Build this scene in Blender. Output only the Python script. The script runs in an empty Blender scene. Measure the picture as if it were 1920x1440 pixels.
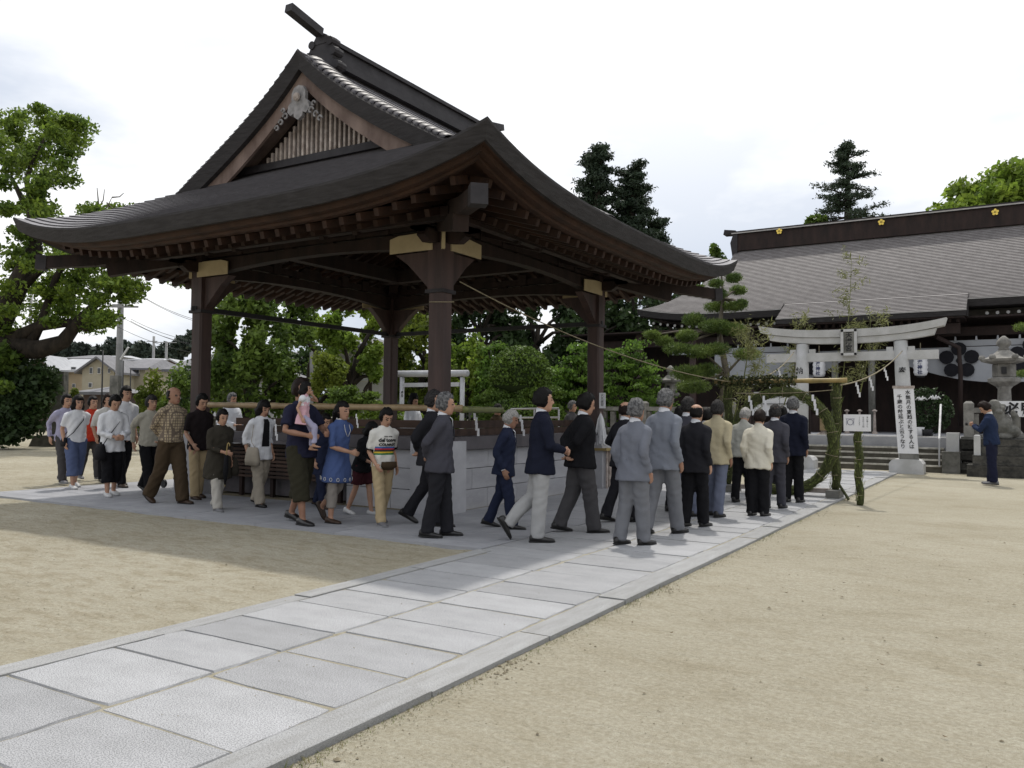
import bpy, math, random
import numpy as np
from mathutils import Vector, Matrix
from mathutils.bvhtree import BVHTree
random.seed(7); RNG = np.random.default_rng(11)
SC = bpy.context.scene; COL = SC.collection
# ------------------------------------------------------------------ camera
H = 1.42; F = 1552.0
YAW = math.radians(31.2); PIT = math.atan(56/1552); ROL = math.radians(.5)
fw = Vector((-math.sin(YAW)*math.cos(PIT), math.cos(YAW)*math.cos(PIT), math.sin(PIT)))
r0 = Vector((math.cos(YAW), math.sin(YAW), 0)); u0 = r0.cross(fw)
rt = r0*math.cos(ROL)+u0*math.sin(ROL); up_ = u0*math.cos(ROL)-r0*math.sin(ROL)
cam = bpy.data.cameras.new('camera'); cam.sensor_width = 36; cam.lens = F/1920*36
cam.clip_start = .05; cam.clip_end = 3000
co = bpy.data.objects.new('camera', cam); COL.objects.link(co)
co.matrix_world = Matrix(((rt.x, up_.x, -fw.x, 0), (rt.y, up_.y, -fw.y, 0), (rt.z, up_.z, -fw.z, H), (0, 0, 0, 1)))
SC.camera = co
def ray(px, py): return fw + rt*((px-960)/F) - up_*((py-720)/F)
def gp(px, py, z=0.):
    d = ray(px, py); t = (z-H)/d.z; return Vector((d.x*t, d.y*t, z))
def at_y(px, py, y):
    d = ray(px, py); t = y/d.y; return Vector((d.x*t, y, H+d.z*t))
def at_x(px, py, x):
    d = ray(px, py); t = x/d.x; return Vector((x, d.y*t, H+d.z*t))
def at_d(px, py, D):
    d = ray(px, py); return Vector((d.x*D, d.y*D, H+d.z*D))
# ------------------------------------------------------------------ world, sun
SUN_DIR = Vector((-.6, 1.3, 2.75)).normalized()      # towards the sun
sun_el = math.asin(SUN_DIR.z); sun_az = math.atan2(SUN_DIR.x, SUN_DIR.y)
W = bpy.data.worlds.new('World'); SC.world = W; W.use_nodes = True
nt = W.node_tree; nt.nodes.clear(); N = nt.nodes.new; L = nt.links.new
wo = N('ShaderNodeOutputWorld'); bg = N('ShaderNodeBackground'); bg.inputs['Strength'].default_value = .1
sky = N('ShaderNodeTexSky'); sky.sky_type = 'NISHITA'; sky.sun_disc = False
sky.sun_elevation = sun_el; sky.sun_rotation = sun_az; sky.dust_density = 2.5; sky.air_density = 1.2
tc = N('ShaderNodeTexCoord'); mp = N('ShaderNodeMapping'); mp.inputs['Scale'].default_value = (1, 1, 2.6); mp.inputs['Location'].default_value = (.35, -.6, .2)
n1 = N('ShaderNodeTexNoise'); n1.inputs['Scale'].default_value = 2.1; n1.inputs['Detail'].default_value = 6; n1.inputs['Roughness'].default_value = .55
L(tc.outputs['Generated'], mp.inputs['Vector']); L(mp.outputs[0], n1.inputs['Vector'])
cr = N('ShaderNodeValToRGB'); cr.color_ramp.elements[0].position = .40; cr.color_ramp.elements[0].color = (6.4, 7.0, 8.1, 1)
cr.color_ramp.elements[1].position = .56; cr.color_ramp.elements[1].color = (11.3, 11.3, 11.3, 1)
L(n1.outputs['Fac'], cr.inputs['Fac'])
# thin bright overcast: thickest towards the sun
sd = N('ShaderNodeVectorMath'); sd.operation = 'DOT_PRODUCT'; sd.inputs[1].default_value = SUN_DIR
nz = N('ShaderNodeVectorMath'); nz.operation = 'NORMALIZE'; L(tc.outputs['Generated'], nz.inputs[0]); L(nz.outputs[0], sd.inputs[0])
gl = N('ShaderNodeMapRange'); gl.inputs[1].default_value = .60; gl.inputs[2].default_value = .84; L(sd.outputs['Value'], gl.inputs[0])
mg = N('ShaderNodeMixRGB'); L(gl.outputs[0], mg.inputs[0]); L(cr.outputs[0], mg.inputs[1]); mg.inputs[2].default_value = (12.5, 12.4, 12.3, 1)
mx = N('ShaderNodeMixRGB'); mx.inputs[0].default_value = .9; L(sky.outputs[0], mx.inputs[1]); L(mg.outputs[0], mx.inputs[2])
L(mx.outputs[0], bg.inputs['Color']); L(bg.outputs[0], wo.inputs['Surface'])
sl = bpy.data.lights.new('sun', 'SUN'); sl.energy = 2.35; sl.angle = math.radians(2.0); sl.color = (1, .955, .88)
so = bpy.data.objects.new('sun', sl); COL.objects.link(so); so.rotation_euler = (-SUN_DIR).to_track_quat('-Z', 'Y').to_euler()
so.location = (0, 0, 40)
vs = SC.view_settings; vs.view_transform = 'Standard'; vs.look = 'None'; vs.exposure = .12; vs.gamma = 1; vs.use_curve_mapping = False
SC.cycles.max_bounces = 6; SC.cycles.transparent_max_bounces = 8; SC.cycles.use_denoising = True
# ------------------------------------------------------------------ materials
MATS = {}
def mat(name, col, rough=.75, col2=None, scale=6, detail=4, bump=0., bscale=40, stretch=(1, 1, 1), spec=.3, metal=0, objvar=0., speck=None, trans=0., ramp=(.35, .65), bdist=.01, face=None):
    m = bpy.data.materials.new(name); m.use_nodes = True; t = m.node_tree; n = t.nodes.new; l = t.links.new
    b = t.nodes['Principled BSDF']; b.inputs['Roughness'].default_value = rough; b.inputs['Metallic'].default_value = metal
    b.inputs['Specular IOR Level'].default_value = spec
    tc = n('ShaderNodeTexCoord'); mp = n('ShaderNodeMapping'); mp.inputs['Scale'].default_value = stretch; l(tc.outputs['Object'], mp.inputs[0])
    no = n('ShaderNodeTexNoise'); no.inputs['Scale'].default_value = scale; no.inputs['Detail'].default_value = detail; no.inputs['Roughness'].default_value = .6; l(mp.outputs[0], no.inputs['Vector'])
    r = n('ShaderNodeValToRGB'); r.color_ramp.elements[0].position = ramp[0]; r.color_ramp.elements[1].position = ramp[1]
    c2 = col2 if col2 is not None else tuple(min(1, c*.78) for c in col)
    r.color_ramp.elements[0].color = (*c2, 1); r.color_ramp.elements[1].color = (*col, 1); l(no.outputs['Fac'], r.inputs['Fac'])
    out = r.outputs[0]
    if speck:
        s = n('ShaderNodeTexNoise'); s.inputs['Scale'].default_value = speck[0]; s.inputs['Detail'].default_value = 2; l(tc.outputs['Object'], s.inputs['Vector'])
        sr = n('ShaderNodeValToRGB'); sr.color_ramp.elements[0].position = speck[1]; sr.color_ramp.elements[1].position = speck[1]+speck[2]
        sr.color_ramp.elements[0].color = (*[speck[3]]*3, 1); sr.color_ramp.elements[1].color = (1, 1, 1, 1); l(s.outputs['Fac'], sr.inputs[0])
        mm = n('ShaderNodeMixRGB'); mm.blend_type = 'MULTIPLY'; mm.inputs[0].default_value = 1; l(out, mm.inputs[1]); l(sr.outputs[0], mm.inputs[2]); out = mm.outputs[0]
    if objvar:
        oi = n('ShaderNodeObjectInfo'); mr = n('ShaderNodeMapRange'); mr.inputs[3].default_value = 1-objvar; mr.inputs[4].default_value = 1+objvar; l(oi.outputs['Random'], mr.inputs[0])
        mm = n('ShaderNodeVectorMath'); mm.operation = 'SCALE'; l(out, mm.inputs[0]); l(mr.outputs[0], mm.inputs['Scale']); out = mm.outputs[0]
    if face:                                   # per-leaf colour: white noise of a per-face attribute
        at = n('ShaderNodeAttribute'); at.attribute_name = 'leaf'; mr = n('ShaderNodeMapRange'); mr.inputs[3].default_value = 1-face; mr.inputs[4].default_value = 1+face; l(at.outputs['Fac'], mr.inputs[0])
        mm = n('ShaderNodeVectorMath'); mm.operation = 'SCALE'; l(out, mm.inputs[0]); l(mr.outputs[0], mm.inputs['Scale']); out = mm.outputs[0]
    l(out, b.inputs['Base Color'])
    if bump:
        bn = n('ShaderNodeTexNoise'); bn.inputs['Scale'].default_value = bscale; bn.inputs['Detail'].default_value = 4; l(mp.outputs[0], bn.inputs['Vector'])
        bu = n('ShaderNodeBump'); bu.inputs['Strength'].default_value = bump; bu.inputs['Distance'].default_value = bdist; l(bn.outputs['Fac'], bu.inputs['Height']); l(bu.outputs[0], b.inputs['Normal'])
    if trans:
        o = t.nodes['Material Output']; tr = n('ShaderNodeBsdfTranslucent'); l(out, tr.inputs['Color']); ms = n('ShaderNodeMixShader'); ms.inputs[0].default_value = trans
        l(b.outputs[0], ms.inputs[1]); l(tr.outputs[0], ms.inputs[2]); l(ms.outputs[0], o.inputs['Surface'])
    MATS[name] = m; return m
def M(n): return MATS[n]
mat('granite', (.42, .425, .44), .8, (.35, .355, .365), 2.5, 8, .5, 90, speck=(110, .42, .12, .52), objvar=.12, bdist=.006)
mat('granite_smooth', (.36, .365, .385), .75, (.28, .285, .305), 1.6, 5, .12, 80, speck=(260, .4, .15, .8), objvar=.05)
mat('curb', (.40, .405, .41), .8, (.32, .32, .315), 3, 5, .4, 50, speck=(110, .42, .12, .55), objvar=.06)
mat('block', (.42, .42, .44), .8, (.35, .35, .37), 2.5, 4, .1, 80, speck=(300, .4, .15, .85), objvar=.07)
mat('coping', (.10, .092, .10), .6, (.065, .06, .066), 3, 5, .2, 30)
mat('old_stone', (.20, .195, .18), .9, (.09, .09, .08), 4, 6, .5, 25, objvar=.15)
mat('pale_stone', (.52, .52, .52), .85, (.42, .42, .41), 3, 6, .25, 50, speck=(200, .4, .12, .8))
mat('fence_stone', (.26, .25, .23), .9, (.14, .135, .125), 5, 6, .4, 30, objvar=.14)
mat('dark_stone', (.085, .08, .07), .95, (.03, .03, .028), 5, 6, .8, 18, objvar=.3, bdist=.03)
mat('step_stone', (.12, .11, .09), .9, (.07, .065, .05), 4, 6, .4, 30, objvar=.1)
mat('step_edge', (.58, .56, .50), .9, (.3, .29, .25), 6, 5, .3, 40)
mat('shingle', (.22, .215, .235), .5, (.11, .105, .115), 5, 7, .5, 60, (1, 1, 1), spec=.4)
mat('fascia', (.034, .031, .032), .75, (.017, .015, .015), 4, 6, .5, 45, (1, 1, 8))
mat('copper_tile', (.05, .046, .053), .5, (.028, .025, .03), 6, 5, .15, 30, spec=.4, objvar=.15)
mat('butt', (.06, .056, .06), .9)
mat('roof_butt', (.12, .11, .108), .9)
mat('ridge', (.034, .031, .034), .6, (.018, .016, .018), 4, 5, .2, 30)
mat('hafu', (.21, .155, .13), .75, (.11, .075, .062), 3, 6, .35, 20, (1, 1, .4))
mat('wood_dark', (.030, .017, .014), .7, (.013, .008, .007), 4, 6, .4, 20, (1, 1, .25))
mat('post_wood', (.075, .047, .042), .55, (.040, .026, .024), 5, 6, .35, 18, (1, 1, .12))
mat('rafter', (.042, .019, .011), .7, (.020, .010, .007), 4, 5, .3, 20, objvar=.2)
mat('soffit', (.052, .025, .015), .7, (.028, .014, .009), 3, 5, .3, 20)
mat('rafter_tip', (.20, .15, .10), .8)
mat('slat', (.50, .44, .40), .8, (.27, .22, .19), 8, 5, .3, 20, objvar=.25)
mat('carving', (.28, .27, .27), .8, (.15, .145, .145), 9, 5, .3, 30)
mat('cream', (.44, .36, .22), .8, (.38, .31, .19), 5)
mat('slat_brown', (.075, .045, .033), .7, (.035, .022, .017), 5, 5, .3, 20, (.3, 1, 1), objvar=.2)
mat('bamboo', (.34, .25, .14), .45, (.23, .16, .085), 4, 4, spec=.4)
mat('bamboo_green', (.16, .17, .05), .45, (.10, .11, .035), 5, 4, spec=.4)
mat('bamboo_yellow', (.34, .25, .10), .5, (.22, .17, .07), 5)
mat('rope', (.30, .26, .18), .95, (.2, .17, .11), 30, 3, .5, 80)
mat('straw', (.075, .085, .032), .95, (.035, .042, .016), 25, 5, 1., 60, bdist=.03)
mat('paper', (.74, .74, .75), .7, (.68, .68, .7), 4)
mat('ink', (.02, .02, .022), .7)
mat('ink_blue', (.03, .04, .11), .7)
mat('white_metal', (.42, .43, .45), .4, (.34, .34, .36), 4, spec=.5)
mat('steel', (.5, .5, .52), .3, metal=.8)
mat('dark_metal', (.02, .02, .022), .5)
mat('roof_grey', (.225, .212, .212), .65, (.145, .136, .136), 4, 7, .35, 40, spec=.3)
mat('roof_edge', (.40, .385, .37), .7)
mat('gold', (.75, .55, .12), .35, metal=.7)
mat('curtain', (.34, .35, .37), .9, (.30, .31, .33), 2)
mat('white', (.7, .7, .7), .7)
mat('crest', (.012, .012, .016), .9)
mat('rail_white', (.62, .62, .62), .4)
mat('house_tan', (.36, .29, .20), .9, (.31, .25, .17), 2)
mat('house_cream', (.34, .31, .24), .9, (.30, .275, .21), 2)
mat('house_brown', (.12, .085, .075), .9)
mat('house_white', (.5, .5, .5), .9, (.42, .42, .42), 2)
mat('tile_wall', (.34, .34, .31), .85, (.29, .29, .27), 2)
mat('tile_roof', (.16, .16, .175), .6, (.11, .11, .12), 3, 5, .3, 20)
mat('metal_roof', (.40, .41, .43), .5, (.32, .33, .35), 3)
mat('glass_dark', (.03, .035, .04), .15, spec=.6)
mat('concrete', (.30, .30, .30), .9, (.24, .24, .24), 3)
mat('bark', (.045, .036, .028), .95, (.018, .015, .012), 6, 6, .9, 16, (1, 1, .35), bdist=.03)
mat('bark_pale', (.16, .14, .11), .95, (.08, .07, .055), 6, 6, .9, 16, bdist=.02)
def leafm(n, a, b, tr=.4, sc=.6): return mat(n, a, .55, b, sc, 3, trans=tr, face=.35, spec=.3)
leafm('leaf_bright', (.21, .29, .04), (.11, .18, .025), .5)
leafm('leaf_mid', (.13, .195, .034), (.06, .105, .02), .45)
leafm('leaf_dark', (.045, .078, .024), (.022, .042, .014), .3)
leafm('leaf_conifer', (.040, .062, .034), (.02, .034, .02), .2)
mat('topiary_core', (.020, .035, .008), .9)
leafm('leaf_yellow', (.17, .21, .030), (.085, .125, .018), .45)
leafm('leaf_pine', (.15, .21, .045), (.07, .115, .028), .35, 1.2)
leafm('leaf_topiary', (.12, .19, .03), (.06, .105, .018), .2, 1.)
leafm('leaf_maple', (.15, .25, .04), (.07, .135, .024), .5, 1.)
leafm('leaf_bamboo', (.24, .25, .10), (.14, .15, .06), .4, 2.)
leafm('leaf_far', (.045, .062, .048), (.030, .044, .036), .1, .1)
mat('grass', (.10, .13, .035), .8, (.17, .14, .06), 20, 3)
mat('clod', (.27, .235, .165), .95, (.16, .135, .09), 30, 3)
mat('skin', (.42, .25, .17), .55, (.36, .20, .135), 12, 3, spec=.35)
mat('skin_dark', (.30, .165, .11), .55, (.25, .13, .085), 12, 3, spec=.35)
mat('eye', (.03, .022, .02), .3); mat('lip', (.28, .10, .08), .5)
mat('hair_black', (.008, .007, .007), .6, (.004, .0035, .0035), 60, 3, .4, 120, spec=.15)
mat('hair_brown', (.018, .010, .008), .6, (.008, .005, .004), 60, 3, .4, 120, spec=.15)
mat('hair_grey', (.17, .17, .172), .7, (.035, .035, .037), 38, 4, .5, 120, spec=.1)
mat('hair_dgrey', (.045, .043, .043), .7, (.012, .011, .011), 50, 4, .5, 120, spec=.1)
mat('hair_white', (.36, .35, .33), .6, (.18, .175, .165), 50, 4, .5, 120)
# ground sand
def sand():
    m = bpy.data.materials.new('sand'); m.use_nodes = True; t = m.node_tree; n = t.nodes.new; l = t.links.new; b = t.nodes['Principled BSDF']
    b.inputs['Roughness'].default_value = .95; b.inputs['Specular IOR Level'].default_value = .1
    tc = n('ShaderNodeTexCoord')
    def noise(s, d, st=(1, 1, 1), r=.6):
        mp = n('ShaderNodeMapping'); mp.inputs['Scale'].default_value = st; l(tc.outputs['Object'], mp.inputs[0])
        q = n('ShaderNodeTexNoise'); q.inputs['Scale'].default_value = s; q.inputs['Detail'].default_value = d; q.inputs['Roughness'].default_value = r; l(mp.outputs[0], q.inputs['Vector']); return q.outputs['Fac']
    def ramp(x, p, c):
        r = n('ShaderNodeValToRGB'); e = r.color_ramp.elements; e[0].position, e[1].position = p; e[0].color = (*c[0], 1); e[1].color = (*c[1], 1); l(x, r.inputs[0]); return r.outputs[0]
    def mul(a, b_, f=1.):
        q = n('ShaderNodeMixRGB'); q.blend_type = 'MULTIPLY'; q.inputs[0].default_value = f; l(a, q.inputs[1]); l(b_, q.inputs[2]); return q.outputs[0]
    base = ramp(noise(.35, 7), (.36, .66), ((.385, .36, .285), (.445, .422, .345)))
    g = ramp(noise(300, 2), (.34, .62), ((.74, .73, .71), (1.08, 1.08, 1.08)))
    g2 = ramp(noise(38, 5, (1, 1, 1), .75), (.40, .62), ((.82, .80, .76), (1.05, 1.05, 1.05)))
    sp = ramp(noise(75, 3), (.28, .32), ((.45, .42, .38), (1, 1, 1)))
    sc = ramp(noise(1.1, 9, (.8, 1.4, 1), .68), (.36, .50), ((.91, .895, .865), (1, 1, 1)))
    sl_ = ramp(noise(5.5, 9, (.75, 1.6, 1), .7), (.40, .52), ((.66, .60, .50), (1, 1, 1)))
    sx = n('ShaderNodeSeparateXYZ'); l(tc.outputs['Object'], sx.inputs[0]); mk_ = n('ShaderNodeMapRange'); mk_.inputs[1].default_value = -4.6; mk_.inputs[2].default_value = -5.4; mk_.inputs[3].default_value = .15; mk_.inputs[4].default_value = .45; l(sx.outputs['X'], mk_.inputs[0])
    q = n('ShaderNodeMixRGB'); q.blend_type = 'MULTIPLY'; l(mk_.outputs[0], q.inputs[0]); l(mul(mul(mul(mul(base, g), g2), sp), sc), q.inputs[1]); l(sl_, q.inputs[2]); l(q.outputs[0], b.inputs['Base Color'])
    ad = n('ShaderNodeMath'); ad.operation = 'ADD'; l(noise(5, 9, (.7, 1.8, 1), .7), ad.inputs[0])
    m2 = n('ShaderNodeMath'); m2.operation = 'MULTIPLY'; m2.inputs[1].default_value = .12; l(noise(110, 4), m2.inputs[0]); l(m2.outputs[0], ad.inputs[1])
    bu = n('ShaderNodeBump'); bu.inputs['Strength'].default_value = .7; bu.inputs['Distance'].default_value = .09; l(ad.outputs[0], bu.inputs['Height']); l(bu.outputs[0], b.inputs['Normal'])
    MATS['sand'] = m
sand()
# ------------------------------------------------------------------ mesh helpers
def mk(name, V, Fs, mats, smooth=False, midx=None, leaf=None):
    me = bpy.data.meshes.new(name)
    V = np.asarray(V, dtype=np.float32)
    if isinstance(Fs, np.ndarray):
        nf, k = Fs.shape; me.vertices.add(len(V)); me.vertices.foreach_set('co', V.ravel())
        me.loops.add(nf*k); me.loops.foreach_set('vertex_index', Fs.astype(np.int32).ravel())
        me.polygons.add(nf); me.polygons.foreach_set('loop_start', np.arange(0, nf*k, k, dtype=np.int32))
        me.update(calc_edges=True)
    else:
        me.from_pydata(V.tolist(), [], Fs)
    if isinstance(mats, str): mats = [mats]
    for m in mats: me.materials.append(M(m))
    if midx is not None: me.polygons.foreach_set('material_index', np.asarray(midx, dtype=np.int32))
    if smooth: me.polygons.foreach_set('use_smooth', np.ones(len(me.polygons), dtype=bool))
    if leaf is not None:
        a = me.attributes.new('leaf', 'FLOAT', 'FACE'); a.data.foreach_set('value', np.asarray(leaf, dtype=np.float32))
    return me
def ob(name, me, parent=None, loc=None, rot=None, scale=None, kind=None, label=None, cat=None, group=None, local=False):
    o = bpy.data.objects.new(name, me); COL.objects.link(o)
    if loc is not None: o.location = loc
    if rot is not None: o.rotation_euler = rot
    if scale is not None: o.scale = scale
    if parent is not None:
        o.parent = parent
        if not local: o.matrix_parent_inverse = parent.matrix_basis.inverted()
    if kind: o['kind'] = kind
    if label: o['label'] = label
    if cat: o['category'] = cat
    if group: o['group'] = group
    return o
def thing(name, label, cat, loc=(0, 0, 0), group=None, rotz=0):
    o = ob(name, None, None, loc, (0, 0, rotz), label=label, cat=cat, group=group); o.empty_display_size = .2
    return o
class MB:
    def __init__(s): s.V = []; s.F = []; s.I = []; s.mi = 0
    def add(s, V, Fs):
        n = len(s.V); s.V += [tuple(v) for v in V]; s.F += [[i+n for i in f] for f in Fs]; s.I += [s.mi]*len(Fs); return s
    def box(s, c, d, rz=0, taper=1., M4=None):
        x, y, z = d[0]/2, d[1]/2, d[2]/2; P = []
        for k, t in ((-z, 1), (z, taper)):
            for a, b in ((-x, -y), (x, -y), (x, y), (-x, y)):
                a *= t; b *= t; ca, sa = math.cos(rz), math.sin(rz); P.append(Vector((a*ca-b*sa, a*sa+b*ca, k)))
        if M4 is not None: P = [M4 @ p for p in P]
        P = [p+Vector(c) for p in P]
        return s.add(P, [[3, 2, 1, 0], [4, 5, 6, 7], [0, 1, 5, 4], [1, 2, 6, 5], [2, 3, 7, 6], [3, 0, 4, 7]])
    def beam(s, a, b, w, h, up=(0, 0, 1)):
        a, b = Vector(a), Vector(b); d = (b-a); ln = d.length; d.normalize(); r = d.cross(Vector(up)); r.normalize(); u = r.cross(d); P = []
        for p in (a, b):
            for i, j in ((-1, -1), (1, -1), (1, 1), (-1, 1)): P.append(p+r*(i*w/2)+u*(j*h/2))
        return s.add(P, [[3, 2, 1, 0], [4, 5, 6, 7], [0, 1, 5, 4], [1, 2, 6, 5], [2, 3, 7, 6], [3, 0, 4, 7]])
    def tube(s, pts, rad, n=8, cap=True):
        pts = [Vector(p) for p in pts]
        if not hasattr(rad, '__len__'): rad = [rad]*len(pts)
        R = []; prev = None
        for i, p in enumerate(pts):
            d = (pts[min(i+1, len(pts)-1)]-pts[max(i-1, 0)]).normalized()
            if prev is None: r = d.orthogonal().normalized()
            else: r = (prev-d*prev.dot(d)).normalized()
            prev = r; u = d.cross(r)
            q = rad[i]; qa, qb = (q if hasattr(q, '__len__') else (q, q))
            R.append([p+r*(qa*math.cos(2*math.pi*k/n))+u*(qb*math.sin(2*math.pi*k/n)) for k in range(n)])
        V = [v for ring in R for v in ring]; Fs = []
        for i in range(len(pts)-1):
            for k in range(n): Fs.append([i*n+k, i*n+(k+1) % n, (i+1)*n+(k+1) % n, (i+1)*n+k])
        if cap: Fs += [list(range(n))[::-1], [(len(pts)-1)*n+k for k in range(n)]]
        return s.add(V, Fs)
    def lathe(s, prof, c=(0, 0, 0), n=16, sq=None):
        R = [[Vector(c)+Vector((r*math.cos(2*math.pi*k/n), r*math.sin(2*math.pi*k/n), z)) for k in range(n)] for r, z in prof]
        V = [v for ring in R for v in ring]; Fs = []
        for i in range(len(prof)-1):
            for k in range(n): Fs.append([i*n+k, i*n+(k+1) % n, (i+1)*n+(k+1) % n, (i+1)*n+k])
        Fs += [list(range(n))[::-1], [(len(prof)-1)*n+k for k in range(n)]]
        return s.add(V, Fs)
    def prism(s, poly, t, fr):       # poly 2D -> fr(a,b,depth)
        n = len(poly); V = [fr(a, b, -t/2) for a, b in poly]+[fr(a, b, t/2) for a, b in poly]
        Fs = [list(range(n)), list(range(n, 2*n))[::-1]]+[[i, i+n, (i+1) % n+n, (i+1) % n] for i in range(n)]
        return s.add(V, Fs)
    def mesh(s, name, m, smooth=False): return mk(name, s.V, s.F, m, smooth, s.I)
    def build(s, name, m, parent=None, smooth=False, **k): return ob(name, s.mesh(name, m, smooth), parent, **k)
def unit_block(name, m, ch=.02, seed=0, rough=.0):
    """unit cube with chamfered upper edges, centred in xy, z 0..1"""
    r = random.Random(seed); j = lambda: r.uniform(-rough, rough)
    c = ch; b = MB()
    V = []
    for z, ins in ((0, 0), (1-c*1.5, 0), (1, c)):
        for a, q in ((-.5, -.5), (.5, -.5), (.5, .5), (-.5, .5)):
            V.append((a-math.copysign(ins, a)+j(), q-math.copysign(ins, q)+j(), z))
    Fs = [[3, 2, 1, 0], [8, 9, 10, 11]]
    for k in (0, 4):
        for i in range(4): Fs.append([k+i, k+(i+1) % 4, k+4+(i+1) % 4, k+4+i])
    b.add(V, Fs); return b.mesh(name, m)
def slab_mesh(name, m, seed, rough=.006, ns=6, ch=.010):
    r = random.Random(seed); out = []
    for (x0, y0, x1, y1) in ((-.5, -.5, .5, -.5), (.5, -.5, .5, .5), (.5, .5, -.5, .5), (-.5, .5, -.5, -.5)):
        for i in range(ns):
            t = i/ns; x, y = x0+(x1-x0)*t, y0+(y1-y0)*t; k = .5*r.uniform(0, 1)**2*rough*(2.8 if i == 0 else 1.5); l_ = math.hypot(x, y); out.append((x*(1-2*k), y*(1-2*k)))
    n = len(out); V = [(x, y, 0) for x, y in out]+[(x, y, .82) for x, y in out]+[(x*(1-2*ch*r.uniform(.5, 1.4)), y*(1-2*ch*r.uniform(.5, 1.4)), 1) for x, y in out]
    b = MB(); b.add(V, [[k*n+i, k*n+(i+1) % n, (k+1)*n+(i+1) % n, (k+1)*n+i] for k in (0, 1) for i in range(n)]+[[2*n+i for i in range(n)]]); return b.mesh(name, m)
def text_mesh(name, body, size, m, vertical=False, ext=.0, bold=0., spacing=1.):
    V = []; Fs = []
    def one(ch, ox, oy):
        c = bpy.data.curves.new('t', 'FONT'); c.body = ch; c.size = size; c.align_x = 'CENTER'; c.align_y = 'CENTER'; c.resolution_u = 2; c.offset = bold
        if not vertical: c.space_character = spacing
        o = bpy.data.objects.new('t', c); COL.objects.link(o); bpy.context.view_layer.update()
        me = bpy.data.meshes.new_from_object(o.evaluated_get(bpy.context.evaluated_depsgraph_get()))
        n = len(V); V.extend([(v.co.x+ox, v.co.y+oy, 0) for v in me.vertices]); Fs.extend([[i+n for i in p.vertices] for p in me.polygons])
        bpy.data.objects.remove(o); bpy.data.meshes.remove(me); bpy.data.curves.remove(c)
    if vertical:
        for i, ch in enumerate(body): one(ch, 0, -i*size*spacing)
    else: one(body, 0, 0)
    return V, Fs
def place_text(name, body, size, m, origin, right, upv, parent=None, vertical=False, bold=0., spacing=1., **k):
    V, Fs = text_mesh(name, body, size, m, vertical, bold=bold, spacing=spacing)
    R = Vector(right).normalized(); U = Vector(upv).normalized(); O = Vector(origin)
    return ob(name, mk(name, [O+R*v[0]+U*v[1] for v in V], Fs, m), parent, **k)
# ---- foliage
def leaves(pts, size, up=.0, aspect=.6):
    pts = np.asarray(pts); n = len(pts)
    a = RNG.normal(size=(n, 3)); a /= np.linalg.norm(a, axis=1)[:, None]
    b = RNG.normal(size=(n, 3)); b[:, 2] += up
    b -= (a*b).sum(1)[:, None]*a; b /= np.linalg.norm(b, axis=1)[:, None]
    s = size*RNG.uniform(.6, 1.3, n)[:, None]
    V = np.stack([pts-a*s, pts+b*s*aspect, pts+a*s, pts-b*s*aspect], 1).reshape(-1, 3)
    return V, np.arange(4*n).reshape(-1, 4)
def needles(pts, size, up=.6):
    n = len(pts); pts = np.asarray(pts)
    a = RNG.normal(size=(n, 3)); a[:, 2] += up; a /= np.linalg.norm(a, axis=1)[:, None]
    b = np.cross(a, RNG.normal(size=(n, 3))); b /= np.linalg.norm(b, axis=1)[:, None]
    s = size*RNG.uniform(.6, 1.3, n)[:, None]
    V = np.stack([pts-b*s*.10, pts+b*s*.10, pts+a*s], 1).reshape(-1, 3)
    return V, np.arange(3*n).reshape(-1, 3)
def blob(c, r, n, shell=.55, sub=0, subr=.3):
    c = np.asarray(c, float); r = np.asarray(r, float)*np.ones(3)
    def pts(c, r, n, sh):
        d = RNG.normal(size=(n, 3)); d /= np.linalg.norm(d, axis=1)[:, None]
        q = RNG.uniform(sh, 1, n)[:, None]; return c+d*q*r
    if not sub: return pts(c, r, n, shell)
    cs = pts(c, r*.85, sub, .35); return np.concatenate([pts(k, r*subr*RNG.uniform(.6, 1.3), max(3, n//sub), .2) for k in cs])
def foliage(name, pts, size, m, parent=None, kindf=leaves, **k):
    V, Fs = kindf(pts, size); me = mk(name, V, Fs, m, leaf=RNG.random(len(Fs))); return ob(name, me, parent, **k)
# ================================================================== GROUND
def ground():
    xs = np.concatenate([[-900, -300, -120, -60, -30], np.arange(-16, 6.01, .12), [10, 20, 60, 200, 600]])
    ys = np.concatenate([[-300, -60, -10, 0], np.arange(.8, 9.01, .10), np.arange(9.5, 26, .6), [32, 45, 80, 200, 600, 1500]])
    X, Y = np.meshgrid(xs, ys); Z = np.full(X.shape, -.030)
    near = (X > -16) & (X < 6) & (Y > .8) & (Y < 9)
    def nz(s, ax, ay): return np.sin(X*ax*s+1.3*np.sin(Y*ay*s*.7)+s)*np.sin(Y*ay*s+1.7*np.sin(X*ax*s*.6)+2*s)
    bump = .006*nz(1.1, 1, 1)+.005*nz(2.9, .8, 1.3)+.004*nz(6.3, .7, 1.5)
    left = (X < -5).astype(float)
    bump += left*(.006*nz(9.1, .35, 1.6)+.004*nz(14., .5, 1.3))
    edge = np.clip(np.minimum(np.abs(X+2.56), np.abs(X+4.8))*2.2, 0, 1)
    Z = Z+np.where(near, bump*(.25+.75*edge)-.004, 0)
    le = np.exp(-((X+4.86)/.16)**2)*near*(X < -4.7); Z = Z+le*(.020+.014*np.sin(Y*3.1+np.sin(Y*7.3))+.006*np.sin(Y*17+X*30))
    V = np.stack([X, Y, Z], -1).reshape(-1, 3); w = len(xs); h = len(ys)
    i = np.arange(h-1)[:, None]*w+np.arange(w-1)[None]; i = i.ravel()
    ob('ground', mk('ground', V, np.stack([i, i+1, i+w+1, i+w], 1), 'sand', True), kind='structure')
ground()
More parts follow.
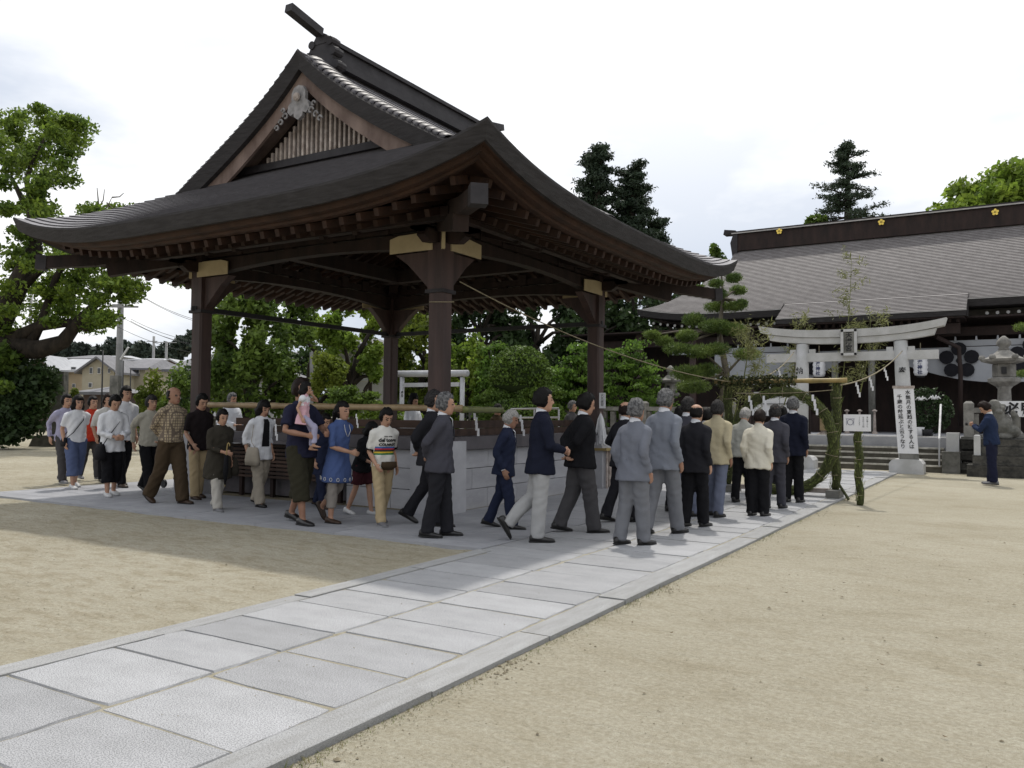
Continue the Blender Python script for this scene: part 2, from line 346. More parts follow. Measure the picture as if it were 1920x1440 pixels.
XR, XL, XC = -2.56, -4.80, -3.73
ob('path', MB().box(((XR+XL)/2, 11, -.052), (XR-XL-.02, 26.6, .09)).mesh('path', 'sand'), kind='structure'); PATH = bpy.data.objects['path']
ob('apron', MB().box((-9.9, 12.2, -.06), (10.2, 9.6, .09)).mesh('apron', 'clod'), kind='structure'); APRON = bpy.data.objects['apron']
SL = [slab_mesh('paving_slab', 'granite', s, .016) for s in range(8)]
SM = [unit_block('smooth_slab', 'granite_smooth', .006, s, .001) for s in range(3)]
CB = [unit_block('curb_stone', 'curb', .02, s, .006) for s in range(3)]
def slab(lib, name, x0, x1, y0, y1, par, z=.0, rz=0, th=.06):
    ob(name, random.choice(lib), par, ((x0+x1)/2, (y0+y1)/2, z-th), (random.uniform(-.002, .002), random.uniform(-.002, .002), rz), (x1-x0, y1-y0, th))
rows = [-1.6, -.9, -.3, .25, .75, 1.25, 1.78, 2.41, 3.05, 3.56, 4.03, 4.54, 5.04, 5.55]
while rows[-1] < 23.6: rows.append(rows[-1]+random.choice((.47, .5, .52, .6)))
for c, (a, b) in enumerate(((XL+.17, XC), (XC, XR-.23))):
    o = 0
    for i in range(len(rows)-1):
        if c == 0 and rows[i] > 7.1: a = XL+.004
        o2 = random.uniform(-.05, .05)
        slab(SL, 'paving_slab', a+.006, b-.006, rows[i]+o+.006, rows[i+1]+o2-.006, PATH, random.uniform(-.004, .004), random.uniform(-.006, .006)); o = o2
for a, b, y1 in ((XL, XL+.165, 7.3), (XR-.225, XR, 24.2)):
    y = -1.9
    while y < y1:
        l = random.uniform(1.1, 1.5); e = min(y+l, y1)
        slab(CB, 'curb_stone', a, b, y+.006, e-.006, PATH, random.uniform(-.006, .008), random.uniform(-.008, .008)); y = e
# apron: border course then large smooth slabs
y0 = 7.35; x = -15.0
while x < XL-.02:
    e = min(x+1.35, XL-.01); slab(SM, 'border_slab', x+.003, e-.003, y0, y0+.34, APRON, -.002); x = e
yy = y0+.346
while yy < 9.4:
    x = -15.0+random.uniform(0, .5); ye = yy+.62
    slab(SM, 'smooth_slab', -15.0, x-.003, yy, ye-.005, APRON, 0.)
    while x < XL-.02:
        e = min(x+random.choice((.9, 1.2)), XL-.004); slab(SM, 'smooth_slab', x+.003, e-.003, yy, ye-.005, APRON, random.uniform(-.002, .002)); x = e
    yy = ye
for x0, x1, ya, yb in ((-6.9, XL-.004, yy, 16.6),):
    y = ya
    while y < yb:
        e = y+random.choice((.62, .8))
        slab(SM, 'smooth_slab', x0, (x0+x1)/2-.003, y+.003, e-.003, APRON, 0.); slab(SM, 'smooth_slab', (x0+x1)/2+.003, x1, y+.003, e-.003, APRON, -.001); y = e
for x0, x1, ya, yb in ((-15.0, -12.7, yy, 16.6),):
    y = ya
    while y < yb: e = y+.8; slab(SM, 'smooth_slab', x0, x1, y+.003, e-.003, APRON, 0.); y = e
# clods, bits and grass along the kerb; pebbles on the sand
pb = MB(); r = random.Random(3)
def clod(x, y, s, z=-.028):
    pts = [Vector((r.uniform(-1, 1), r.uniform(-1, 1), r.uniform(-.2, .7)))*s for _ in range(5)]
    n = 5; ring = [Vector((math.cos(k*2*math.pi/n)*s*r.uniform(.6, 1.1), math.sin(k*2*math.pi/n)*s*r.uniform(.6, 1.1), 0)) for k in range(n)]
    top = Vector((0, 0, s*r.uniform(.4, .8))); V = [Vector((x, y, z))+q for q in ring]+[Vector((x, y, z))+top]
    pb.add(V, [[k, (k+1) % n, n] for k in range(n)])
for _ in range(1500):
    y = 2+20*r.random()**1.6; clod(XR+.01+abs(r.gauss(0, .11)), y, r.uniform(.002, .006)*(2.2 if math.sin(y*5)+math.sin(y*2.1) > 1.1 else 1))
for _ in range(700):
    y = 1.5+6*r.random(); clod(XL-abs(r.gauss(0, .05)), y, r.uniform(.003, .012))
for _ in range(1500): clod(r.uniform(-2.4, 3), 1.5+12*r.random()**1.3, r.uniform(.002, .006))
for _ in range(1500): clod(r.uniform(-12, -4.9), r.uniform(2, 7.2), r.uniform(.003, .009))
for _ in range(60): clod(r.uniform(-10, 3), r.uniform(2, 14), r.uniform(.01, .02))
for _ in range(260): clod(r.uniform(-2.4, 3), r.uniform(1.5, 12), r.uniform(.005, .012))
for _ in range(110): clod(r.uniform(XL, XR), r.uniform(1.5, 12), r.uniform(.003, .007), .001)
pb.build('loose_pebbles', 'clod', kind='stuff', label='small pebbles and dirt clods scattered on the sand beside the paving', cat='gravel')
gb = MB()
for _ in range(3200):
    y = 2+19*r.random()**1.5; x = XR+.005+abs(r.gauss(0, .045)); l = r.uniform(.008, .034)*(1.5 if math.sin(y*3.3)+math.sin(y*1.3) > .6 else .7); a = r.uniform(0, 6.28)
    p = Vector((x, y, -.032)); d = Vector((math.cos(a), math.sin(a), r.uniform(.2, 1.4))).normalized()*l; w = Vector((-math.sin(a), math.cos(a), 0))*.002
    gb.add([p-w, p+w, p+d], [[0, 1, 2]])
gb.build('kerb_grass', 'grass', kind='stuff', label='sparse short grass and straw growing along the right kerb', cat='grass')
lm = MB(); r = random.Random(12)
lfm = lambda: None
mat('dry_leaf', (.13, .085, .04), .8, (.06, .04, .02), 30, 2)
for _ in range(46):
    x, y = (r.uniform(-2.4, 2.5), r.uniform(1.8, 13)) if r.random() < .7 else (r.uniform(-10, -4.9), r.uniform(2.2, 7)); a_ = r.uniform(0, 6.28); s_ = r.uniform(.010, .022); z = -.022
    q = [(x+s_*math.cos(a_), y+s_*math.sin(a_), z+.004), (x+s_*.4*math.cos(a_+1.57), y+s_*.4*math.sin(a_+1.57), z), (x-s_*math.cos(a_), y-s_*math.sin(a_), z+.006), (x+s_*.4*math.cos(a_-1.57), y+s_*.4*math.sin(a_-1.57), z+.002)]
    lm.add(q, [[0, 1, 2], [0, 2, 3]])
lm.build('fallen_leaves', 'dry_leaf', kind='stuff', label='tiny dry fallen leaves scattered over the sand', cat='leaves')
# ================================================================== PAVILION
CX, CY = -9.66, 12.24
PAV = thing('pavilion', 'large open timber pavilion with curved hip and gable roof on a stone base', 'pavilion', (CX, CY, 0))
PR = np.array([(0, 7.17), (.5, 6.74), (1.24, 6.19), (2.0, 5.75), (2.44, 5.50), (3.0, 5.20), (3.9, 4.69), (4.84, 4.19)])
pf = np.polyfit(PR[:, 0], PR[:, 1], 4)
def P(r): return float(np.polyval(pf, r))
E_ = 4.84; BV = 2.95; BG = 2.44
def upt(a, b):
    a, b = abs(a), abs(b); return .42*(min(a, b)/E_)**4*(max(a, b)/E_)**2
def Wm(dx, dy, z):
    if dx < -2.6: dx = -2.6+(dx+2.6)*.885
    if dy > 2.6: dy = 2.6+(dy-2.6)*.91
    return Vector((CX+dx, CY+dy, z))
def rot4(k, a, b):      # side k: 0 front(-y) 1 right(+x) 2 back 3 left ; a along, b outward
    return ((a, -b), (b, a), (-a, b), (-b, -a))[k]
STEP = .125
def slope(k, main, mb):
    rr = [E_]
    while rr[-1]-STEP > (0.02 if main else BG): rr.append(rr[-1]-STEP)
    rr.append(0.0 if main else BG)
    n = 36
    for i in range(len(rr)-1):
        R0, R1 = rr[i], rr[i+1]; base = len(mb.V); V = []
        for (R, lift) in ((R0, .0), (R0, .020), (R1, .0)):
            ext = (BV if (main and R < BV) else R)
            for q in range(n+1):
                a = (q/n*2-1)*ext; x, y = rot4(k, a, R); V.append(Wm(x, y, P(R)+upt(a, R)+lift))
        Fs = []
        for s in (0, 1):
            for q in range(n): o = s*(n+1); Fs.append([o+q, o+q+1, o+q+n+2, o+q+n+1])
        mb.mi = 1; mb.add(V, Fs[:n]); mb.F += [[i+base for i in f] for f in Fs[n:]]; mb.I += [0]*n
mb = MB()
for k in range(4): slope(k, k in (1, 3), mb)
roof = mb.build('roof', ['shingle', 'butt'], PAV)
# fascia (thick shingle eave), eave board, soffit
def ring(mb, prof, n=44, ks=(0, 1, 2, 3)):
    """prof: list of (r, dz from eave top). lofted round the square"""
    for k in ks:
        V = []
        for r_, dz, mode in prof:
            for q in range(n+1):
                a = (q/n*2-1)*r_; x, y = rot4(k, a, r_)
                ue = upt(E_*(q/n*2-1), E_)
                z = (P(E_)+ue+dz) if mode == 'e' else (dz+ue*.4)
                V.append(Wm(x, y, z))
        Fs = []
        for s in range(len(prof)-1):
            for q in range(n): o = s*(n+1); Fs.append([o+q, o+q+n+1, o+q+n+2, o+q+1])
        mb.add(V, Fs)
mb = MB(); ring(mb, [(E_, .022, 'e'), (E_+.004, -.01, 'e'), (E_-.06, -.205, 'e'), (E_-.12, -.20, 'e')]); mb.build('eave_fascia', 'fascia', PAV)
mb = MB(); ring(mb, [(E_-.11, -.198, 'e'), (E_-.20, -.19, 'e'), (E_-.22, -.25, 'e'), (E_-.34, -.255, 'e'), (E_-.35, -.29, 'e'), (E_-.46, -.29, 'e'), (E_-.46, -.24, 'e')]); mb.build('eave_board', 'soffit', PAV)
SOF = lambda r_: 4.56-(r_-2.6)*.40
mb = MB(); ring(mb, [(E_-.40, -.26, 'e'), (3.5, P(E_)+.07, 'x'), (2.6, 4.60, 'x'), (1.0, 5.15, 'x'), (.05, 5.3, 'x')]); mb.build('soffit', 'soffit', PAV)
# rafters, two tiers, each a part
ru = MB().box((0, 0, 0), (.075, 1, .10)).mesh('rafter', 'rafter')
rtip = MB().box((0, 0, 0), (.078, .012, .102)).mesh('rafter_tip', 'rafter_tip')
def rafter(k, a, r0_, z0, r1_, z1):
    x0, y0_ = rot4(k, a, r0_); x1, y1_ = rot4(k, a, r1_); A = Wm(x0, y0_, z0); B = Wm(x1, y1_, z1); d = B-A
    if d.length < .15: return
    q = d.to_track_quat('Y', 'Z'); o = ob('rafter', ru, PAV, (A+B)/2, None, (1, d.length, 1)); o.rotation_euler = q.to_euler()
for k in range(4):
    for i in range(-15, 16):
        a = i*.29; ue = upt(a, E_)
        ro = E_-.46; ze = P(E_)-.35+upt(a/ro*E_, E_)
        ri = max(abs(a)+.05, 3.3); 
        if ri < ro-.2: rafter(k, a, ro, ze, ri, ze+(ro-ri)*.30)
        ro2 = 3.72; ri2 = max(abs(a)+.05, 1.2)
        if ri2 < ro2-.2: rafter(k, a, ro2, 3.97+ue*.5, ri2, 3.97+ue*.5+(ro2-ri2)*.36)
# hip rafters with metal-wrapped ends
for sx in (-1, 1):
    for sy in (-1, 1):
        p0 = Wm(sx*4.52, sy*4.52, P(E_)-.16); p1 = Wm(sx*3.9, sy*3.9, 3.98); p2 = Wm(sx*2.2, sy*2.2, 4.45)
        MB().beam(p0+Vector((0, 0, -.14)), p1, .17, .2).beam(p1, p2, .17, .2).build('hip_rafter', 'wood_dark', PAV)
        d = (p0-p1).normalized(); MB().beam(p0+Vector((0, 0, -.14))-d*.1, p0+Vector((0, 0, -.14))+d*.06, .2, .24).build('hip_rafter_cap', 'ridge', PAV)
        MB().beam(Wm(sx*3.75, sy*3.75, 3.82), Wm(sx*2.3, sy*2.3, 4.25), .2, .22).build('lower_hip_rafter', 'wood_dark', PAV)
# purlin ring beams
for r_, z, w, h in ((2.6, 4.43, .16, .17), (3.3, 4.07, .13, .12), (2.6, 4.16, .14, .12), (1.1, 4.86, .18, .2)):
    for k in range(4):
        e = r_+(.55 if r_ < 3 else .2); A = Wm(*rot4(k, -e, r_), z+k % 2*.004); B = Wm(*rot4(k, e, r_), z+k % 2*.004); MB().beam(A, B, w, h).build('purlin', 'wood_dark', PAV)
MB().box((CX, CY, 5.0), (2.6, 2.6, .04)).build('ceiling_board', 'wood_dark', PAV)
# posts
PO = [(-1, -1), (1, -1), (1, 1), (-1, 1)]; HP = 2.6
for sx, sy in PO:
    x, y = CX+sx*HP, CY+sy*HP; b = MB(); w = .13; c = .03
    oct_ = [(w-c, -w), (w, -w+c), (w, w-c), (w-c, w), (-w+c, w), (-w, w-c), (-w, -w+c), (-w+c, -w)]
    n = 8; V = [(x+a, y+q, z) for z in (1.05, 3.16) for a, q in oct_]; b.add(V, [[i, (i+1) % n, n+(i+1) % n, n+i] for i in range(n)]+[list(range(n))[::-1], list(range(n, 2*n))])
    b.box((x, y, 3.62), (.27, .27, .92)); po = b.build('post', 'post_wood', PAV)
    MB().box((x, y, 3.17), (.32, .32, .05)).build('post_band', 'ridge', po); MB().box((x, y, 1.12), (.33, .33, .12)).build('post_band', 'ridge', po)
    # flared corbels toward the inside of both frames
    for ax in (0, 1):
        s = -(sx if ax == 0 else sy)
        prof = [(.13, 3.22), (.16, 3.22), (.24, 3.30), (.40, 3.46), (.55, 3.60), (.78, 3.76), (.13, 3.76)]
        fr = (lambda a, b_, t: (x+s*a, y+t, b_)) if ax == 0 else (lambda a, b_, t: (x+t, y+s*a, b_))
        MB().prism(prof, .14, fr).build('corbel', 'post_wood', PAV)
        prof = [(-.12, 3.765), (.66, 3.765), (.66, 3.98), (.5, 4.02), (-.12, 4.03)] if ax == 0 else [(-.12, 3.765), (.66, 3.765), (.66, 3.98), (.2, 4.02), (-.12, 4.03)]
        o_ = (sy if ax == 0 else sx)*.150
        fr = (lambda a, b_, t: (x+s*a+s*.16, y+o_+t, b_)) if ax == 0 else (lambda a, b_, t: (x+o_+t, y+s*a+s*.16, b_))
        MB().prism([(a, b_) for a, b_ in prof], .02, fr).build('cover_plate', 'cream', PAV)
    MB().box((x+sx*.146, y+sy*.146, 3.93), (.05, .05, .34), math.pi/4).build('corner_strip', 'cream', PAV)
    # bracket complex
    b = MB(); b.box((x, y, 4.03+.05), (.34, .34, .12), taper=1.25)
    for ax in (0, 1):
        for t in (-.42, 0, .42):
            px, py = (x+t, y) if ax == 0 else (x, y+t)
            b.box((px, py, 4.31), (.15, .15, .10), taper=1.25)
        d = (.98, .11, .12) if ax == 0 else (.11, .98, .118); b.box((x, y, 4.22), d)
        for t in (.48, .72):
            px, py = (x, y+sy*t) if ax == 0 else (x+sx*t, y); b.box((px, py, 4.12), (.13, .13, .09), taper=1.25)
            d = (.09, .52, .10) if ax == 0 else (.52, .09, .098); b.box(((x, y+sy*.4, 4.02) if ax == 0 else (x+sx*.4, y, 4.02)), d)
    b.build('bracket', 'wood_dark', PAV)
    MB().box((x, y, .50), (.58, .58, 1.04), taper=.985).build('corner_block', 'block', PAV)
# main beams, curved below
for k in range(4):
    for (z0, z1, t) in ((3.78, 4.06, .18),):
        n = 14; prof = []
        for i in range(n+1): q = i/n*2-1; prof.append((q*2.46, z0+.14*(1-q*q)))
        prof += [(2.46, z1), (-2.46, z1)]
        fr = lambda a, b_, d, k=k: Wm(*rot4(k, a, HP+d), b_)
        MB().prism(prof, t, fr).build('main_beam', 'wood_dark', PAV)
    # beam noses outside posts
    for s in (-1, 1):
        prof = [(s*2.74, 3.86), (s*2.95, 3.84), (s*3.08, 3.92), (s*3.02, 4.03), (s*2.74, 4.04)]
        MB().prism(prof, .15, lambda a, b_, d, k=k: Wm(*rot4(k, a, HP+d), b_)).build('beam_nose', 'wood_dark', PAV)
    # frog-leg strut and intermediate blocks
    prof = [(-.55, 4.07), (-.50, 4.16), (-.32, 4.22), (-.2, 4.33), (.2, 4.33), (.32, 4.22), (.50, 4.16), (.55, 4.07), (.36, 4.07), (.2, 4.18), (-.2, 4.18), (-.36, 4.07)]
    MB().prism(prof, .1, lambda a, b_, d, k=k: Wm(*rot4(k, a, HP+d), b_)).build('frog_leg_strut', 'carving' if False else 'wood_dark', PAV)
    for a in (-1.6, -.95, .95, 1.6):
        MB().box(Wm(*rot4(k, a, HP), 4.20), (.17, .17, .22), taper=1.2).build('strut_block', 'wood_dark', PAV)
        x, y = rot4(k, a, HP+.36); MB().beam(Wm(*rot4(k, a, HP), 4.24), Wm(*rot4(k, a, HP+.74), 4.02), .09, .12).build('bracket_arm', 'wood_dark', PAV)
    # lower beam inside the far sides / tie bars
    if k in (2, 3):
        MB().beam(Wm(*rot4(k, -2.75, HP), 3.22), Wm(*rot4(k, 2.75, HP), 3.22), .06, .085).build('tie_bar', 'dark_metal', PAV)
MB().beam(Wm(-2.6, -2.75, 3.22), Wm(-2.85, -2.6, 3.22), .12, .08).build('tie_stub', 'dark_metal', PAV)
for k in range(4):
    b = MB(); b.beam(Wm(*rot4(k, -2.1, 1.75), 4.35+.004*k), Wm(*rot4(k, 2.1, 1.75), 4.35+.004*k), .2, .26); b.build('inner_beam', 'wood_dark', PAV)
# gable: verge, barge boards, lattice, pendant
for sg, front in ((-1, True), (1, False)):
    b = MB(); n = 22
    for s in (-1, 1):
        V = []
        for i in range(n+1):
            a = i/n*2.98; z = P(a)
            for bb, dz in ((BV, .018), (BV+.03, -.02), (BV-.03, -.30), (BV-.34, -.30)):
                V.append(Wm(s*a, sg*bb, z+dz))
        Fs = []
        for i in range(n):
            for j in range(3): o = i*4+j; Fs.append([o, o+1, o+5, o+4])
        b.add(V, Fs)
    b.build('verge', 'fascia', PAV)
    for s in (-1, 1):
        V = []
        for i in range(n+1):
            a = i/n*2.75; z = P(a); w = .26+.10*(i/n)**2
            for bb, dz in ((BV-.12, -.28), (BV-.12, -.28-w), (BV-.17, -.28-w), (BV-.17, -.28)):
                V.append(Wm(s*a, sg*bb, max(z+dz, P(BV)-.02 if dz < -.3 else -9)))
        Fs = []
        for i in range(n):
            for j in range(4): o = i*4; Fs.append([o+j, o+(j+1) % 4, o+4+(j+1) % 4, o+4+j])
        Fs += [[0, 1, 2, 3], [n*4+3, n*4+2, n*4+1, n*4]]
        MB().add(V, Fs).build('barge_board', 'hafu', PAV)
        V = []                                  # soffit strip between barge board and gable wall
        for i in range(n+1):
            a = i/n*2.6; z = P(a)-.30; V += [Wm(s*a, sg*(BV-.17), z), Wm(s*a, sg*(BG-.12), z)]
        MB().add(V, [[2*i, 2*i+1, 2*i+3, 2*i+2] for i in range(n)]).build('verge_soffit', 'hafu', PAV)
    # gable wall backing and slats
    zb = P(BG)+.02
    prof = [(-2.3, zb)]+[(a, P(abs(a))-.3) for a in np.linspace(-2.1, 2.1, 21)]+[(2.3, zb)]
    prof = [(a, max(z, zb)) for a, z in prof]
    MB().prism(prof, .04, lambda a, z, d: Wm(a, sg*(BG-.10)+d, z)).build('gable_wall', 'wood_dark', PAV)
    a = -1.66
    while a <= 1.67:
        zt = P(abs(a))-.52
        if zt > zb+.16:
            MB().box(Wm(a, sg*(BG+.02), (zt+zb+.10)/2), (.044, .05, zt-zb-.10)).build('gable_slat', 'slat', PAV)
        a += .102
    for z in (zb+.30, zb+.52, zb+.74):
        w = 1.6-(z-zb)*1.35; MB().box(Wm(0, sg*(BG-.03), z), (2*w, .03, .03)).build('gable_rail', 'wood_dark', PAV)
    MB().box(Wm(0, sg*(BG+.03), zb+.05), (4.0, .12, .12)).build('gable_sill', 'ridge', PAV)
    # pendant (gegyo)
    C = P(0)-.90
    pr = [(0, .30), (.10, .27), (.15, .18), (.15, .06), (.22, .0), (.24, -.10), (.17, -.17), (.10, -.14), (.09, -.20), (.0, -.26)]
    pr = pr+[(-a, z) for a, z in pr[::-1][1:-1]]
    g = MB().prism(pr, .06, lambda a, z, d: Wm(a*1.0, sg*(BV-.06)+d, C+.04+z*1.0)).build('gable_pendant', 'carving', PAV)
    MB().lathe([(.05, 0), (.07, .02), (.06, .05), (.02, .07)], (0, 0, 0), 8).build('pendant_boss', 'slat', g, loc=Wm(0, sg*(BV-.02), C+.14), rot=(sg*-math.pi/2, 0, 0))
    for s in (-1, 1):
        for (a0, z0, r_) in ((.28, -.12, .06), (.38, -.20, .055), (.47, -.28, .05), (.33, -.02, .045)):
            pts = [Wm(s*(a0+r_*math.cos(t)*(1-t/9)), sg*(BV-.03), C+z0+r_*math.sin(t)*(1-t/9)) for t in np.linspace(0, 5.2, 12)]
            MB().tube(pts, .017, 5).build('scroll_carving', 'carving', PAV)
# verge tiles: overlapping half-round rings along the gable verges
tile = MB(); n = 8; prof = [(.0, .27), (.012, .285), (.13, .262), (.135, .24)]
V = [(math.cos(math.pi*k/n)*r_, y, math.sin(math.pi*k/n)*r_*.36) for y, r_ in prof for k in range(n+1)]
tile.add(V, [[i*(n+1)+k, i*(n+1)+k+1, (i+1)*(n+1)+k+1, (i+1)*(n+1)+k] for i in range(3) for k in range(n)])
tm = tile.mesh('verge_tile', 'copper_tile', True)
for sg in (-1, 1):
    for s in (-1, 1):
        for i in range(23):
            a = .28+i*.118; z = P(a)+.012; dz = (P(a+.05)-P(a-.05))/.1
            p = Wm(s*a, sg*(BV-.27), z); T = Vector((-s, 0, -dz)).normalized(); 
            Xa = Vector((0, sg, 0)); Za = Xa.cross(T) if (Xa.cross(T)).z > 0 else T.cross(Xa)
            Xb = T.cross(Za)
            Mt = Matrix((Xb, T, Za)).transposed().to_4x4(); o = ob('verge_tile', tm, PAV); o.matrix_basis = Matrix.Translation(p) @ Mt
# ridge
b = MB(); L0 = 2.30
for w, z, h in ((.44, 7.16, .10), (.34, 7.27, .14), (.30, 7.40, .12), (.40, 7.49, .05), (.30, 7.54, .05)):
    b.box((CX, CY, z), (w, 2*L0+(.3 if w == .40 else 0), h))
b.build('ridge_beam', 'ridge', PAV)
for sg in (-1, 1):
    y = CY+sg*(L0+.06)
    pr = [(-.30, -.30), (-.36, -.16), (-.26, -.04), (-.30, .10), (-.22, .24), (-.12, .38), (0, .44), (.12, .38), (.22, .24), (.30, .10), (.26, -.04), (.36, -.16), (.30, -.30)]
    orn = MB().prism(pr, .16, lambda a, z, d: (CX+a, y+d, 7.22+z)).build('ridge_end_ornament', 'ridge', PAV)
    for s in (-1, 1):
        for zz, q in ((-.16, .34), (.08, .27), (.26, .2)): MB().lathe([(.0, -.1), (.07, -.1), (.08, 0), (.07, .1), (0, .1)], (0, 0, 0), 10).build('ornament_scroll', 'ridge', orn, loc=(CX+s*q, y, 7.22+zz), rot=(math.pi/2, 0, 0))
    e0 = at_x(600, 62, CX); tip = at_x(541, 14, CX)
    if sg > 0: e0 = Vector((CX, 2*CY-e0.y, e0.z)); tip = Vector((CX, 2*CY-tip.y, tip.z))
    MB().beam(e0, tip, .15, .13).build('ridge_horn', 'ridge', PAV)
# ---- stone base
WX0, WX1, WY0, WY1 = -12.2, -7.06, 9.86, 14.9
core = MB().box(((WX0+WX1)/2, (WY0+WY1)/2, .43), (WX1-WX0-.1, WY1-WY0-.1, .82)).build('base_core', 'coping', PAV)
BLK = [unit_block('base_block', 'block', .015, s, .003) for s in range(3)]
def wall_blocks(x0, x1, y0, y1, axis, rowsz=((-.03, .285), (.285, .60), (.60, .885))):
    L_ = (x1-x0) if axis == 0 else (y1-y0)
    for j, (za, zb_) in enumerate(rowsz):
        t = 0; first = True
        while t < L_-.02:
            l = .88 if not (first and j % 2) else .44; first = False; e = min(t+l, L_)
            if L_-e < .15: e = L_
            if axis == 0: c = (x0+(t+e)/2, y0, za); s = (e-t-.01, .12, zb_-za-.01)
            else: c = (x0, y0+(t+e)/2, za); s = (.12, e-t-.01, zb_-za-.01)
            ob('base_block', random.choice(BLK), PAV, c, None, s); t = e
wall_blocks(-8.95, -7.06, WY0, WY0, 0); wall_blocks(WX1, WX1, 9.98, 14.9, 1); wall_blocks(WX0, WX1, WY1, WY1, 0)
b = MB(); b.box(((WX0+WX1)/2, WY0+.02, .98), (WX1-WX0+.1, .36, .19)).box((WX1-.02, (WY0+WY1)/2, .981), (.36, WY1-WY0+.1, .188)).box(((WX0+WX1)/2, WY1-.02, .98), (WX1-WX0+.1, .36, .19)).box((WX0+.02, (WY0+WY1)/2, .981), (.36, WY1-WY0+.1, .188))
b.build('coping', 'coping', PAV)
MB().box(((WX0+WX1)/2, (WY0+WY1)/2, 1.0), (4.8, 4.7, .1)).build('stage_floor', 'wood_dark', PAV)
for j, z in enumerate((1.12, 1.25)):
    for (c, d) in (((CX, WY0+.30, z), (4.5, .05, .12)), ((WX1-.30, CY, z), (.05, 4.4, .12))):
        MB().box(c, d).build('deck_board', 'slat_brown', PAV)
# slatted timber front on the left half
for i in range(9):
    MB().box((-10.55, 9.72-(.02 if i % 2 else 0), .34+i*.064), (3.1, .035, .042)).build('front_slat', 'slat_brown', PAV)
for x in (-12.05, -11.3, -10.55, -9.8, -9.05): MB().box((x, 9.77, .42), (.07, .06, .84)).build('slat_post', 'wood_dark', PAV)
MB().box((-10.55, 9.70, .92), (3.2, .3, .05)).build('slat_cap', 'coping', PAV)
# ================================================================== TORII
TY = 23.79; TXL, TXR = -5.06, -2.43
T = thing('torii', 'grey granite torii gate with curved lintel over the end of the paved path', 'torii', ((TXL+TXR)/2, TY, 0))
for s, x, xt in ((-1, TXL, TXL+.08), (1, TXR+.06, TXR-.08)):
    b = MB(); b.tube([(x, TY, .35), (xt, TY, 3.42)], [.205, .165], 20); b.build('pillar', 'pale_stone', T, True)
    b = MB(); p = [(-.40, .0), (.40, .0), (.40, .26), (.34, .34), (.26, .37), (-.26, .37), (-.34, .34), (-.40, .26)]
    b.prism(p, .72, lambda a, z, d: (x+a, TY+d, z-.03)); b.build('pillar_base', 'pale_stone', T)
    b = MB()
    for dx in (-.3, .3): b.box((xt+dx*.85, TY, 3.10), (.16, .12, .34))
    b.build('wedge', 'pale_stone', T)
MB().box(((-5.95-1.62)/2, TY, 3.045), (4.33, .16, .235)).build('tie_beam', 'pale_stone', T)
def curvebeam(x0, x1, z0, z1, up, dep, n=20, slant=.06):
    b = MB(); V = []
    for i in range(n+1):
        q = i/n*2-1; x = (x0+x1)/2+q*(x1-x0)/2; dz = up*abs(q)**2.6; ins = slant*q*0
        for (yy, z) in ((-dep/2, z0), (dep/2, z0), (dep/2*1.1, z1), (-dep/2*1.1, z1)): V.append((x+(slant*q if z == z1 else 0), TY+yy, z+dz))
    Fs = []
    for i in range(n):
        for j in range(4): o = i*4; Fs.append([o+j, o+4+j, o+4+(j+1) % 4, o+(j+1) % 4])
    Fs += [[3, 2, 1, 0], [n*4+k for k in range(4)]]
    b.add(V, Fs); return b
curvebeam(-5.85, -1.72, 3.40, 3.565, .15, .24).build('lower_lintel', 'pale_stone', T)
curvebeam(-6.10, -1.48, 3.57, 3.77, .20, .34).build('upper_lintel', 'pale_stone', T)
MB().box(((TXL+TXR)/2, TY-.02, 3.28), (.12, .10, .28)).build('strut', 'pale_stone', T)
pl = MB(); pc = at_y(1592, 642, TY-.2)
pl.box(pc, (.40, .07, .66)); plq = pl.build('name_plaque', 'old_stone', T)
b = MB()
for (dx, dz, w, h) in ((-.17, 0, .07, .70), (.17, 0, .07, .70), (0, .32, .40, .07), (0, -.32, .40, .07)): b.box((pc.x+dx, pc.y-.045, pc.z+dz), (w, .04, h))
b.build('plaque_frame', 'pale_stone', plq)
place_text('plaque_lettering', '天満宮', .175, 'ink', (pc.x, pc.y-.042, pc.z+.185), (1, 0, 0), (0, 0, 1), plq, True, bold=.003)
p = at_y(1692, 696, TY-.23); place_text('pillar_lettering', '奉', .20, 'ink', p, (1, 0, 0), (0, 0, 1), T, bold=.004)
p = at_y(1499, 696, TY-.23); place_text('pillar_lettering', '納', .20, 'ink', p, (1, 0, 0), (0, 0, 1), T, bold=.004)
# poem board tied to the right pillar
a0 = at_y(1675, 728, TY-.26); a1 = at_y(1713, 728, TY-.26); c0 = at_y(1684, 850, TY-.26)
w = a1.x-a0.x; lean = (c0.x-a0.x)
BD = thing('poem_board', 'tall white board with two columns of brushed writing tied to right torii pillar', 'sign', (c0.x+w/2, TY-.27, c0.z))
V = [(a0.x, 0, a0.z), (a1.x, 0, a1.z), (c0.x+w*1.0, 0, c0.z), (c0.x, 0, c0.z)]
b = MB(); b.add([(v[0], TY-.27, v[2]) for v in V]+[(v[0], TY-.24, v[2]) for v in V], [[0, 3, 2, 1], [4, 5, 6, 7], [0, 1, 5, 4], [1, 2, 6, 5], [2, 3, 7, 6], [3, 0, 4, 7]]); b.build('board', 'paper', BD)
MB().beam((a0.x-.02, TY-.255, a0.z+.03), (a1.x+.02, TY-.255, a1.z+.03), .07, .07).build('board_cap', 'slat', BD)
MB().box((c0.x+w/2+.02, TY-.25, c0.z-.13), (w*.95, .05, .26)).build('board_foot', 'old_stone', BD)
dn = Vector((lean, 0, c0.z-a0.z)).normalized(); upv = -dn; rgt = Vector((1, 0, -dn.x*1/dn.z if False else 0))
Lg = (c0-a0).length
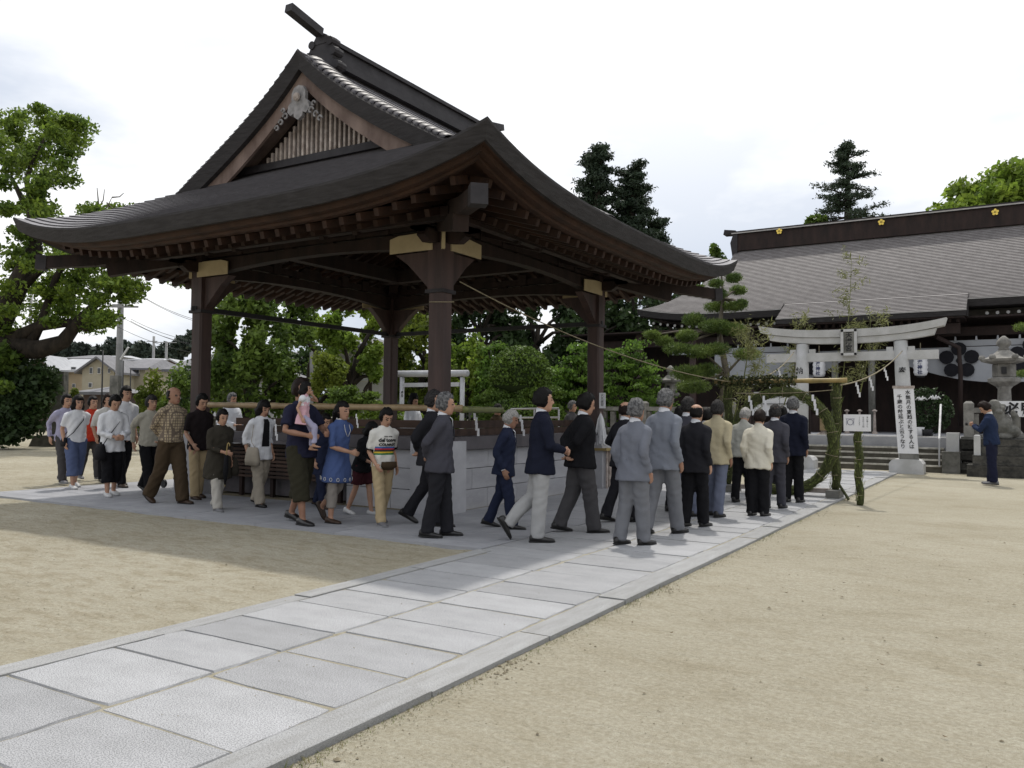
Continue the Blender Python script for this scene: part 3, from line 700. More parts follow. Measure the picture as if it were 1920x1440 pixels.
for col, off, st in (('水無月の夏越の祓する人は', .70, .05), ('千歳の齢延ぶと云うなり', .27, .16)):
    n = len(col); stp = (Lg-.12-st)/n; O = a0+Vector((w*off, -.02, 0))+dn*(st+stp*.55)
    place_text('board_lettering', col, min(stp, .15)*.98, 'ink', O, (1, 0, 0), upv, BD, True, bold=.002, spacing=stp/(min(stp, .15)*.98))
# ================================================================== STAIRS, TERRACE, WALLS
SX0, SX1 = -6.9, -1.62; SY = 24.45; RISE = .145; TR = .30; TZ = RISE*6
ST = thing('stone_stairs', 'six broad stone steps with pale edges behind the torii', 'stairs', ((SX0+SX1)/2, SY, 0))
for i in range(6):
    y0_, y1_ = SY+i*TR, SY+(i+1)*TR+(.02 if i < 5 else .5); z = RISE*(i+1)
    s = MB().box(((SX0+SX1)/2, (y0_+y1_)/2, z/2-.03), (SX1-SX0, y1_-y0_, z+.06-.004)).build('step', 'step_stone', ST)
    x = SX0
    while x < SX1-.1:
        e = min(x+1.32, SX1); MB().box(((x+e)/2, y0_+.02, z-.004), (e-x-.01, .07, .045)).build('step_nosing', 'step_edge', s); x = e
TER = ob('terrace', MB().box((-8, 34.5, TZ/2-.03), (60, 17.8, TZ+.055)).mesh('terrace', 'granite_smooth'), kind='structure')
# handrail
HR = thing('stair_handrail', 'white painted steel handrail on the right side of the steps', 'handrail', (-1.86, SY, 0))
MB().tube([at_y(1761, 875, SY-.1), at_y(1761, 822, SY-.1)], .022, 8).build('rail_post', 'white_metal', HR)
MB().tube([at_y(1761, 824, SY-.1), at_y(1764, 759, SY+1.6), at_y(1764, 759, SY+1.6)+Vector((0, .12, -.02))], .028, 8).build('hand_bar', 'rail_white', HR)
# retaining wall right and left with stones
STN = []
for s in range(6):
    r = random.Random(40+s); V = []; b = MB()
    for (yy, ins) in ((.35, 0), (-.05, .0), (-.13, .10)):
        for a, q in ((-.5, -.5), (.5, -.5), (.5, .5), (-.5, .5)):
            V.append((a*(1-ins*2)+r.uniform(-.05, .05), yy+r.uniform(-.03, .03), q*(1-ins*2)+r.uniform(-.05, .05)))
    Fs = [[8, 9, 10, 11]]+[[k+i, k+4+i, k+4+(i+1) % 4, k+(i+1) % 4] for k in (0, 4) for i in range(4)]
    b.add(V, Fs); STN.append(b.mesh('wall_stone', 'dark_stone'))
def stonewall(label, x0, x1, y, z1, rows_):
    w_ = thing('retaining_wall', label, 'wall', ((x0+x1)/2, y, 0)); MB().box(((x0+x1)/2, y+.22, z1/2-.02), (x1-x0, .3, z1+.02)).build('wall_backing', 'dark_stone', w_)
    h = z1/rows_
    for j in range(rows_):
        x = x0+random.uniform(-.1, .0)
        while x < x1-.1:
            l = random.uniform(.45, .85); e = min(x+l, x1)
            ob('wall_stone', random.choice(STN), w_, ((x+e)/2, y, h*(j+.5)), None, (e-x-.01, .8, h-.015)); x = e
    MB().box(((x0+x1)/2, y+.1, z1+.03), (x1-x0, .42, .07)).build('wall_cap', 'old_stone', w_); return w_
stonewall('dark rough stone retaining wall under the fence right of the steps', -1.18, 9, 24.75, .86, 3)
stonewall('dark rough stone retaining wall under the fence left of the steps', -19, -6.95, 24.75, .86, 3)
def cheek(x, label):
    c = thing('stair_pillar', label, 'pillar', (x, SY+.05, 0))
    MB().box((x, SY+.12, .24), (.42, .42, .54)).box((x, SY+.12, .52), (.44, .44, .03)).build('pillar_foot', 'old_stone', c)
    MB().box((x+.03, SY+.42, .52), (.30, .6, 1.0)).build('pillar_block', 'pale_stone', c)
cheek(-1.40, 'squat square stone pillar at the right foot of the steps'); cheek(-7.15, 'squat square stone pillar at the left foot of the steps')
FPm = MB(); FPm.box((0, 0, .30), (.15, .13, .62)); fpm = FPm.mesh('fence_picket', 'fence_stone')
def fence(label, A, B_, z0, posts=True, gap=.31, hh=.62, taper=True):
    A = Vector((*A, z0)); B_ = Vector((*B_, z0)); f = thing('stone_fence', label, 'fence', A, 'low stone picket fences')
    d = B_-A; ln = d.length; d.normalize(); ang = math.atan2(d.y, d.x)
    MB().beam(A+Vector((0, 0, hh+.08)), B_+Vector((0, 0, hh+.08)), .22, .13).build('fence_rail', 'fence_stone', f)
    MB().beam(A+Vector((0, 0, .03)), B_+Vector((0, 0, .03)), .2, .06).build('fence_base', 'fence_stone', f)
    n = int(ln/gap)
    for i in range(n): ob('fence_picket', fpm, f, A+d*(gap*(i+.5)), (0, 0, ang), (1, 1, hh/.62*1.))
    k = 0
    while k*2.8 <= ln+.01:
        p = A+d*(k*2.8); MB().box((p.x, p.y, z0+.44), (.24, .24, .88), ang).box((p.x, p.y, z0+.91), (.24, .24, .06), ang, .5).build('fence_post', 'fence_stone', f); k += 1
    return f
fence('stone picket fence on the wall to the right of the steps', (-1.0, 24.85), (8.8, 24.85), .92)
fence('stone picket fence on the wall left of the steps behind the procession', (-7.3, 24.85), (-18.5, 24.85), .92)
fence('stone picket fence behind the bamboo rail at middle left', (-19.2, 24.5), (-33, 22.6), .45, gap=.36)
fence('stone picket fence at far left before the houses', (-34.5, 25.0), (-41.5, 26.2), .30, gap=.4)
# ================================================================== MAIN HALL
HL = thing('shrine_hall', 'wide shrine hall with sweeping grey bark roof and dark timber front', 'shrine', (-6.5, 33, TZ))
ye, yr = 31.0, 36.8
eR = at_y(1810, 562, ye); eL = at_y(1195, 580, ye); _sl = (at_y(1386, 470, yr).z-eR.z)*.8/(yr-ye)
yk = min(np.arange(29.2, 30.9, .02), key=lambda y: abs((at_y(1812, 581, y).z+at_y(1455, 597, y).z)/2-(eR.z-_sl*(ye-y)))); yk = float(yk); kR = at_y(1812, 581, yk); kL = at_y(1455, 597, yk); print('yk', yk, kR.z, kL.z, eR.z)
rL = at_y(1386, 470, yr); rR = at_y(1900, 430, yr)
XLf = eL.x; XRt = 6.5; ze = eR.z; zr = rL.z+.02; xg = rL.x
HPf = lambda t: ze+(zr-ze)*(.80*t+.20*t*t)      # concave roof profile, t 0 eave .. 1 ridge
def hup(x): return .34*max(0, (xg+.8-x)/(xg+.8-XLf))**2.2 if x < xg+.8 else 0
b = MB(); NC = 48; nx = 46
for i in range(NC):
    t0_, t1_ = i/NC, (i+1)/NC; V = []
    for t, lift in ((t0_, 0), (t0_, .026), (t1_, 0)):
        xl = XLf+(xg-.15-XLf)*min(1, (t*1.28))**.8 if t < .78 else xg-.15
        for q in range(nx+1):
            x = xl+(XRt-xl)*(q/nx)**1.3; V.append((x, ye+(yr-ye)*t, HPf(t)+lift+hup(x)*(1-t)**2))
    bs = len(b.V); b.mi = 1; b.add(V, [[q, q+1, nx+q+2, nx+q+1] for q in range(nx)]); b.F += [[bs+(nx+1)+q, bs+(nx+1)+q+1, bs+2*(nx+1)+q+1, bs+2*(nx+1)+q] for q in range(nx)]; b.I += [0]*nx
b.build('roof', ['roof_grey', 'roof_butt'], HL)
# left hip end
b = MB()
for i in range(40):
    t0_, t1_ = i/40*.78, (i+1)/40*.78; V = []
    for t, lift in ((t0_, 0), (t0_, .025), (t1_, 0)):
        xl = XLf+(xg-.15-XLf)*min(1, (t*1.28))**.8; yb_ = 2*yr-(ye+(yr-ye)*t)
        for q in range(9): y = ye+(yr-ye)*t+(yb_-(ye+(yr-ye)*t))*q/8; V.append((xl, y, HPf(t)+lift+hup(xl)*(1-t)**2*abs(q/4-1)**3))
    b.add(V, [[s*9+q+1, s*9+q, (s+1)*9+q, (s+1)*9+q+1] for s in (0, 1) for q in range(8)])
b.build('hip_roof', 'roof_grey', HL)
MB().prism([(ye+(yr-ye)*.74, HPf(.74)), (yr, zr-.05), (2*yr-(ye+(yr-ye)*.74), HPf(.74))], .1, lambda y, z, d: (xg+.1+d, y, z)).build('gable_wall', 'hafu', HL)
# back slope so that the roof is whole
MB().add([(xg-.15, yr, zr), (XRt, yr, zr), (XRt, 2*yr-ye, ze), (XLf, 2*yr-ye, ze)], [[0, 1, 2, 3]]).build('back_roof', 'roof_grey', HL)
# porch (kohai) roof
b = MB(); n = max(3, int((ye+.5-yk)/((yr-ye)/48)+.5))
kz = (kR.z+kL.z)/2
for i in range(n):
    V = []; t0_, t1_ = i/n, (i+1)/n
    for t, lift in ((t0_, 0), (t0_, .026), (t1_, 0)):
        for q in range(nx+1):
            x = kL.x+(kR.x-kL.x)*q/nx; yy_ = yk+(ye+.5-yk)*t; V.append((x, yy_, kz+(HPf(.5/(yr-ye))-kz+.02)*t+lift))
    bs = len(b.V); b.mi = 1; b.add(V, [[q, q+1, nx+q+2, nx+q+1] for q in range(nx)]); b.F += [[bs+(nx+1)+q, bs+(nx+1)+q+1, bs+2*(nx+1)+q+1, bs+2*(nx+1)+q] for q in range(nx)]; b.I += [0]*nx
b.build('porch_roof', ['roof_grey', 'roof_butt'], HL)
MB().box(((kL.x+kR.x)/2, yk+.06, kz-.10), (kR.x-kL.x, .12, .18)).build('porch_fascia', 'fascia', HL)
MB().box(((kL.x+kR.x)/2, yk, kz-.005), (kR.x-kL.x+.02, .05, .03)).build('porch_edge', 'roof_edge', HL)
for xx in (kL.x-.02, kR.x+.02): MB().add([(xx, yk, kz+.03), (xx, yk, kz-.22), (xx, ye+.5, kz-.1), (xx, ye+.5, HPf(.1)+.04)], [[0, 1, 2, 3]]).build('porch_side', 'fascia', HL)
# eave fascias
for xa, xb in ((XLf, kL.x), (kR.x, XRt)):
    V = []; n = 20
    for q in range(n+1):
        x = xa+(xb-xa)*q/n; z = ze+hup(x); V += [(x, ye-.01, z+.035), (x, ye-.02, z-.0), (x, ye+.03, z-.22), (x, ye+.9, z-.24)]
    b = MB().add(V, [[q*4+j, q*4+4+j, q*4+5+j, q*4+1+j] for q in range(n) for j in range(3)]); b.build('eave_fascia', 'fascia', HL)
    V = []
    for q in range(n+1): x = xa+(xb-xa)*q/n; z = ze+hup(x); V += [(x, ye-.03, z+.045), (x, ye-.03, z+.015)]
    MB().add(V, [[q*2, q*2+2, q*2+3, q*2+1] for q in range(n)]).build('eave_edge', 'roof_edge', HL)
RT = MB().box((0, 0, 0), (.09, .5, .11)).mesh('rafter', 'wood_dark'); RE = MB().lathe([(.055, 0), (.055, .02)], (0, 0, 0), 8).mesh('rafter_end', 'white')
for k in range(60):
    x = XLf+.5+k*.30
    if x > XRt-.3: break
    if kL.x-.25 < x < kR.x+.25: continue
    z = ze+hup(x)-.42
    if at_y(1200, 600, ye).x < x: 
        o = ob('rafter', RT, HL, (x, ye+.75, z)); ob('rafter_end', RE, o, (x, ye+.5, z), (math.pi/2, 0, 0))
for k in range(24):
    x = kL.x+.2+k*.24
    if x < kR.x-.1: ob('rafter', RT, HL, (x, yk+.6, kz-.30))
MB().box((-4.5, ye+1.5, ze-.55), (24, 2.6, .06)).build('eave_ceiling', 'wood_dark', HL)
MB().box(((kL.x+kR.x)/2, yk+.9, kz-.22), (kR.x-kL.x-.1, 1.7, .05)).build('porch_ceiling', 'wood_dark', HL)
# ridge band with gold plum crests
MB().box(((xg+XRt)/2, yr, zr+.30), (XRt-xg+.1, .5, .74)).build('ridge_band', 'wood_dark', HL)
MB().box(((xg+XRt)/2-.1, yr, zr+.74), (XRt-xg+.45, .62, .12)).build('ridge_cap', 'fascia', HL)
MB().box(((xg+XRt)/2-.08, yr-.33, zr+.71), (XRt-xg+.35, .03, .05)).build('ridge_edge', 'roof_edge', HL)
MB().prism([(-.5, .0), (.05, -.02), (.05, .14), (-.45, .22)], .5, lambda a, z, d: (xg-.15+a, yr+d, zr+.72+z)).build('ridge_end_tip', 'fascia', HL)
MB().prism([(-.12, -.35), (.1, -.35), (.1, .7), (-.08, .7), (-.22, .3)], .6, lambda a, z, d: (xg-.1+a, yr+d, zr+z)).build('ridge_end_ornament', 'ridge', HL)
def plum(c, R_, m, name, par, y, rr=.37):
    b = MB()
    for k in range(5):
        a = math.pi/2+k*2*math.pi/5; b.prism([(R_*.63*math.cos(a)+R_*rr*math.cos(t), R_*.63*math.sin(a)+R_*rr*math.sin(t)) for t in np.linspace(0, 2*math.pi, 13)[:-1]], .02, lambda p_, q_, d: (c[0]+p_, y+d, c[1]+q_))
    b.prism([(R_*.16*math.cos(t), R_*.16*math.sin(t)) for t in np.linspace(0, 2*math.pi, 9)[:-1]], .02, lambda p_, q_, d: (c[0]+p_, y+d, c[1]+q_))
    return b.build(name, m, par)
for q in ((1462, 433), (1653, 416), (1866, 397)):
    p = at_y(*q, yr-.27); plum((p.x, p.z-.03), .13, 'gold', 'plum_crest', HL, yr-.36)
# body: dark interior, columns, walls
MB().box((-4.3, yr+1.2, 2.9), (25, 8.6, 4.2)).build('hall_body', 'wood_dark', HL)
for x in (-13.2, -10.9, -8.6, 3.2): MB().box((x, ye+1.0, 2.8), (.26, .26, 3.9)).build('hall_post', 'post_wood', HL)
for x in (at_y(1499, 700, yk+.55).x, at_y(1694, 700, yk+.55).x): 
    MB().box((x, yk+.55, 2.55), (.28, .28, 3.4)).box((x, yk+.55, TZ+.15), (.42, .42, .3)).build('porch_post', 'post_wood', HL)
MB().box(((kL.x+kR.x)/2, yk+.55, kz-.55), (kR.x-kL.x-.4, .2, .34)).build('porch_beam', 'wood_dark', HL)
MB().box((-4.5, ye+1.0, 4.35), (23, .2, .3)).build('hall_beam', 'wood_dark', HL)
# white-cream rail above the curtain
q0 = at_y(1830, 643, ye+.7)
for xa, xb in ((XLf+1.2, kL.x+.1), (kR.x-.6, XRt)):
    rb = MB().box(((xa+xb)/2, ye+.7, q0.z), (xb-xa, .06, .20)).build('curtain_rail', 'curtain', HL)
    x = xa+.2
    while x < xb: MB().box((x, ye+.66, q0.z+.16), (.07, .05, .14), 0, .6).build('rail_knob', 'curtain', rb); x += .62
CU = thing('shrine_curtain', 'long grey white curtain with black plum crests swagged across the hall front', 'curtain', (-4, ye+.6, 3))
zt = q0.z-.13; cc = at_y(1612, 650, ye+.6).x; zlow = at_y(1900, 716, ye+.6).z; zmid = at_y(1612, 668, ye+.6).z
V = []; n = 120; xa, xb = at_y(1340, 700, ye+.6).x, XRt
for i in range(n+1):
    x = xa+(xb-xa)*i/n; u = min(1, abs(x-cc)/(4.2 if x > cc else 2.6)); u = max(0, (u-.12)/.88)
    zb_ = zmid+(zlow-zmid)*(math.sin(u*math.pi/2))**1.1
    for j in range(5): f = j/4; V.append((x, ye+.6+.035*math.sin(x*9+f*2)*f, zt+(zb_-zt)*f))
MB().add(V, [[i*5+j, i*5+j+1, i*5+6+j, i*5+5+j] for i in range(n) for j in range(4)]).build('curtain_cloth', 'curtain', CU, True)
for q, R_ in (((1798, 676), .62), ((1510, 676), .60), ((1932, 668), .6)):
    p = at_y(*q, ye+.5); plum((p.x, p.z), R_, 'crest', 'plum_crest', CU, ye+.53)
# lanterns with writing
for q, nm, lb in (((1726, 685), 1, 'right'), ((1536, 688), 1, 'left')):
    p = at_y(*q, yk+.4); ln = thing('paper_lantern', 'white paper lantern with blue writing hanging near the %s porch post' % lb, 'lantern', p, 'paper lanterns under the shrine eave')
    MB().lathe([(.10, -.36), (.18, -.33), (.22, -.22), (.20, -.15), (.225, -.08), (.205, 0), (.225, .08), (.20, .15), (.22, .22), (.18, .33), (.10, .36)], p, 16).build('lantern_body', 'paper', ln, True)
    MB().lathe([(.13, .35), (.13, .41)], p, 14).build('lantern_rim', 'dark_metal', ln); MB().lathe([(.12, -.40), (.12, -.35)], p, 14).build('lantern_rim', 'dark_metal', ln)
    MB().tube([p+Vector((0, 0, .4)), p+Vector((0, 0, .75))], .012, 5).build('hanging_cord', 'rope', ln)
    for j, ch in enumerate('天満神社'): place_text('lantern_lettering', ch, .155, 'ink_blue', (p.x, p.y-.235, p.z+.25-j*.165), (1, 0, 0), (0, 0, 1), ln, bold=.004)
# offering rail, altar bits, lattice panels inside
for i in range(6):
    for x in (at_y(1425, 700, ye+.9).x,): pass
p0 = at_y(1405, 790, 27.5)
NB = thing('notice_rack', 'pale gridded panel rack standing behind the grass ring', 'rack', (p0.x, 27.5, TZ))
for i in range(4):
    q = MB().box((p0.x+.35+i*.42, 27.5, 1.82), (.40, .03, .80)).build('panel', 'paper', NB)
for z in (1.42, 1.82, 2.22): MB().box((p0.x+1.0, 27.46, z), (1.75, .03, .02)).build('panel_bar', 'dark_metal', NB)
for x in (p0.x+.1, p0.x+1.9): MB().box((x, 27.5, 1.5), (.08, .08, 1.35)).build('rack_post', 'wood_dark', NB)
p = at_y(1467, 770, 27.8)
MB().box((p.x+.35, 28.2, 1.9), (.55, .3, 1.1)).build('white_cloth_table', 'paper', label='tall white cloth covered stand under the hall eave', cat='stand')
# flower vases and plants on the terrace right of the path
for q, h_ in (((1722, 803), .26), ((1738, 803), .20)):
    p = at_y(*q, 27.4); pt = thing('plant_pot' , ('white' if h_ > .22 else 'dark small')+' plant pot on the terrace beside the board', 'plant pot', (p.x, 27.4, TZ))
    MB().lathe([(.12, TZ), (.17, TZ+h_), (.15, TZ+h_), (.14, TZ+h_-.03)], (p.x, 27.4, 0), 14).build('pot', 'white' if h_ > .22 else 'dark_metal', pt, True)
p = at_y(1737, 760, 28.0)
foliage('leafy_shrub', blob((p.x, 28.0, TZ+.75), (.75, .5, .75), 1600), .06, 'leaf_dark', label='dark leafy shrub on the terrace right of the white board', cat='shrub')
for q in ((1727, 750), (1752, 748)):
    p = at_y(*q, 27.6); w_ = MB()
    for k in range(6): a = k*1.05; w_.tube([p, p+Vector((.10*math.cos(a), .03, .06+.04*math.sin(a))), p+Vector((.17*math.cos(a), .04, .02*math.sin(a)))], [.02, .035, .01], 5)
    w_.build('white_lily', 'white', label='white flowers in the dark shrub, %s cluster' % ('left' if q[0] < 1740 else 'right'), cat='flowers')
for q in ((1612, 800), (1588, 795), (1640, 790)):
    p = at_y(*q, 29.2); MB().lathe([(.10, TZ), (.05, TZ+.1), (.03, TZ+.7), (.09, TZ+.75), (.02, TZ+.8)], (p.x, 29.2, 0), 10).build('offering_stand', 'slat', True and None, label='slim wooden offering stand at px place %s inside the hall doorway' % {1612: 'centre', 1588: 'left', 1640: 'right'}[q[0]] , cat='stand')
for o in [o for o in bpy.data.objects if o.name.startswith('offering_stand')]: o['label'] = o['label'].replace('at px place ', 'at the ')
for q in ((1566, 700), (1635, 700)):
    p = at_y(q[0], 760, 30.4); MB().tube([(p.x, 30.4, TZ), (p.x, 30.4, 3.6)], .11, 12).build('inner_column', 'old_stone', HL, True)
OB = thing('offertory_box', 'dark slatted offertory box in the hall doorway', 'box', (-5.6, 30.9, TZ))
MB().box((-5.4, 30.9, TZ+.3), (1.5, .6, .6)).build('box_body', 'wood_dark', OB)
for i in range(10): MB().box((-6.05+i*.145, 30.9, TZ+.62), (.05, .6, .03)).build('box_slat', 'slat_brown', OB)
# small upright lantern box at (1545,795)
p = at_y(1545, 806, 27.0); LB = thing('standing_lantern', 'small wooden standing lantern on the terrace behind the ring', 'lantern', (p.x, 27, TZ))
MB().lathe([(.22, TZ), (.10, TZ+.08), (.09, TZ+.12)], (p.x, 27, 0), 10).build('lantern_foot', 'slat', LB); MB().box((p.x, 27, TZ+.35), (.26, .26, .46)).build('lantern_case', 'bamboo', LB)
for s in (-1, 1): MB().box((p.x+s*.12, 26.88, TZ+.35), (.04, .04, .5)).build('case_edge', 'wood_dark', LB)
# gutter pipe at right of torii
MB().tube([at_y(1757, 632, ye-.4), at_y(1798, 652, ye-.4), at_y(1801, 700, ye-.4), at_y(1801, 800, ye-.4)], .07, 8).build('downpipe', 'wood_dark', HL, True)
# stone lanterns
def stone_lantern(x, y, z0, h, label, grp='stone lanterns'):
    s = h/2.6; l = thing('stone_lantern', label, 'lantern', (x, y, z0), grp)
    def lt(nm, pr, n=6, sm=False): MB().lathe([(r_*s, z0+z*s) for r_, z in pr], (x, y, 0), n).build(nm, 'fence_stone', l, sm)
    lt('lantern_base', [(.42, 0), (.42, .12), (.36, .2), (.24, .3)], 6)
    lt('lantern_shaft', [(.19, .3), (.17, .38), (.17, .75), (.20, .80), (.20, .86), (.16, .9), (.15, 1.28), (.2, 1.34)], 14, True)
    lt('lantern_platform', [(.2, 1.34), (.38, 1.46), (.38, 1.54), (.28, 1.58)], 6)
    lt('fire_box', [(.25, 1.58), (.27, 1.60), (.27, 1.90), (.25, 1.93)], 6)
    lt('lantern_roof', [(.30, 1.93), (.52, 1.99), (.55, 2.05), (.44, 2.08), (.28, 2.16), (.14, 2.28)], 6)
    for k in range(6):
        a = k*math.pi/3; MB().lathe([(.0, -.07*s), (.07*s, -.05*s), (.08*s, 0), (.06*s, .06*s), (0, .07*s)], (x+.50*s*math.cos(a), y+.50*s*math.sin(a), z0+2.09*s), 8).build('roof_scroll', 'fence_stone', l, True)
    lt('lantern_jewel', [(.10, 2.26), (.14, 2.32), (.10, 2.36), (.17, 2.42), (.17, 2.50), (.12, 2.58), (.03, 2.66)], 12, True)
    MB().box((x, y-.255*s, z0+1.75*s), (.12*s, .04*s, .18*s)).build('fire_opening', 'dark_metal', l)
    return l
p = at_y(1884, 800, 26.6); stone_lantern(p.x, 26.6, TZ, at_y(1884, 634, 26.6).z-TZ, 'tall mossy stone lantern behind the right fence')
p = at_y(1257, 760, 27.2); stone_lantern(p.x, 27.2, TZ, at_y(1257, 688, 27.2).z-TZ, 'stone lantern in the shade beside the bright maple')
# guardian lion
p = at_y(1872, 803, 24.0); KX, KY = p.x+.12, 24.05
KO = thing('guardian_lion', 'weathered seated stone guardian lion on the right pedestal', 'statue', (KX, KY, .92))
KP = thing('lion_pedestal', 'stepped dark stone pedestal under the guardian lion', 'pedestal', (KX, KY, 0))
for z0_, z1_, w_ in ((-.03, .26, 1.6), (.26, .50, 1.35), (.50, .72, 1.15), (.72, .90, 1.0)): MB().box((KX, KY, (z0_+z1_)/2), (w_, .9*w_/1.2+.1, z1_-z0_-.008)).build('pedestal_tier', 'dark_stone', KP)
def skinmesh(name, parts, m, vox=.02, **k): VOX.append((name, parts, m, vox, k))
VOX = []
# ================================================================== GRASS RING
RY = 15.45; rcx, rcz, RR = -3.42, 1.02, .86
q = at_y(1562, 820, RY); q2 = at_y(1378, 820, RY); top = at_y(1450, 735, RY); bot = at_y(1500, 922, RY)
rcx = (q.x+q2.x)/2; RR = (q.x-q2.x)/2; rcz = (top.z+bot.z)/2; RZ = (top.z-bot.z)/2
RG = thing('grass_ring', 'big ring of bound green reeds standing across the path', 'grass ring', (rcx, RY, 0))
b = MB(); pts = [Vector((rcx+RR*math.cos(t), RY, rcz+RZ*math.sin(t))) for t in np.linspace(0, 2*math.pi, 49)]
b.tube(pts, [.085+.014*math.sin(i*2.9)+.008*math.sin(i*1.3) for i in range(49)], 12, False); b.build('reed_bundle', 'straw', RG, True)
sp = []
for t in np.linspace(0, 2*math.pi, 700): 
    for _ in range(4):
        a = random.uniform(0, 6.28); rr = .09; sp.append((rcx+(RR+rr*math.cos(a))*math.cos(t), RY+rr*math.sin(a), rcz+(RZ+rr*math.cos(a))*math.sin(t)))
def blades(pts, size):
    pts = np.asarray(pts); n = len(pts); c = np.array([rcx, RY, rcz]); r_ = pts-c; tg = np.stack([-r_[:, 2], r_[:, 1]*0, r_[:, 0]], 1); tg /= np.linalg.norm(tg, axis=1)[:, None]
    a = tg+RNG.normal(size=(n, 3))*.28; a /= np.linalg.norm(a, axis=1)[:, None]; b_ = np.cross(a, RNG.normal(size=(n, 3))); b_ /= np.linalg.norm(b_, axis=1)[:, None]; s = size*RNG.uniform(.5, 1.3, n)[:, None]
    V = np.stack([pts-b_*.005, pts+b_*.005, pts+a*s], 1).reshape(-1, 3); return V, np.arange(3*n).reshape(-1, 3)
mat('reed', (.17, .20, .06), .7, (.09, .12, .03), 20, 2, face=.5)
V, Fs = blades(sp, .11); ob('reed_blades', mk('reed_blades', V, Fs, 'reed', leaf=RNG.random(len(Fs))), RG)
for k in range(14):
    t = k/14*2*math.pi+.2; c = Vector((rcx+RR*math.cos(t), RY, rcz+RZ*math.sin(t))); u = Vector((math.cos(t), 0, math.sin(t)))
    MB().tube([c+u*.108*math.cos(a)+Vector((0, .108*math.sin(a), 0)) for a in np.linspace(0, 2*math.pi, 13)], .005, 4, False).build('ring_binding', 'rope', RG)
FR = thing('bamboo_stand', 'reed wrapped bamboo stand with stone feet holding up the grass ring', 'stand', (rcx, RY+.2, 0))
def wrapped(par, x0, x1, y, z0, z1, r_=.10, nm='wrapped_post', sw=.02):
    n = 26; pts = [Vector((x0+(x1-x0)*i/n+sw*math.sin(i*.5), y, z0+(z1-z0)*i/n)) for i in range(n+1)]
    MB().tube(pts, [r_*(.92+.10*math.sin(i*1.1+y))*(.75 if i == 0 else 1) for i in range(n+1)], 11).build(nm, 'straw', par, True)
    sp = [(p.x+r_*math.cos(a), y+r_*math.sin(a), random.uniform(z0, z1)) for p in pts for a in [random.uniform(0, 6.28) for _ in range(24)]]
    sp = np.array(sp); sp[:, 0] = np.interp(sp[:, 2], [z0, z1], [x0, x1])+RNG.uniform(-r_, r_, len(sp))
    a = RNG.normal(size=(len(sp), 3))*.25; a[:, 2] += 1; bb = np.cross(a, RNG.normal(size=a.shape)); bb /= np.linalg.norm(bb, axis=1)[:, None]; s = .10*RNG.uniform(.5, 1.3, len(sp))[:, None]
    V = np.stack([sp-bb*.005, sp+bb*.005, sp+a*s], 1).reshape(-1, 3); ob('reed_blades', mk('reed_blades', V, np.arange(len(V)).reshape(-1, 3), 'reed', leaf=RNG.random(len(sp))), par)
    for k in range(4):
        z = z0+(z1-z0)*(k+.6)/4.3; x = x0+(x1-x0)*(z-z0)/(z1-z0)
        MB().tube([(x+r_*1.06*math.cos(t), y+r_*1.06*math.sin(t), z+.01*math.sin(t)) for t in np.linspace(0, 2*math.pi, 13)], .006, 4, False).build('binding', 'rope', par)
p = at_y(1569, 712, RY+.2); f = at_y(1566, 925, RY+.2); wrapped(FR, f.x, p.x, RY+.2, .12, p.z, .085)
p = at_y(1366, 716, RY+.2); wrapped(FR, p.x-.02, p.x, RY+.2, .12, p.z, .085)
a = at_y(1340, 716, RY+.06); b_ = at_y(1588, 713, RY+.06); n = 16
pts = [a.lerp(b_, i/n) for i in range(n+1)]; MB().tube(pts, [.042 if i % 4 else .047 for i in range(n+1)], 10).build('bamboo_bar', 'bamboo_yellow', FR, True)
foliage('bar_foliage', np.array([a.lerp(b_, RNG.uniform(0, .62))+Vector(RNG.normal(0, .05, 3)) for _ in range(1200)]), .035, 'straw', FR)
for q in ((1565, 932), (1372, 900)):
    p = at_y(q[0], 920, RY+.1); MB().box((p.x, RY+.1, .06), (.22, .5, .13)).build('foot_block', 'old_stone', FR)
a = at_y(1385, 905, RY+.1); b_ = at_y(1556, 925, RY+.1); MB().beam((a.x, RY+.1, .10), (b_.x, RY+.1, .10), .07, .08).build('foot_rail', 'slat', FR)
MB().tube([at_y(1571, 905, RY+.1), gp(1591, 936, .0)], .025, 6).build('brace', 'straw', FR)
# sign on its own wrapped post
SY_ = 14.55; f = gp(1612, 944); SGP = thing('sign_post', 'reed wrapped post carrying a small white notice beside the path', 'sign post', (f.x, f.y, 0))
p = at_y(1609, 806, f.y); wrapped(SGP, f.x, p.x, f.y, -.03, p.z+.02, .062)
a = at_y(1582, 777, f.y-.1); c = at_y(1633, 809, f.y-.1); z0, z1 = c.z, a.z; xw = c.x-a.x
sg = MB().box(((a.x+c.x)/2, f.y-.11, (z0+z1)/2), (xw, .025, z1-z0)).build('notice_board', 'paper', SGP)
cx_, cz_ = a.x+xw*.25, (z0+z1)/2+.01
MB().tube([(cx_+.045*math.cos(t), f.y-.124, cz_+.045*math.sin(t)) for t in np.linspace(0, 2*math.pi, 21)], .004, 4, False).build('ring_drawing', 'ink_blue', sg)
for s in (-1, 1): MB().tube([(cx_+s*.055, f.y-.124, cz_-.05), (cx_+s*.055, f.y-.124, cz_+.055)], .003, 4).build('post_drawing', 'ink_blue', sg)
MB().tube([(cx_-.07, f.y-.124, cz_+.055), (cx_+.07, f.y-.124, cz_+.055)], .003, 4).build('bar_drawing', 'ink_blue', sg)
for i, tx in enumerate(('茅の輪くぐり', '左右左と三回', 'くぐります')): place_text('notice_lettering', tx, .030, 'ink', (c.x-.05-i*.06, f.y-.125, z1-.05), (1, 0, 0), (0, 0, 1), sg, True)
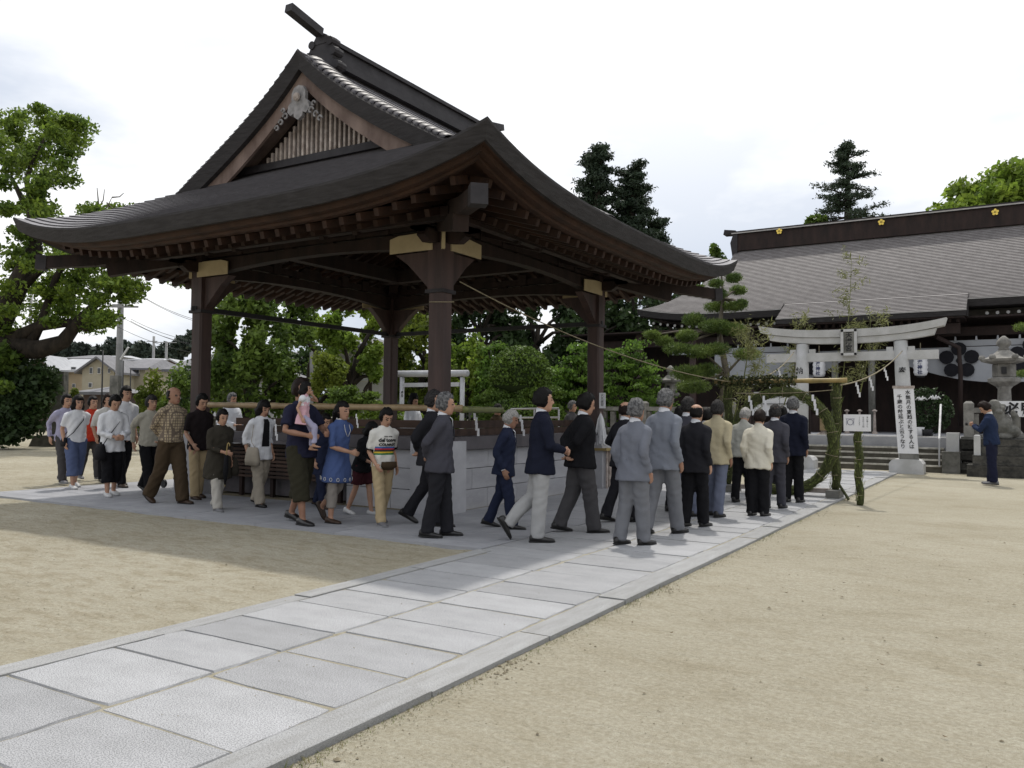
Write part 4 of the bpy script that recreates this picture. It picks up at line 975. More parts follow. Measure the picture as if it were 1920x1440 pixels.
# ropes with paper streamers
def catenary(a, b_, sag, n=16): return [a.lerp(b_, i/n)-Vector((0, 0, sag*4*(i/n)*(1-i/n))) for i in range(n+1)]
def shide(par, p, h, name='paper_streamer'):
    b = MB(); w_ = h*.11; n = 4; z = 0; x = 0
    for i in range(n):
        hh = h/n*1.25; b.box((p.x+x, p.y-.003*i, p.z-z-hh/2), (w_, .004, hh)); x += w_*.8*(1 if i % 2 == 0 else .3); z += h/n*.92
    b.build(name, 'paper', par)
RO = thing('straw_rope', 'thin straw rope with white paper streamers tied from ring frame to right torii pillar', 'rope', at_y(1576, 720, RY))
a = at_y(1576, 722, RY); b_ = at_y(1692, 658, TY-.25); cp = catenary(a, b_, .16); MB().tube(cp, .012, 6).build('rope_strand', 'rope', RO, True)
for i in (3, 6, 10): shide(RO, cp[i], .30)
RO2 = thing('straw_rope', 'thin straw rope with white paper streamers tied from ring to left torii pillar', 'rope', at_y(1410, 712, RY))
a = at_y(1405, 714, RY); b_ = at_y(1489, 660, TY-.25); cp = catenary(a, b_, .16); MB().tube(cp, .011, 6).build('rope_strand', 'rope', RO2, True)
for i in (5, 9): shide(RO2, cp[i], .28)
RO3 = thing('long_rope', 'long thin rope running from pavilion corner post down to grass ring', 'rope', at_y(870, 532, 9.6))
cp = catenary(at_y(862, 528, 9.66), at_y(1370, 716, RY), .22); MB().tube(cp, .009, 5).build('rope_strand', 'rope', RO3, True)
MB().tube([at_y(805, 566, 9.5), at_y(851, 566, 9.5)], .008, 5).build('rope_knot', 'rope', RO3)
a = at_y(1380, 737, RY-.12); b_ = at_y(1562, 731, RY-.12)
RO4 = thing('ring_rope', 'rope with zigzag paper streamers strung across the grass ring', 'rope', a)
cp = catenary(a, b_, .03); MB().tube(cp, .007, 5).build('rope_strand', 'rope', RO4)
for q in ((1405, 742), (1432, 742), (1524, 740)): shide(RO4, at_y(*q, RY-.12), .36)
# bamboo culms with leaves tied to frame and torii
def bamboo(label, base, tip, npts, droop=.35, size=.085):
    t = thing('bamboo_culm', label, 'bamboo', base, 'leafy bamboo culms tied up for the festival'); n = 12; pts = [base.lerp(tip, i/n)+Vector((.10*math.sin(i/n*2.5), 0, 0)) for i in range(n+1)]
    MB().tube(pts, [.020-.014*i/n for i in range(n+1)], 6).build('culm', 'bamboo_green', t, True)
    L_ = []; tw = MB()
    for i in range(3, n+1):
        for k in range(3):
            d = Vector((random.uniform(-1, 1), random.uniform(-1, 1), random.uniform(.0, .6))).normalized()*random.uniform(.25, .6)
            e = pts[i]+d; tw.tube([pts[i], pts[i]+d*.6, e-Vector((0, 0, droop*.3))], .004, 3)
            for _ in range(npts//30): L_.append(pts[i].lerp(e, random.uniform(.3, 1.05))+Vector(RNG.normal(0, .05, 3))-Vector((0, 0, random.random()*droop*.5)))
    tw.build('twig', 'bamboo_green', t)
    foliage('bamboo_leaves', np.array(L_), size, 'leaf_bamboo', t, lambda p, s: leaves(p, s, aspect=.14))
bamboo('tall thin bamboo rising behind the torii plaque', at_y(1570, 790, 24.2), at_y(1592, 486, 24.2), 700)
bamboo('bushy bamboo tied at left end of the ring frame', at_y(1372, 800, RY+.3), at_y(1400, 610, RY+.3), 1400, .5, .06)
bamboo('short bamboo spray above the left torii lintel', at_y(1470, 760, 24.3), at_y(1500, 600, 24.3), 700)
bamboo('bamboo spray showing over right part of the lintel', at_y(1612, 740, 24.3), at_y(1628, 590, 24.3), 800)
# ================================================================== BAMBOO RAIL on the pavilion, streamers
BP = thing('bamboo_rail', 'thick pale bamboo pole lashed along the pavilion front', 'bamboo pole', at_y(395, 757, 9.42))
a = at_y(392, 759, 9.44); b_ = at_y(866, 766, 9.44); n = 30; pts = [a.lerp(b_, i/n) for i in range(n+1)]
rad = [(.046 if i % 3 else .054) for i in range(n+1)]; MB().tube(pts, rad, 12).build('culm', 'bamboo', BP, True)
BQ = thing('bamboo_rail', 'short green bamboo pole running back from the near corner post', 'bamboo pole', at_y(872, 768, 9.5))
a = at_y(866, 768, 9.46); b_ = at_x(940, 769, -6.86); n = 9; MB().tube([a.lerp(b_, i/n) for i in range(n+1)], [.045 if i % 3 else .052 for i in range(n+1)], 12).build('culm', 'bamboo_green', BQ, True)
def hang(px, py0, py1, y, label):
    a = at_y(px, py0, y); z = at_y(px, py1, y).z; t = thing('paper_streamer', label, 'paper streamer', a, 'white paper streamers hanging from the bamboo rail'); shide(t, a, a.z-z)
hang(515, 786, 826, 9.38, 'paper streamer between the woman in white shirt and the man with toddler')
hang(668, 776, 802, 9.40, 'paper streamer behind the woman in blue tunic')
a = at_x(890, 772, -6.86); t = thing('paper_streamer', 'paper streamer hanging left of the short white haired man', 'paper streamer', a, 'white paper streamers hanging from the bamboo rail'); shide(t, a, .36)
a = at_x(976, 778, -6.86); t = thing('paper_streamer', 'paper streamer just right of the short white haired man', 'paper streamer', a, 'white paper streamers hanging from the bamboo rail'); shide(t, a, .34)
# paper notice on right post, wand and stand
p = at_y(1129, 751, 14.68); nb = MB().box((p.x, 14.69, p.z), (.13, .012, .30)).build('paper_notice', 'paper', label='narrow white paper notice pasted on the right rear pavilion post', cat='notice')
place_text('notice_lettering', '火気厳禁', .062, 'ink', (p.x, 14.682, p.z+.10), (1, 0, 0), (0, 0, 1), nb, True)
p = gp(1124, 915); WS = thing('wooden_stand', 'slatted wooden stand with yellow bamboo edge near the right post', 'stand', (p.x, p.y, 0))
z1 = at_y(1124, 843, p.y).z
for i in range(5): MB().box((p.x-.16+i*.08, p.y, z1/2), (.03, .03, z1)).build('stand_bar', 'slat' if i % 2 == 0 else 'slat_brown', WS)
MB().box((p.x, p.y, z1+.01), (.42, .3, .05)).build('stand_top', 'bamboo_yellow', WS); MB().box((p.x, p.y+.12, z1/2), (.36, .1, z1-.04)).build('stand_back', 'slat', WS)
zt = at_y(1124, 772, p.y).z; WA = thing('paper_wand', 'purification wand with a thick tassel of white paper strips', 'wand', (p.x+.02, p.y, z1))
MB().tube([(p.x+.02, p.y, z1), (p.x+.02, p.y, zt)], .012, 6).build('wand_stick', 'slat', WA); b = MB()
for k in range(70):
    a_ = random.uniform(0, 6.28); rr = random.uniform(.06, .16); zz = z1+.08+random.random()*.1
    b.tube([(p.x+.02, p.y, zt-.02), (p.x+.02+rr*.4*math.cos(a_), p.y+rr*.4*math.sin(a_), zt-.14), (p.x+.02+rr*math.cos(a_), p.y+rr*math.sin(a_), zz)], [.006, .009, .008], 4)
b.build('paper_strips', 'paper', WA)
# steel rail inside fence behind stage
a = at_y(958, 767, 17.6); b_ = at_y(1048, 766, 17.6); SRl = thing('steel_rail', 'low steel rail beyond the pavilion floor', 'rail', (a.x, 17.6, 0))
for dz in (0, -.22, -.34): MB().tube([a+Vector((0, 0, dz)), b_+Vector((0, 0, dz))], .02, 8).build('rail_bar', 'steel', SRl)
for x in (a.x, (a.x+b_.x)/2, b_.x): MB().tube([(x, 17.6, 0), (x, 17.6, a.z)], .022, 8).build('rail_post', 'steel', SRl)
# ================================================================== WHITE TUBE TORII behind
y_ = 21.2; ST_ = thing('metal_torii', 'small pale tubular torii gate seen behind the near corner post', 'torii', at_y(812, 800, y_))
a = at_y(742, 701, y_); b_ = at_y(877, 700, y_); MB().tube([a, b_], .105, 20).build('top_tube', 'white_metal', ST_, True)
MB().lathe([(.075, 0), (.075, .004)], (0, 0, 0), 16).build('tube_end', 'curtain', ST_, loc=b_+Vector((.001, 0, 0)), rot=(0, math.pi/2, 0))
for q in (754, 867): c = at_y(q, 705, y_); MB().tube([(c.x, y_, 0), (c.x, y_, c.z-.04)], .075, 14).build('pillar', 'white_metal', ST_, True)
a = at_y(758, 722, y_); b_ = at_y(862, 721, y_); MB().box(((a.x+b_.x)/2, y_, a.z), (b_.x-a.x, .08, .13)).build('tie_beam', 'white_metal', ST_)
p = at_y(754, 738, y_-.085); place_text('pillar_lettering', '奉納', .10, 'ink', (p.x, y_-.082, p.z+.03), (1, 0, 0), (0, 0, 1), ST_, True, bold=.003)
# ================================================================== BANNER, BOLLARD
a = at_y(1870, 752, 24.55); c = at_y(1962, 782, 24.55); BN = thing('banner', 'white banner with large black characters on the right fence', 'banner', (a.x, 24.6, a.z))
MB().add([(a.x, 24.62, a.z), (c.x, 24.62, a.z), (c.x, 24.62, c.z), (a.x+.28, 24.62, c.z)], [[0, 3, 2, 1]]).build('banner_cloth', 'paper', BN)
hh = (a.z-c.z); place_text('banner_lettering', '必勝', hh*.86, 'ink', (a.x+hh*1.25, 24.60, (a.z+c.z)/2-.02), (1, 0, 0), (0, 0, 1), BN, bold=.012)
f = gp(1833, 891); zt = at_y(1836, 817, f.y).z; BO = thing('stone_bollard', 'square pale stone bollard beside the man looking at his phone', 'bollard', (f.x, f.y, 0))
MB().box((f.x, f.y, zt/2-.02), (.15, .15, zt+.02), 0, .96).box((f.x, f.y, zt+.01), (.14, .14, .03), 0, .6).build('bollard_shaft', 'pale_stone', BO)
# rocks at foot of right wall
for i, q in enumerate(((1800, 886), (1822, 886))):
    p = gp(*q); skinrock = MB().lathe([(.0, -.05), (.22, -.03), (.25, .08), (.17, .2), (0, .24)], (p.x, p.y+.2, 0), 7).build('rock', 'dark_stone', label=('low dark rock left of' if i == 0 else 'low dark rock touching')+' the stone bollard', cat='rock')
# ================================================================== TREES
def tree(name, label, px, D, toppx, w_, lm, n=6000, size=.14, tr=.16, base_z=0, seed=0, gaps=.0, trunk_m='bark', squash=1., low=.32, group=None, sub=26, lean=0., cw=None, kindf=leaves):
    r_ = random.Random(seed); c = at_d(px, 777, D); top = at_d(px, toppx, D); h = top.z-base_z; R_ = w_/2/F*D
    t = thing(name, label, 'tree', (c.x, c.y, base_z), group)
    b = MB(); B0 = Vector((c.x, c.y, base_z-.1)); n1_ = 7; mid = Vector((c.x+lean*R_, c.y, base_z+h*.62))
    pts = [B0.lerp(mid, i/n1_)+Vector((.06*R_*math.sin(i*1.7+seed), .06*R_*math.cos(i*1.3+seed), 0)) for i in range(n1_+1)]
    b.tube(pts, [tr*(1.25-.8*i/n1_) for i in range(n1_+1)], 8)
    tips = []
    for k in range(9):
        i = r_.randint(2, n1_); p = pts[i]; a = k*2.4+r_.random(); l = R_*r_.uniform(.5, .95); e = p+Vector((math.cos(a)*l, math.sin(a)*l, h*r_.uniform(.05, .30)))
        m_ = p.lerp(e, .5)+Vector((0, 0, h*.03)); b.tube([p, m_, e], [tr*.45, tr*.3, tr*.12], 6); tips.append(e)
    b.build('trunk', trunk_m, t, True)
    cz = base_z+h*(low+(1-low)/2); rz = h*(1-low)/2; clumps = []
    for k in range(sub):
        a = r_.uniform(0, 6.28); v = r_.uniform(-1, 1); q = math.sqrt(max(0, 1-v*v))*r_.uniform(.55, .92); clumps.append((c.x+lean*R_+R_*q*math.cos(a), c.y+R_*q*math.sin(a), cz+rz*v*.88))
    for e in tips: clumps.append((e.x, e.y, min(e.z, base_z+h*.93)))
    pts = [blob(k, np.array([R_, R_, rz*1.0*squash])*r_.uniform(.17, .34), n//len(clumps), .2) for k in clumps]
    foliage('crown', np.concatenate(pts), size, lm, t, kindf); return t
# left camphor tree with its low limbs
CM = thing('camphor_tree', 'large camphor tree at far left with a low horizontal limb', 'tree', at_d(-60, 820, 31))
D = 31
def pt(px, py, dd=0): return at_d(px, py, D+dd)
b = MB()
b.tube([pt(-70, 850), pt(-50, 720), pt(-25, 640), pt(20, 560), pt(65, 470), pt(62, 400), pt(82, 345), pt(110, 320)], [.9, .75, .6, .42, .30, .22, .15, .07], 10)
b.tube([pt(-40, 640), pt(20, 652), pt(75, 655), pt(120, 640), pt(150, 600), pt(190, 560), pt(240, 520)], [.55, .45, .36, .28, .2, .13, .06], 9)
b.tube([pt(-30, 650), pt(30, 632), pt(72, 612), pt(130, 605), pt(160, 615), pt(175, 590), pt(230, 592)], [.3, .26, .2, .16, .15, .10, .05], 8)
b.tube([pt(60, 640), pt(80, 600), pt(105, 520), pt(140, 465), pt(150, 445)], [.2, .16, .12, .09, .04], 7)
b.tube([pt(60, 470), pt(75, 440), pt(45, 380), pt(20, 330)], [.2, .15, .12, .06], 7)
b.tube([pt(62, 400), pt(50, 340), pt(60, 300), pt(90, 250)], [.12, .1, .07, .03], 6)
b.tube([pt(20, 560), pt(80, 500), pt(140, 470), pt(210, 440)], [.22, .16, .11, .05], 7)
b.build('trunk', 'bark', CM, True)
cl = []
for (px, py, w_, h_, n_) in ((60, 240, 60, 34, 9), (20, 290, 60, 45, 7), (115, 250, 45, 35, 6), (80, 310, 65, 35, 7), (20, 350, 50, 50, 8), (120, 350, 28, 16, 2), (15, 430, 75, 55, 12), (150, 255, 16, 16, 1),
        (190, 400, 40, 16, 4), (235, 405, 36, 14, 3), (50, 520, 90, 60, 14), (130, 500, 70, 50, 11), (190, 500, 70, 45, 12), (250, 480, 55, 30, 7), (300, 510, 45, 18, 5), (120, 570, 80, 34, 8), (210, 560, 40, 42, 8), (20, 600, 50, 34, 5), (190, 610, 30, 14, 2), (0, 690, 70, 50, 8)):
    for k in range(n_):
        px_ = px+random.uniform(-1, 1)*w_; py_ = py+random.uniform(-1, 1)*h_; c = at_d(px_, py_, D+random.uniform(-2, 2.5)); cl.append(blob(c, np.array((.75, .75, .42))*random.uniform(.55, 1.05), 300, .15))
P_ = np.concatenate(cl); k = RNG.random(len(P_)) < .6
foliage('crown', P_[k], .095, 'leaf_bright', CM, lambda p, s: leaves(p, s, aspect=.5)); foliage('crown_mid', P_[~k], .095, 'leaf_mid', CM, lambda p, s: leaves(p, s, aspect=.5))  # leaves split at random between bright and mid green
b = MB(); b.tube([at_d(170, 452, 31), at_d(187, 430, 31), at_d(185, 385, 31), at_d(182, 352, 31)], [.05, .045, .03, .012], 5)
for (x0, y0_, x1, y1_) in ((186, 400, 210, 370), (210, 370, 232, 362), (187, 420, 165, 385), (185, 390, 196, 355), (200, 380, 215, 395), (187, 430, 225, 395)): b.tube([at_d(x0, y0_, 31), at_d((x0+x1)/2+3, (y0_+y1_)/2+3, 31), at_d(x1, y1_, 31)], [.03, .02, .01], 4)
b.build('dead_branch', 'bark_pale', CM)
# left hedge and bushes
for (px, py, D_, w_, h_, n_, m_, lb) in ((40, 745, 31, 60, 95, 9000, 'leaf_dark', 'dense dark evergreen shrub at far left edge'), (-10, 690, 30.5, 45, 50, 4000, 'leaf_mid', 'mid green bush above the dark shrub at left edge'), (14, 800, 30, 40, 45, 4000, 'leaf_dark', 'low dark bush at the left edge of the sand')):
    c = at_d(px, py, D_); foliage('shrub', blob(c, (w_/F*D_, 1.2, h_/F*D_), n_, .3, 22, .4), .12, m_, label=lb, cat='shrub')
for (px, D_, tp, w_, h_, m_, lb) in ((330, 30, 700, 50, 0, 'leaf_mid', 'green shrub behind the fence beside left post'), (285, 31, 708, 45, 0, 'leaf_yellow', 'yellow green shrub before the houses'), (140, 34, 730, 14, 0, 'leaf_yellow', 'small yellow green shrub behind the stone stele')):
    c = at_d(px, tp, D_); z = c.z; foliage('shrub', blob((c.x, c.y, z/2+.1), (w_/F*D_, .9, z/2), 4500, .3, 18, .38), .08, m_, label=lb, cat='shrub')
# stele
f = at_d(110, 832, 33); zt = at_d(108, 697, 33).z; SEL = thing('stone_stele', 'tall dark weathered stone stele at left of the sand court', 'stele', (f.x, f.y, 0))
MB().box((f.x, f.y, zt/2), (.50, .4, zt), YAW, .9).build('stele_slab', 'old_stone', SEL); MB().box((f.x-.2, f.y, .15), (1.5, 1.3, .5), YAW, .8).build('stele_base', 'step_stone', SEL)
f = at_d(214, 832, 30); zt = at_d(214, 704, 30).z; MB().box((f.x, f.y, zt/2), (.34, .3, zt), YAW, .9).build('stone_stele', 'old_stone', label='shorter dark stone pillar by the utility pole', cat='stele')
# trees behind the pavilion
tree('broadleaf_tree', 'dense dark green tree between the left post and middle', 470, 27, 535, 175, 'leaf_mid', 13000, .10, .2, seed=1, low=.12, sub=40)
tree('broadleaf_tree', 'tree with spreading pads of leaves behind left post', 420, 33, 560, 90, 'leaf_bright', 5000, .12, .16, seed=31, low=.3, sub=24)
tree('pine_tree', 'crooked pine with open crown showing sky', 585, 31, 545, 165, 'leaf_mid', 6500, .10, .2, seed=2, low=.45, sub=18)
tree('pine_tree', 'slender tree with dark trunk left of middle post', 662, 28, 560, 130, 'leaf_bright', 6000, .10, .22, seed=3, low=.5, sub=18)
tree('broadleaf_tree', 'yellow green tree right beside the near corner post', 792, 34, 545, 140, 'leaf_yellow', 8000, .12, .2, seed=4, low=.2, sub=26)
tree('broadleaf_tree', 'shady green tree above the small metal torii', 735, 37, 540, 120, 'leaf_mid', 6000, .14, .2, seed=5, low=.3)
tree('broadleaf_tree', 'dark tree behind the clipped topiary', 905, 35, 500, 150, 'leaf_dark', 9000, .13, .25, seed=6, low=.2, sub=30)
tree('broadleaf_tree', 'deep green tree right of the topiary', 1010, 37, 480, 170, 'leaf_dark', 9000, .15, .25, seed=7, low=.1, sub=30)
tree('broadleaf_tree', 'shaded dark tree before the cedars', 1110, 39, 500, 170, 'leaf_dark', 8000, .15, .25, seed=8, low=.1, sub=30)
tree('broadleaf_tree', 'dark evergreen left of the shrine wing roof', 1190, 40, 470, 150, 'leaf_dark', 8000, .15, .25, seed=9, low=.05, sub=30)
tree('broadleaf_tree', 'dark tree under the tip of right eave', 1270, 44, 500, 140, 'leaf_dark', 7000, .16, .25, seed=10, low=.05, sub=28)
tree('broadleaf_tree', 'mid green tree top at end of the shrine ridge', 1345, 52, 462, 60, 'leaf_mid', 3500, .16, .25, seed=11, low=.5)
tree('broadleaf_tree', 'bright green tree low behind middle post', 870, 30, 610, 110, 'leaf_bright', 5000, .09, .12, seed=12, low=.1)
foliage('undergrowth', np.concatenate([blob((at_d(px, 700, 40).x, at_d(px, 700, 40).y, 2.2), (4, 1.5, 2.6), 3500, .2, 20, .35) for px in (420, 520, 620, 860, 960, 1060, 1160, 1260)]), .17, 'leaf_dark', kind='stuff', label='dark mass of undergrowth and woods behind the court', cat='undergrowth')
# clipped layered topiary
c = at_d(978, 760, 26.5); TP = thing('topiary', 'rounded evergreen clipped into broad layered domes behind the stage', 'topiary', (c.x, c.y, 0)); R0_ = 80/F*26.5
MB().tube([(c.x, c.y, 0), (c.x, c.y, 3)], [.2, .1], 8).build('trunk', 'bark', TP)
lay = [(0, 0, .55, 1.25, .55), (-.45, -.5, 1.15, .95, .38), (.55, -.4, 1.2, 1.05, .4), (0, .3, 1.5, 1.35, .5), (-.55, -.3, 1.95, .75, .33), (.45, -.3, 2.05, .95, .36), (-.05, 0, 2.65, 1.0, .95)]
pp = []
for dx, dy, z, rr, rz in lay:
    cc_ = np.array((c.x+dx*rt.x-dy*.0, c.y+dx*rt.y, z)); d = RNG.normal(size=(5200, 3)); d /= np.linalg.norm(d, axis=1)[:, None]; d = d[d[:, 2] > -.35]; pp.append(cc_+d*np.array((rr, rr, rz))*RNG.uniform(.93, 1.02, len(d))[:, None])
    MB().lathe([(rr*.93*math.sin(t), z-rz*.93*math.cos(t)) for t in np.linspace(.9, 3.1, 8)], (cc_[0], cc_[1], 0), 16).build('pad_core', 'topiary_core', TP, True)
foliage('crown', np.concatenate(pp), .055, 'leaf_topiary', TP)
# maple with drooping bright leaves
def maple(px, D_, tp, w_, label, m_='leaf_maple', n_=9000):
    c = at_d(px, 777, D_); z = at_d(px, tp, D_).z; R_ = w_/2/F*D_; t = thing('maple_tree', label, 'tree', (c.x, c.y, 0)); b = MB(); b.tube([(c.x, c.y, 0), (c.x+.1, c.y, z*.4), (c.x-.1, c.y, z*.75)], [.12, .09, .05], 7); pts = []
    for k in range(30):
        a = k*2.4; rr = R_*math.sqrt((k+1)/30); zz = z*(1-.45*(rr/R_)**2)-.1+random.uniform(-.45, .18); rr *= random.uniform(.8, 1.18); e = Vector((c.x+rr*math.cos(a), c.y+rr*math.sin(a), zz)); b.tube([(c.x, c.y, z*.5), ((c.x+e.x)/2, (c.y+e.y)/2, (z*.5+e.z)/2+.2), e], [.04, .025, .01], 5)
        for j in range(3): pts.append(blob((e.x+random.uniform(-.15, .15), e.y, e.z-.15-j*.42), (random.uniform(.22, .46), .4, random.uniform(.10, .24)), n_//90, .1))
    b.build('trunk', 'bark', t, True); foliage('crown', np.concatenate(pts), .07, m_, t); return t
maple(1085, 28, 640, 110, 'bright green maple left of the right rear post'); maple(1170, 28.5, 622, 150, 'bright green maple right of the rear post, drooping')
maple(930, 29, 622, 80, 'pale green maple twigs above the topiary', n_=5000)
c = at_d(655, 770, 24); foliage('clipped_pine', blob((c.x, c.y, 1.75), (.95, .7, .42), 6000, .3, 16, .4), .05, 'leaf_mid', label='low clipped green pine behind the bamboo rail', cat='shrub')
c = at_d(725, 775, 25); foliage('shrub', blob((c.x, c.y, 1.3), (1.6, .7, .5), 4500, .3, 20, .35), .05, 'leaf_bright', label='low bright shrub around the middle rear post', cat='shrub')
c = at_d(615, 690, 26); foliage('shrub', blob((c.x, c.y, 2.6), (.75, .6, .75), 3500, .3, 14, .4), .07, 'leaf_yellow', label='yellow green young tree in front of slender trunk', cat='shrub')
# cedars on the skyline
def cedar(label, px, D_, tp, bp, w_, tiers, seed, dense=1., prof=None):
    r_ = random.Random(seed); c = at_d(px, 777, D_); zt = at_d(px, tp, D_).z; zb = at_d(px, bp, D_).z; t = thing('cedar_tree', label, 'tree', (c.x, c.y, 0), 'dark cedars on the skyline'); b = MB(); b.tube([(c.x, c.y, 0), (c.x, c.y, zb), (c.x, c.y, zt-.2)], [.4, .3, .05], 8); pts = []
    R_ = w_/2/F*D_
    for k in range(tiers):
        f_ = k/(tiers-1); z = zt-.3-(zt-zb)*f_; rm = R_*(prof(f_) if prof else (.35+.65*f_))
        for j in range(6):
            a = r_.uniform(0, 6.28); l = rm*r_.uniform(.35, 1.25); e = Vector((c.x+l*math.cos(a), c.y+l*math.sin(a), z+r_.uniform(-.5, .45)-.12*l)); b.tube([(c.x, c.y, z-.3), e], [.07, .02], 4)
            for i in range(3): q_ = Vector((c.x, c.y, z-.1)).lerp(e, .45+.28*i); pts.append(blob(q_, (.42+.10*l, .42+.10*l, .24), int(62*dense), .1))
    b.build('trunk', 'bark', t); foliage('crown', np.concatenate(pts), .12, 'leaf_conifer', t, lambda p, s: leaves(p, s, aspect=.35))
cedar('dark cedar right of the pavilion roof, taller left top', 1117, 46, 266, 430, 80, 13, 3, 1.3, lambda f: .45+.55*math.sin(f*2.6)**2)
cedar('dark cedar with rounder top beside the taller one', 1184, 46.5, 302, 470, 100, 13, 4, 1.5, lambda f: .45+.5*math.sin(f*2.8))
cedar('low dark cedar where right eave meets the sky', 1232, 47, 414, 540, 66, 7, 5, 1.2)
cedar('tall layered cedar standing above the shrine ridge', 1592, 58, 262, 430, 150, 13, 6, 1.0, lambda f: (.25, .35, .45, .5, .55, .7, .85, 1., .7, .9, .8, .9, 1., 1.)[int(f*13)])
# wooded slope at right behind the shrine
cl = []; 
for px, tp in ((1790, 385), (1820, 350), (1850, 335), (1880, 325), (1915, 305), (1950, 300), (1990, 290), (2050, 290)):
    for k in range(9): c = at_d(px+random.uniform(-16, 16), tp+random.uniform(8, 90), 62+random.uniform(-3, 3)); cl.append(blob(c, (1.5, 1.5, 1.0), 300, .2))
foliage('hillside_trees', np.concatenate(cl), .26, 'leaf_bright', kind='stuff', label='green wooded hillside rising behind the right end of shrine roof', cat='woods')
c = at_d(1880, 500, 66); foliage('hill_woods', blob((c.x, c.y, 6), (13, 3, 9), 7000, .3, 40, .3), .3, 'leaf_mid', kind='stuff', label='lower shaded woods behind shrine roof', cat='woods')
c = at_d(1532, 430, 60); foliage('shrub', blob((c.x, c.y, at_d(1532, 418, 60).z), (.9, .9, .6), 900, .2), .2, 'leaf_mid', label='small treetop peeking over shrine ridge left of the layered cedar', cat='tree')
# niwaki pine before the hall
c = at_d(1362, 777, 25.6); NP = thing('garden_pine', 'tiered garden pine with bright needle pads before the shrine wing', 'tree', (c.x, c.y, TZ)); b = MB()
tr_ = [at_d(1350, 780, 25.6), at_d(1362, 700, 25.6), at_d(1348, 620, 25.6), at_d(1356, 560, 25.6), at_d(1352, 505, 25.6)]; b.tube(tr_, [.13, .11, .08, .05, .02], 8)
pads = [(1352, 508, 16, 8), (1376, 522, 16, 7), (1342, 532, 14, 6), (1384, 545, 16, 7), (1345, 552, 20, 8), (1312, 540, 9, 4), (1390, 570, 12, 6), (1345, 576, 26, 8), (1378, 575, 22, 7), (1300, 600, 22, 10), (1340, 612, 30, 10), (1372, 618, 26, 9), (1222, 628, 16, 6), (1245, 640, 18, 7), (1288, 630, 20, 9), (1270, 655, 28, 9), (1312, 660, 30, 10), (1345, 655, 26, 9), (1290, 700, 34, 12), (1325, 695, 26, 10), (1300, 725, 34, 10), (1400, 665, 26, 9)]
pp = []
for px, py, w_, h_ in pads:
    D_ = 25.6+random.uniform(-.9, .5); e = at_d(px, py, D_); k = min(range(5), key=lambda i: abs(tr_[i].z-e.z)); b.tube([tr_[k], tr_[k].lerp(e, .6)+Vector((0, 0, .06)), e], [.05, .035, .015], 5)
    pp.append(blob(e, (w_/F*D_*1.05, w_/F*D_*.9, h_/F*D_*1.35), w_*110, .1))
b.build('trunk', 'bark_pale', NP, True); foliage('needles', np.concatenate(pp), .105, 'leaf_pine', NP, lambda p, s: needles(p, s, .9))
for q, lb in (((1925, 614), 'upper pine branch tip entering at right edge'), ((1922, 702), 'lower pine branch tip entering at right edge')):
    e = at_d(*q, 24); foliage('pine_branch', blob(e, (.36, .3, .12), 1400, .1), .09, 'leaf_pine', None, lambda p, s: needles(p, s, .9), label=lb, cat='pine branch')
# ================================================================== TOWN
def house(label, px0, px1, D_, eave, ridge, wm, rm, gable=True, depth=7, wins=(), over=.35, rot=0, ridge_px=None):
    a = at_d(px0, 777, D_); b_ = at_d(px1, 777, D_); c = (a+b_)/2; X = (b_-a); X.z = 0; wd = X.length; X.normalize(); Y = Vector((-X.y, X.x, 0))
    ze_ = at_d((px0+px1)/2, eave, D_).z; zr_ = at_d((px0+px1)/2, ridge, D_).z; t = thing('house', label, 'house', (c.x, c.y, 0))
    def f(x, y, z): return Vector((c.x, c.y, 0))+X*x+Y*y+Vector((0, 0, z))
    w2 = wd/2
    if gable:
        MB().prism([(-w2, -1), (w2, -1), (w2, ze_), (0, zr_-.06), (-w2, ze_)], depth, lambda x, z, d: f(x, d+depth/2, z)).build('wall', wm, t)
        sl_ = (zr_-ze_)/w2
        for s in (-1, 1):
            MB().add([f(s*(w2+over), -over, ze_-sl_*over), f(0, -over, zr_), f(0, depth+over, zr_), f(s*(w2+over), depth+over, ze_-sl_*over)]+[f(s*(w2+over), -over, ze_-sl_*over-.14), f(0, -over, zr_-.14), f(0, depth+over, zr_-.14), f(s*(w2+over), depth+over, ze_-sl_*over-.14)], [[0, 1, 2, 3], [4, 7, 6, 5], [0, 4, 5, 1], [3, 2, 6, 7], [0, 3, 7, 4]]).build('roof', rm, t)
    else:
        MB().box(f(0, depth/2, ze_/2-.5), (wd, depth, ze_+1), math.atan2(X.y, X.x)).build('wall', wm, t)
        MB().add([f(-w2-over, -over, ze_), f(w2+over, -over, ze_), f(w2+over-.8, depth/2, zr_), f(-w2-over+.8, depth/2, zr_), f(-w2-over, depth+over, ze_), f(w2+over, depth+over, ze_), f(-w2-over, -over, ze_-.14), f(w2+over, -over, ze_-.14)], [[0, 1, 2, 3], [3, 2, 5, 4], [1, 5, 2], [0, 3, 4], [6, 7, 1, 0]]).build('roof', rm, t)
    for (px, py, w_, h_) in wins:
        p = at_d(px, py, D_); x = (p-c).dot(X); ww, wh = w_/F*D_, h_/F*D_
        wf = MB().box(f(x, -.03, p.z), (ww, .06, wh), math.atan2(X.y, X.x)).build('window', 'white', t); MB().box(f(x, -.07, p.z), (ww*.78, .03, wh*.82), math.atan2(X.y, X.x)).build('pane', 'glass_dark', wf)
    return t
house('two storey tan house with pale metal roof behind the stele', 62, 152, 58, 694, 666, 'house_tan', 'metal_roof', False, 8, [(82, 690, 15, 12), (137, 692, 10, 9), (138, 723, 6, 7), (95, 730, 12, 12)])
house('dark brown gabled house front left of the tan house', 52, 92, 57, 684, 664, 'house_brown', 'metal_roof', True, 3, [(82, 690, 15, 12)])
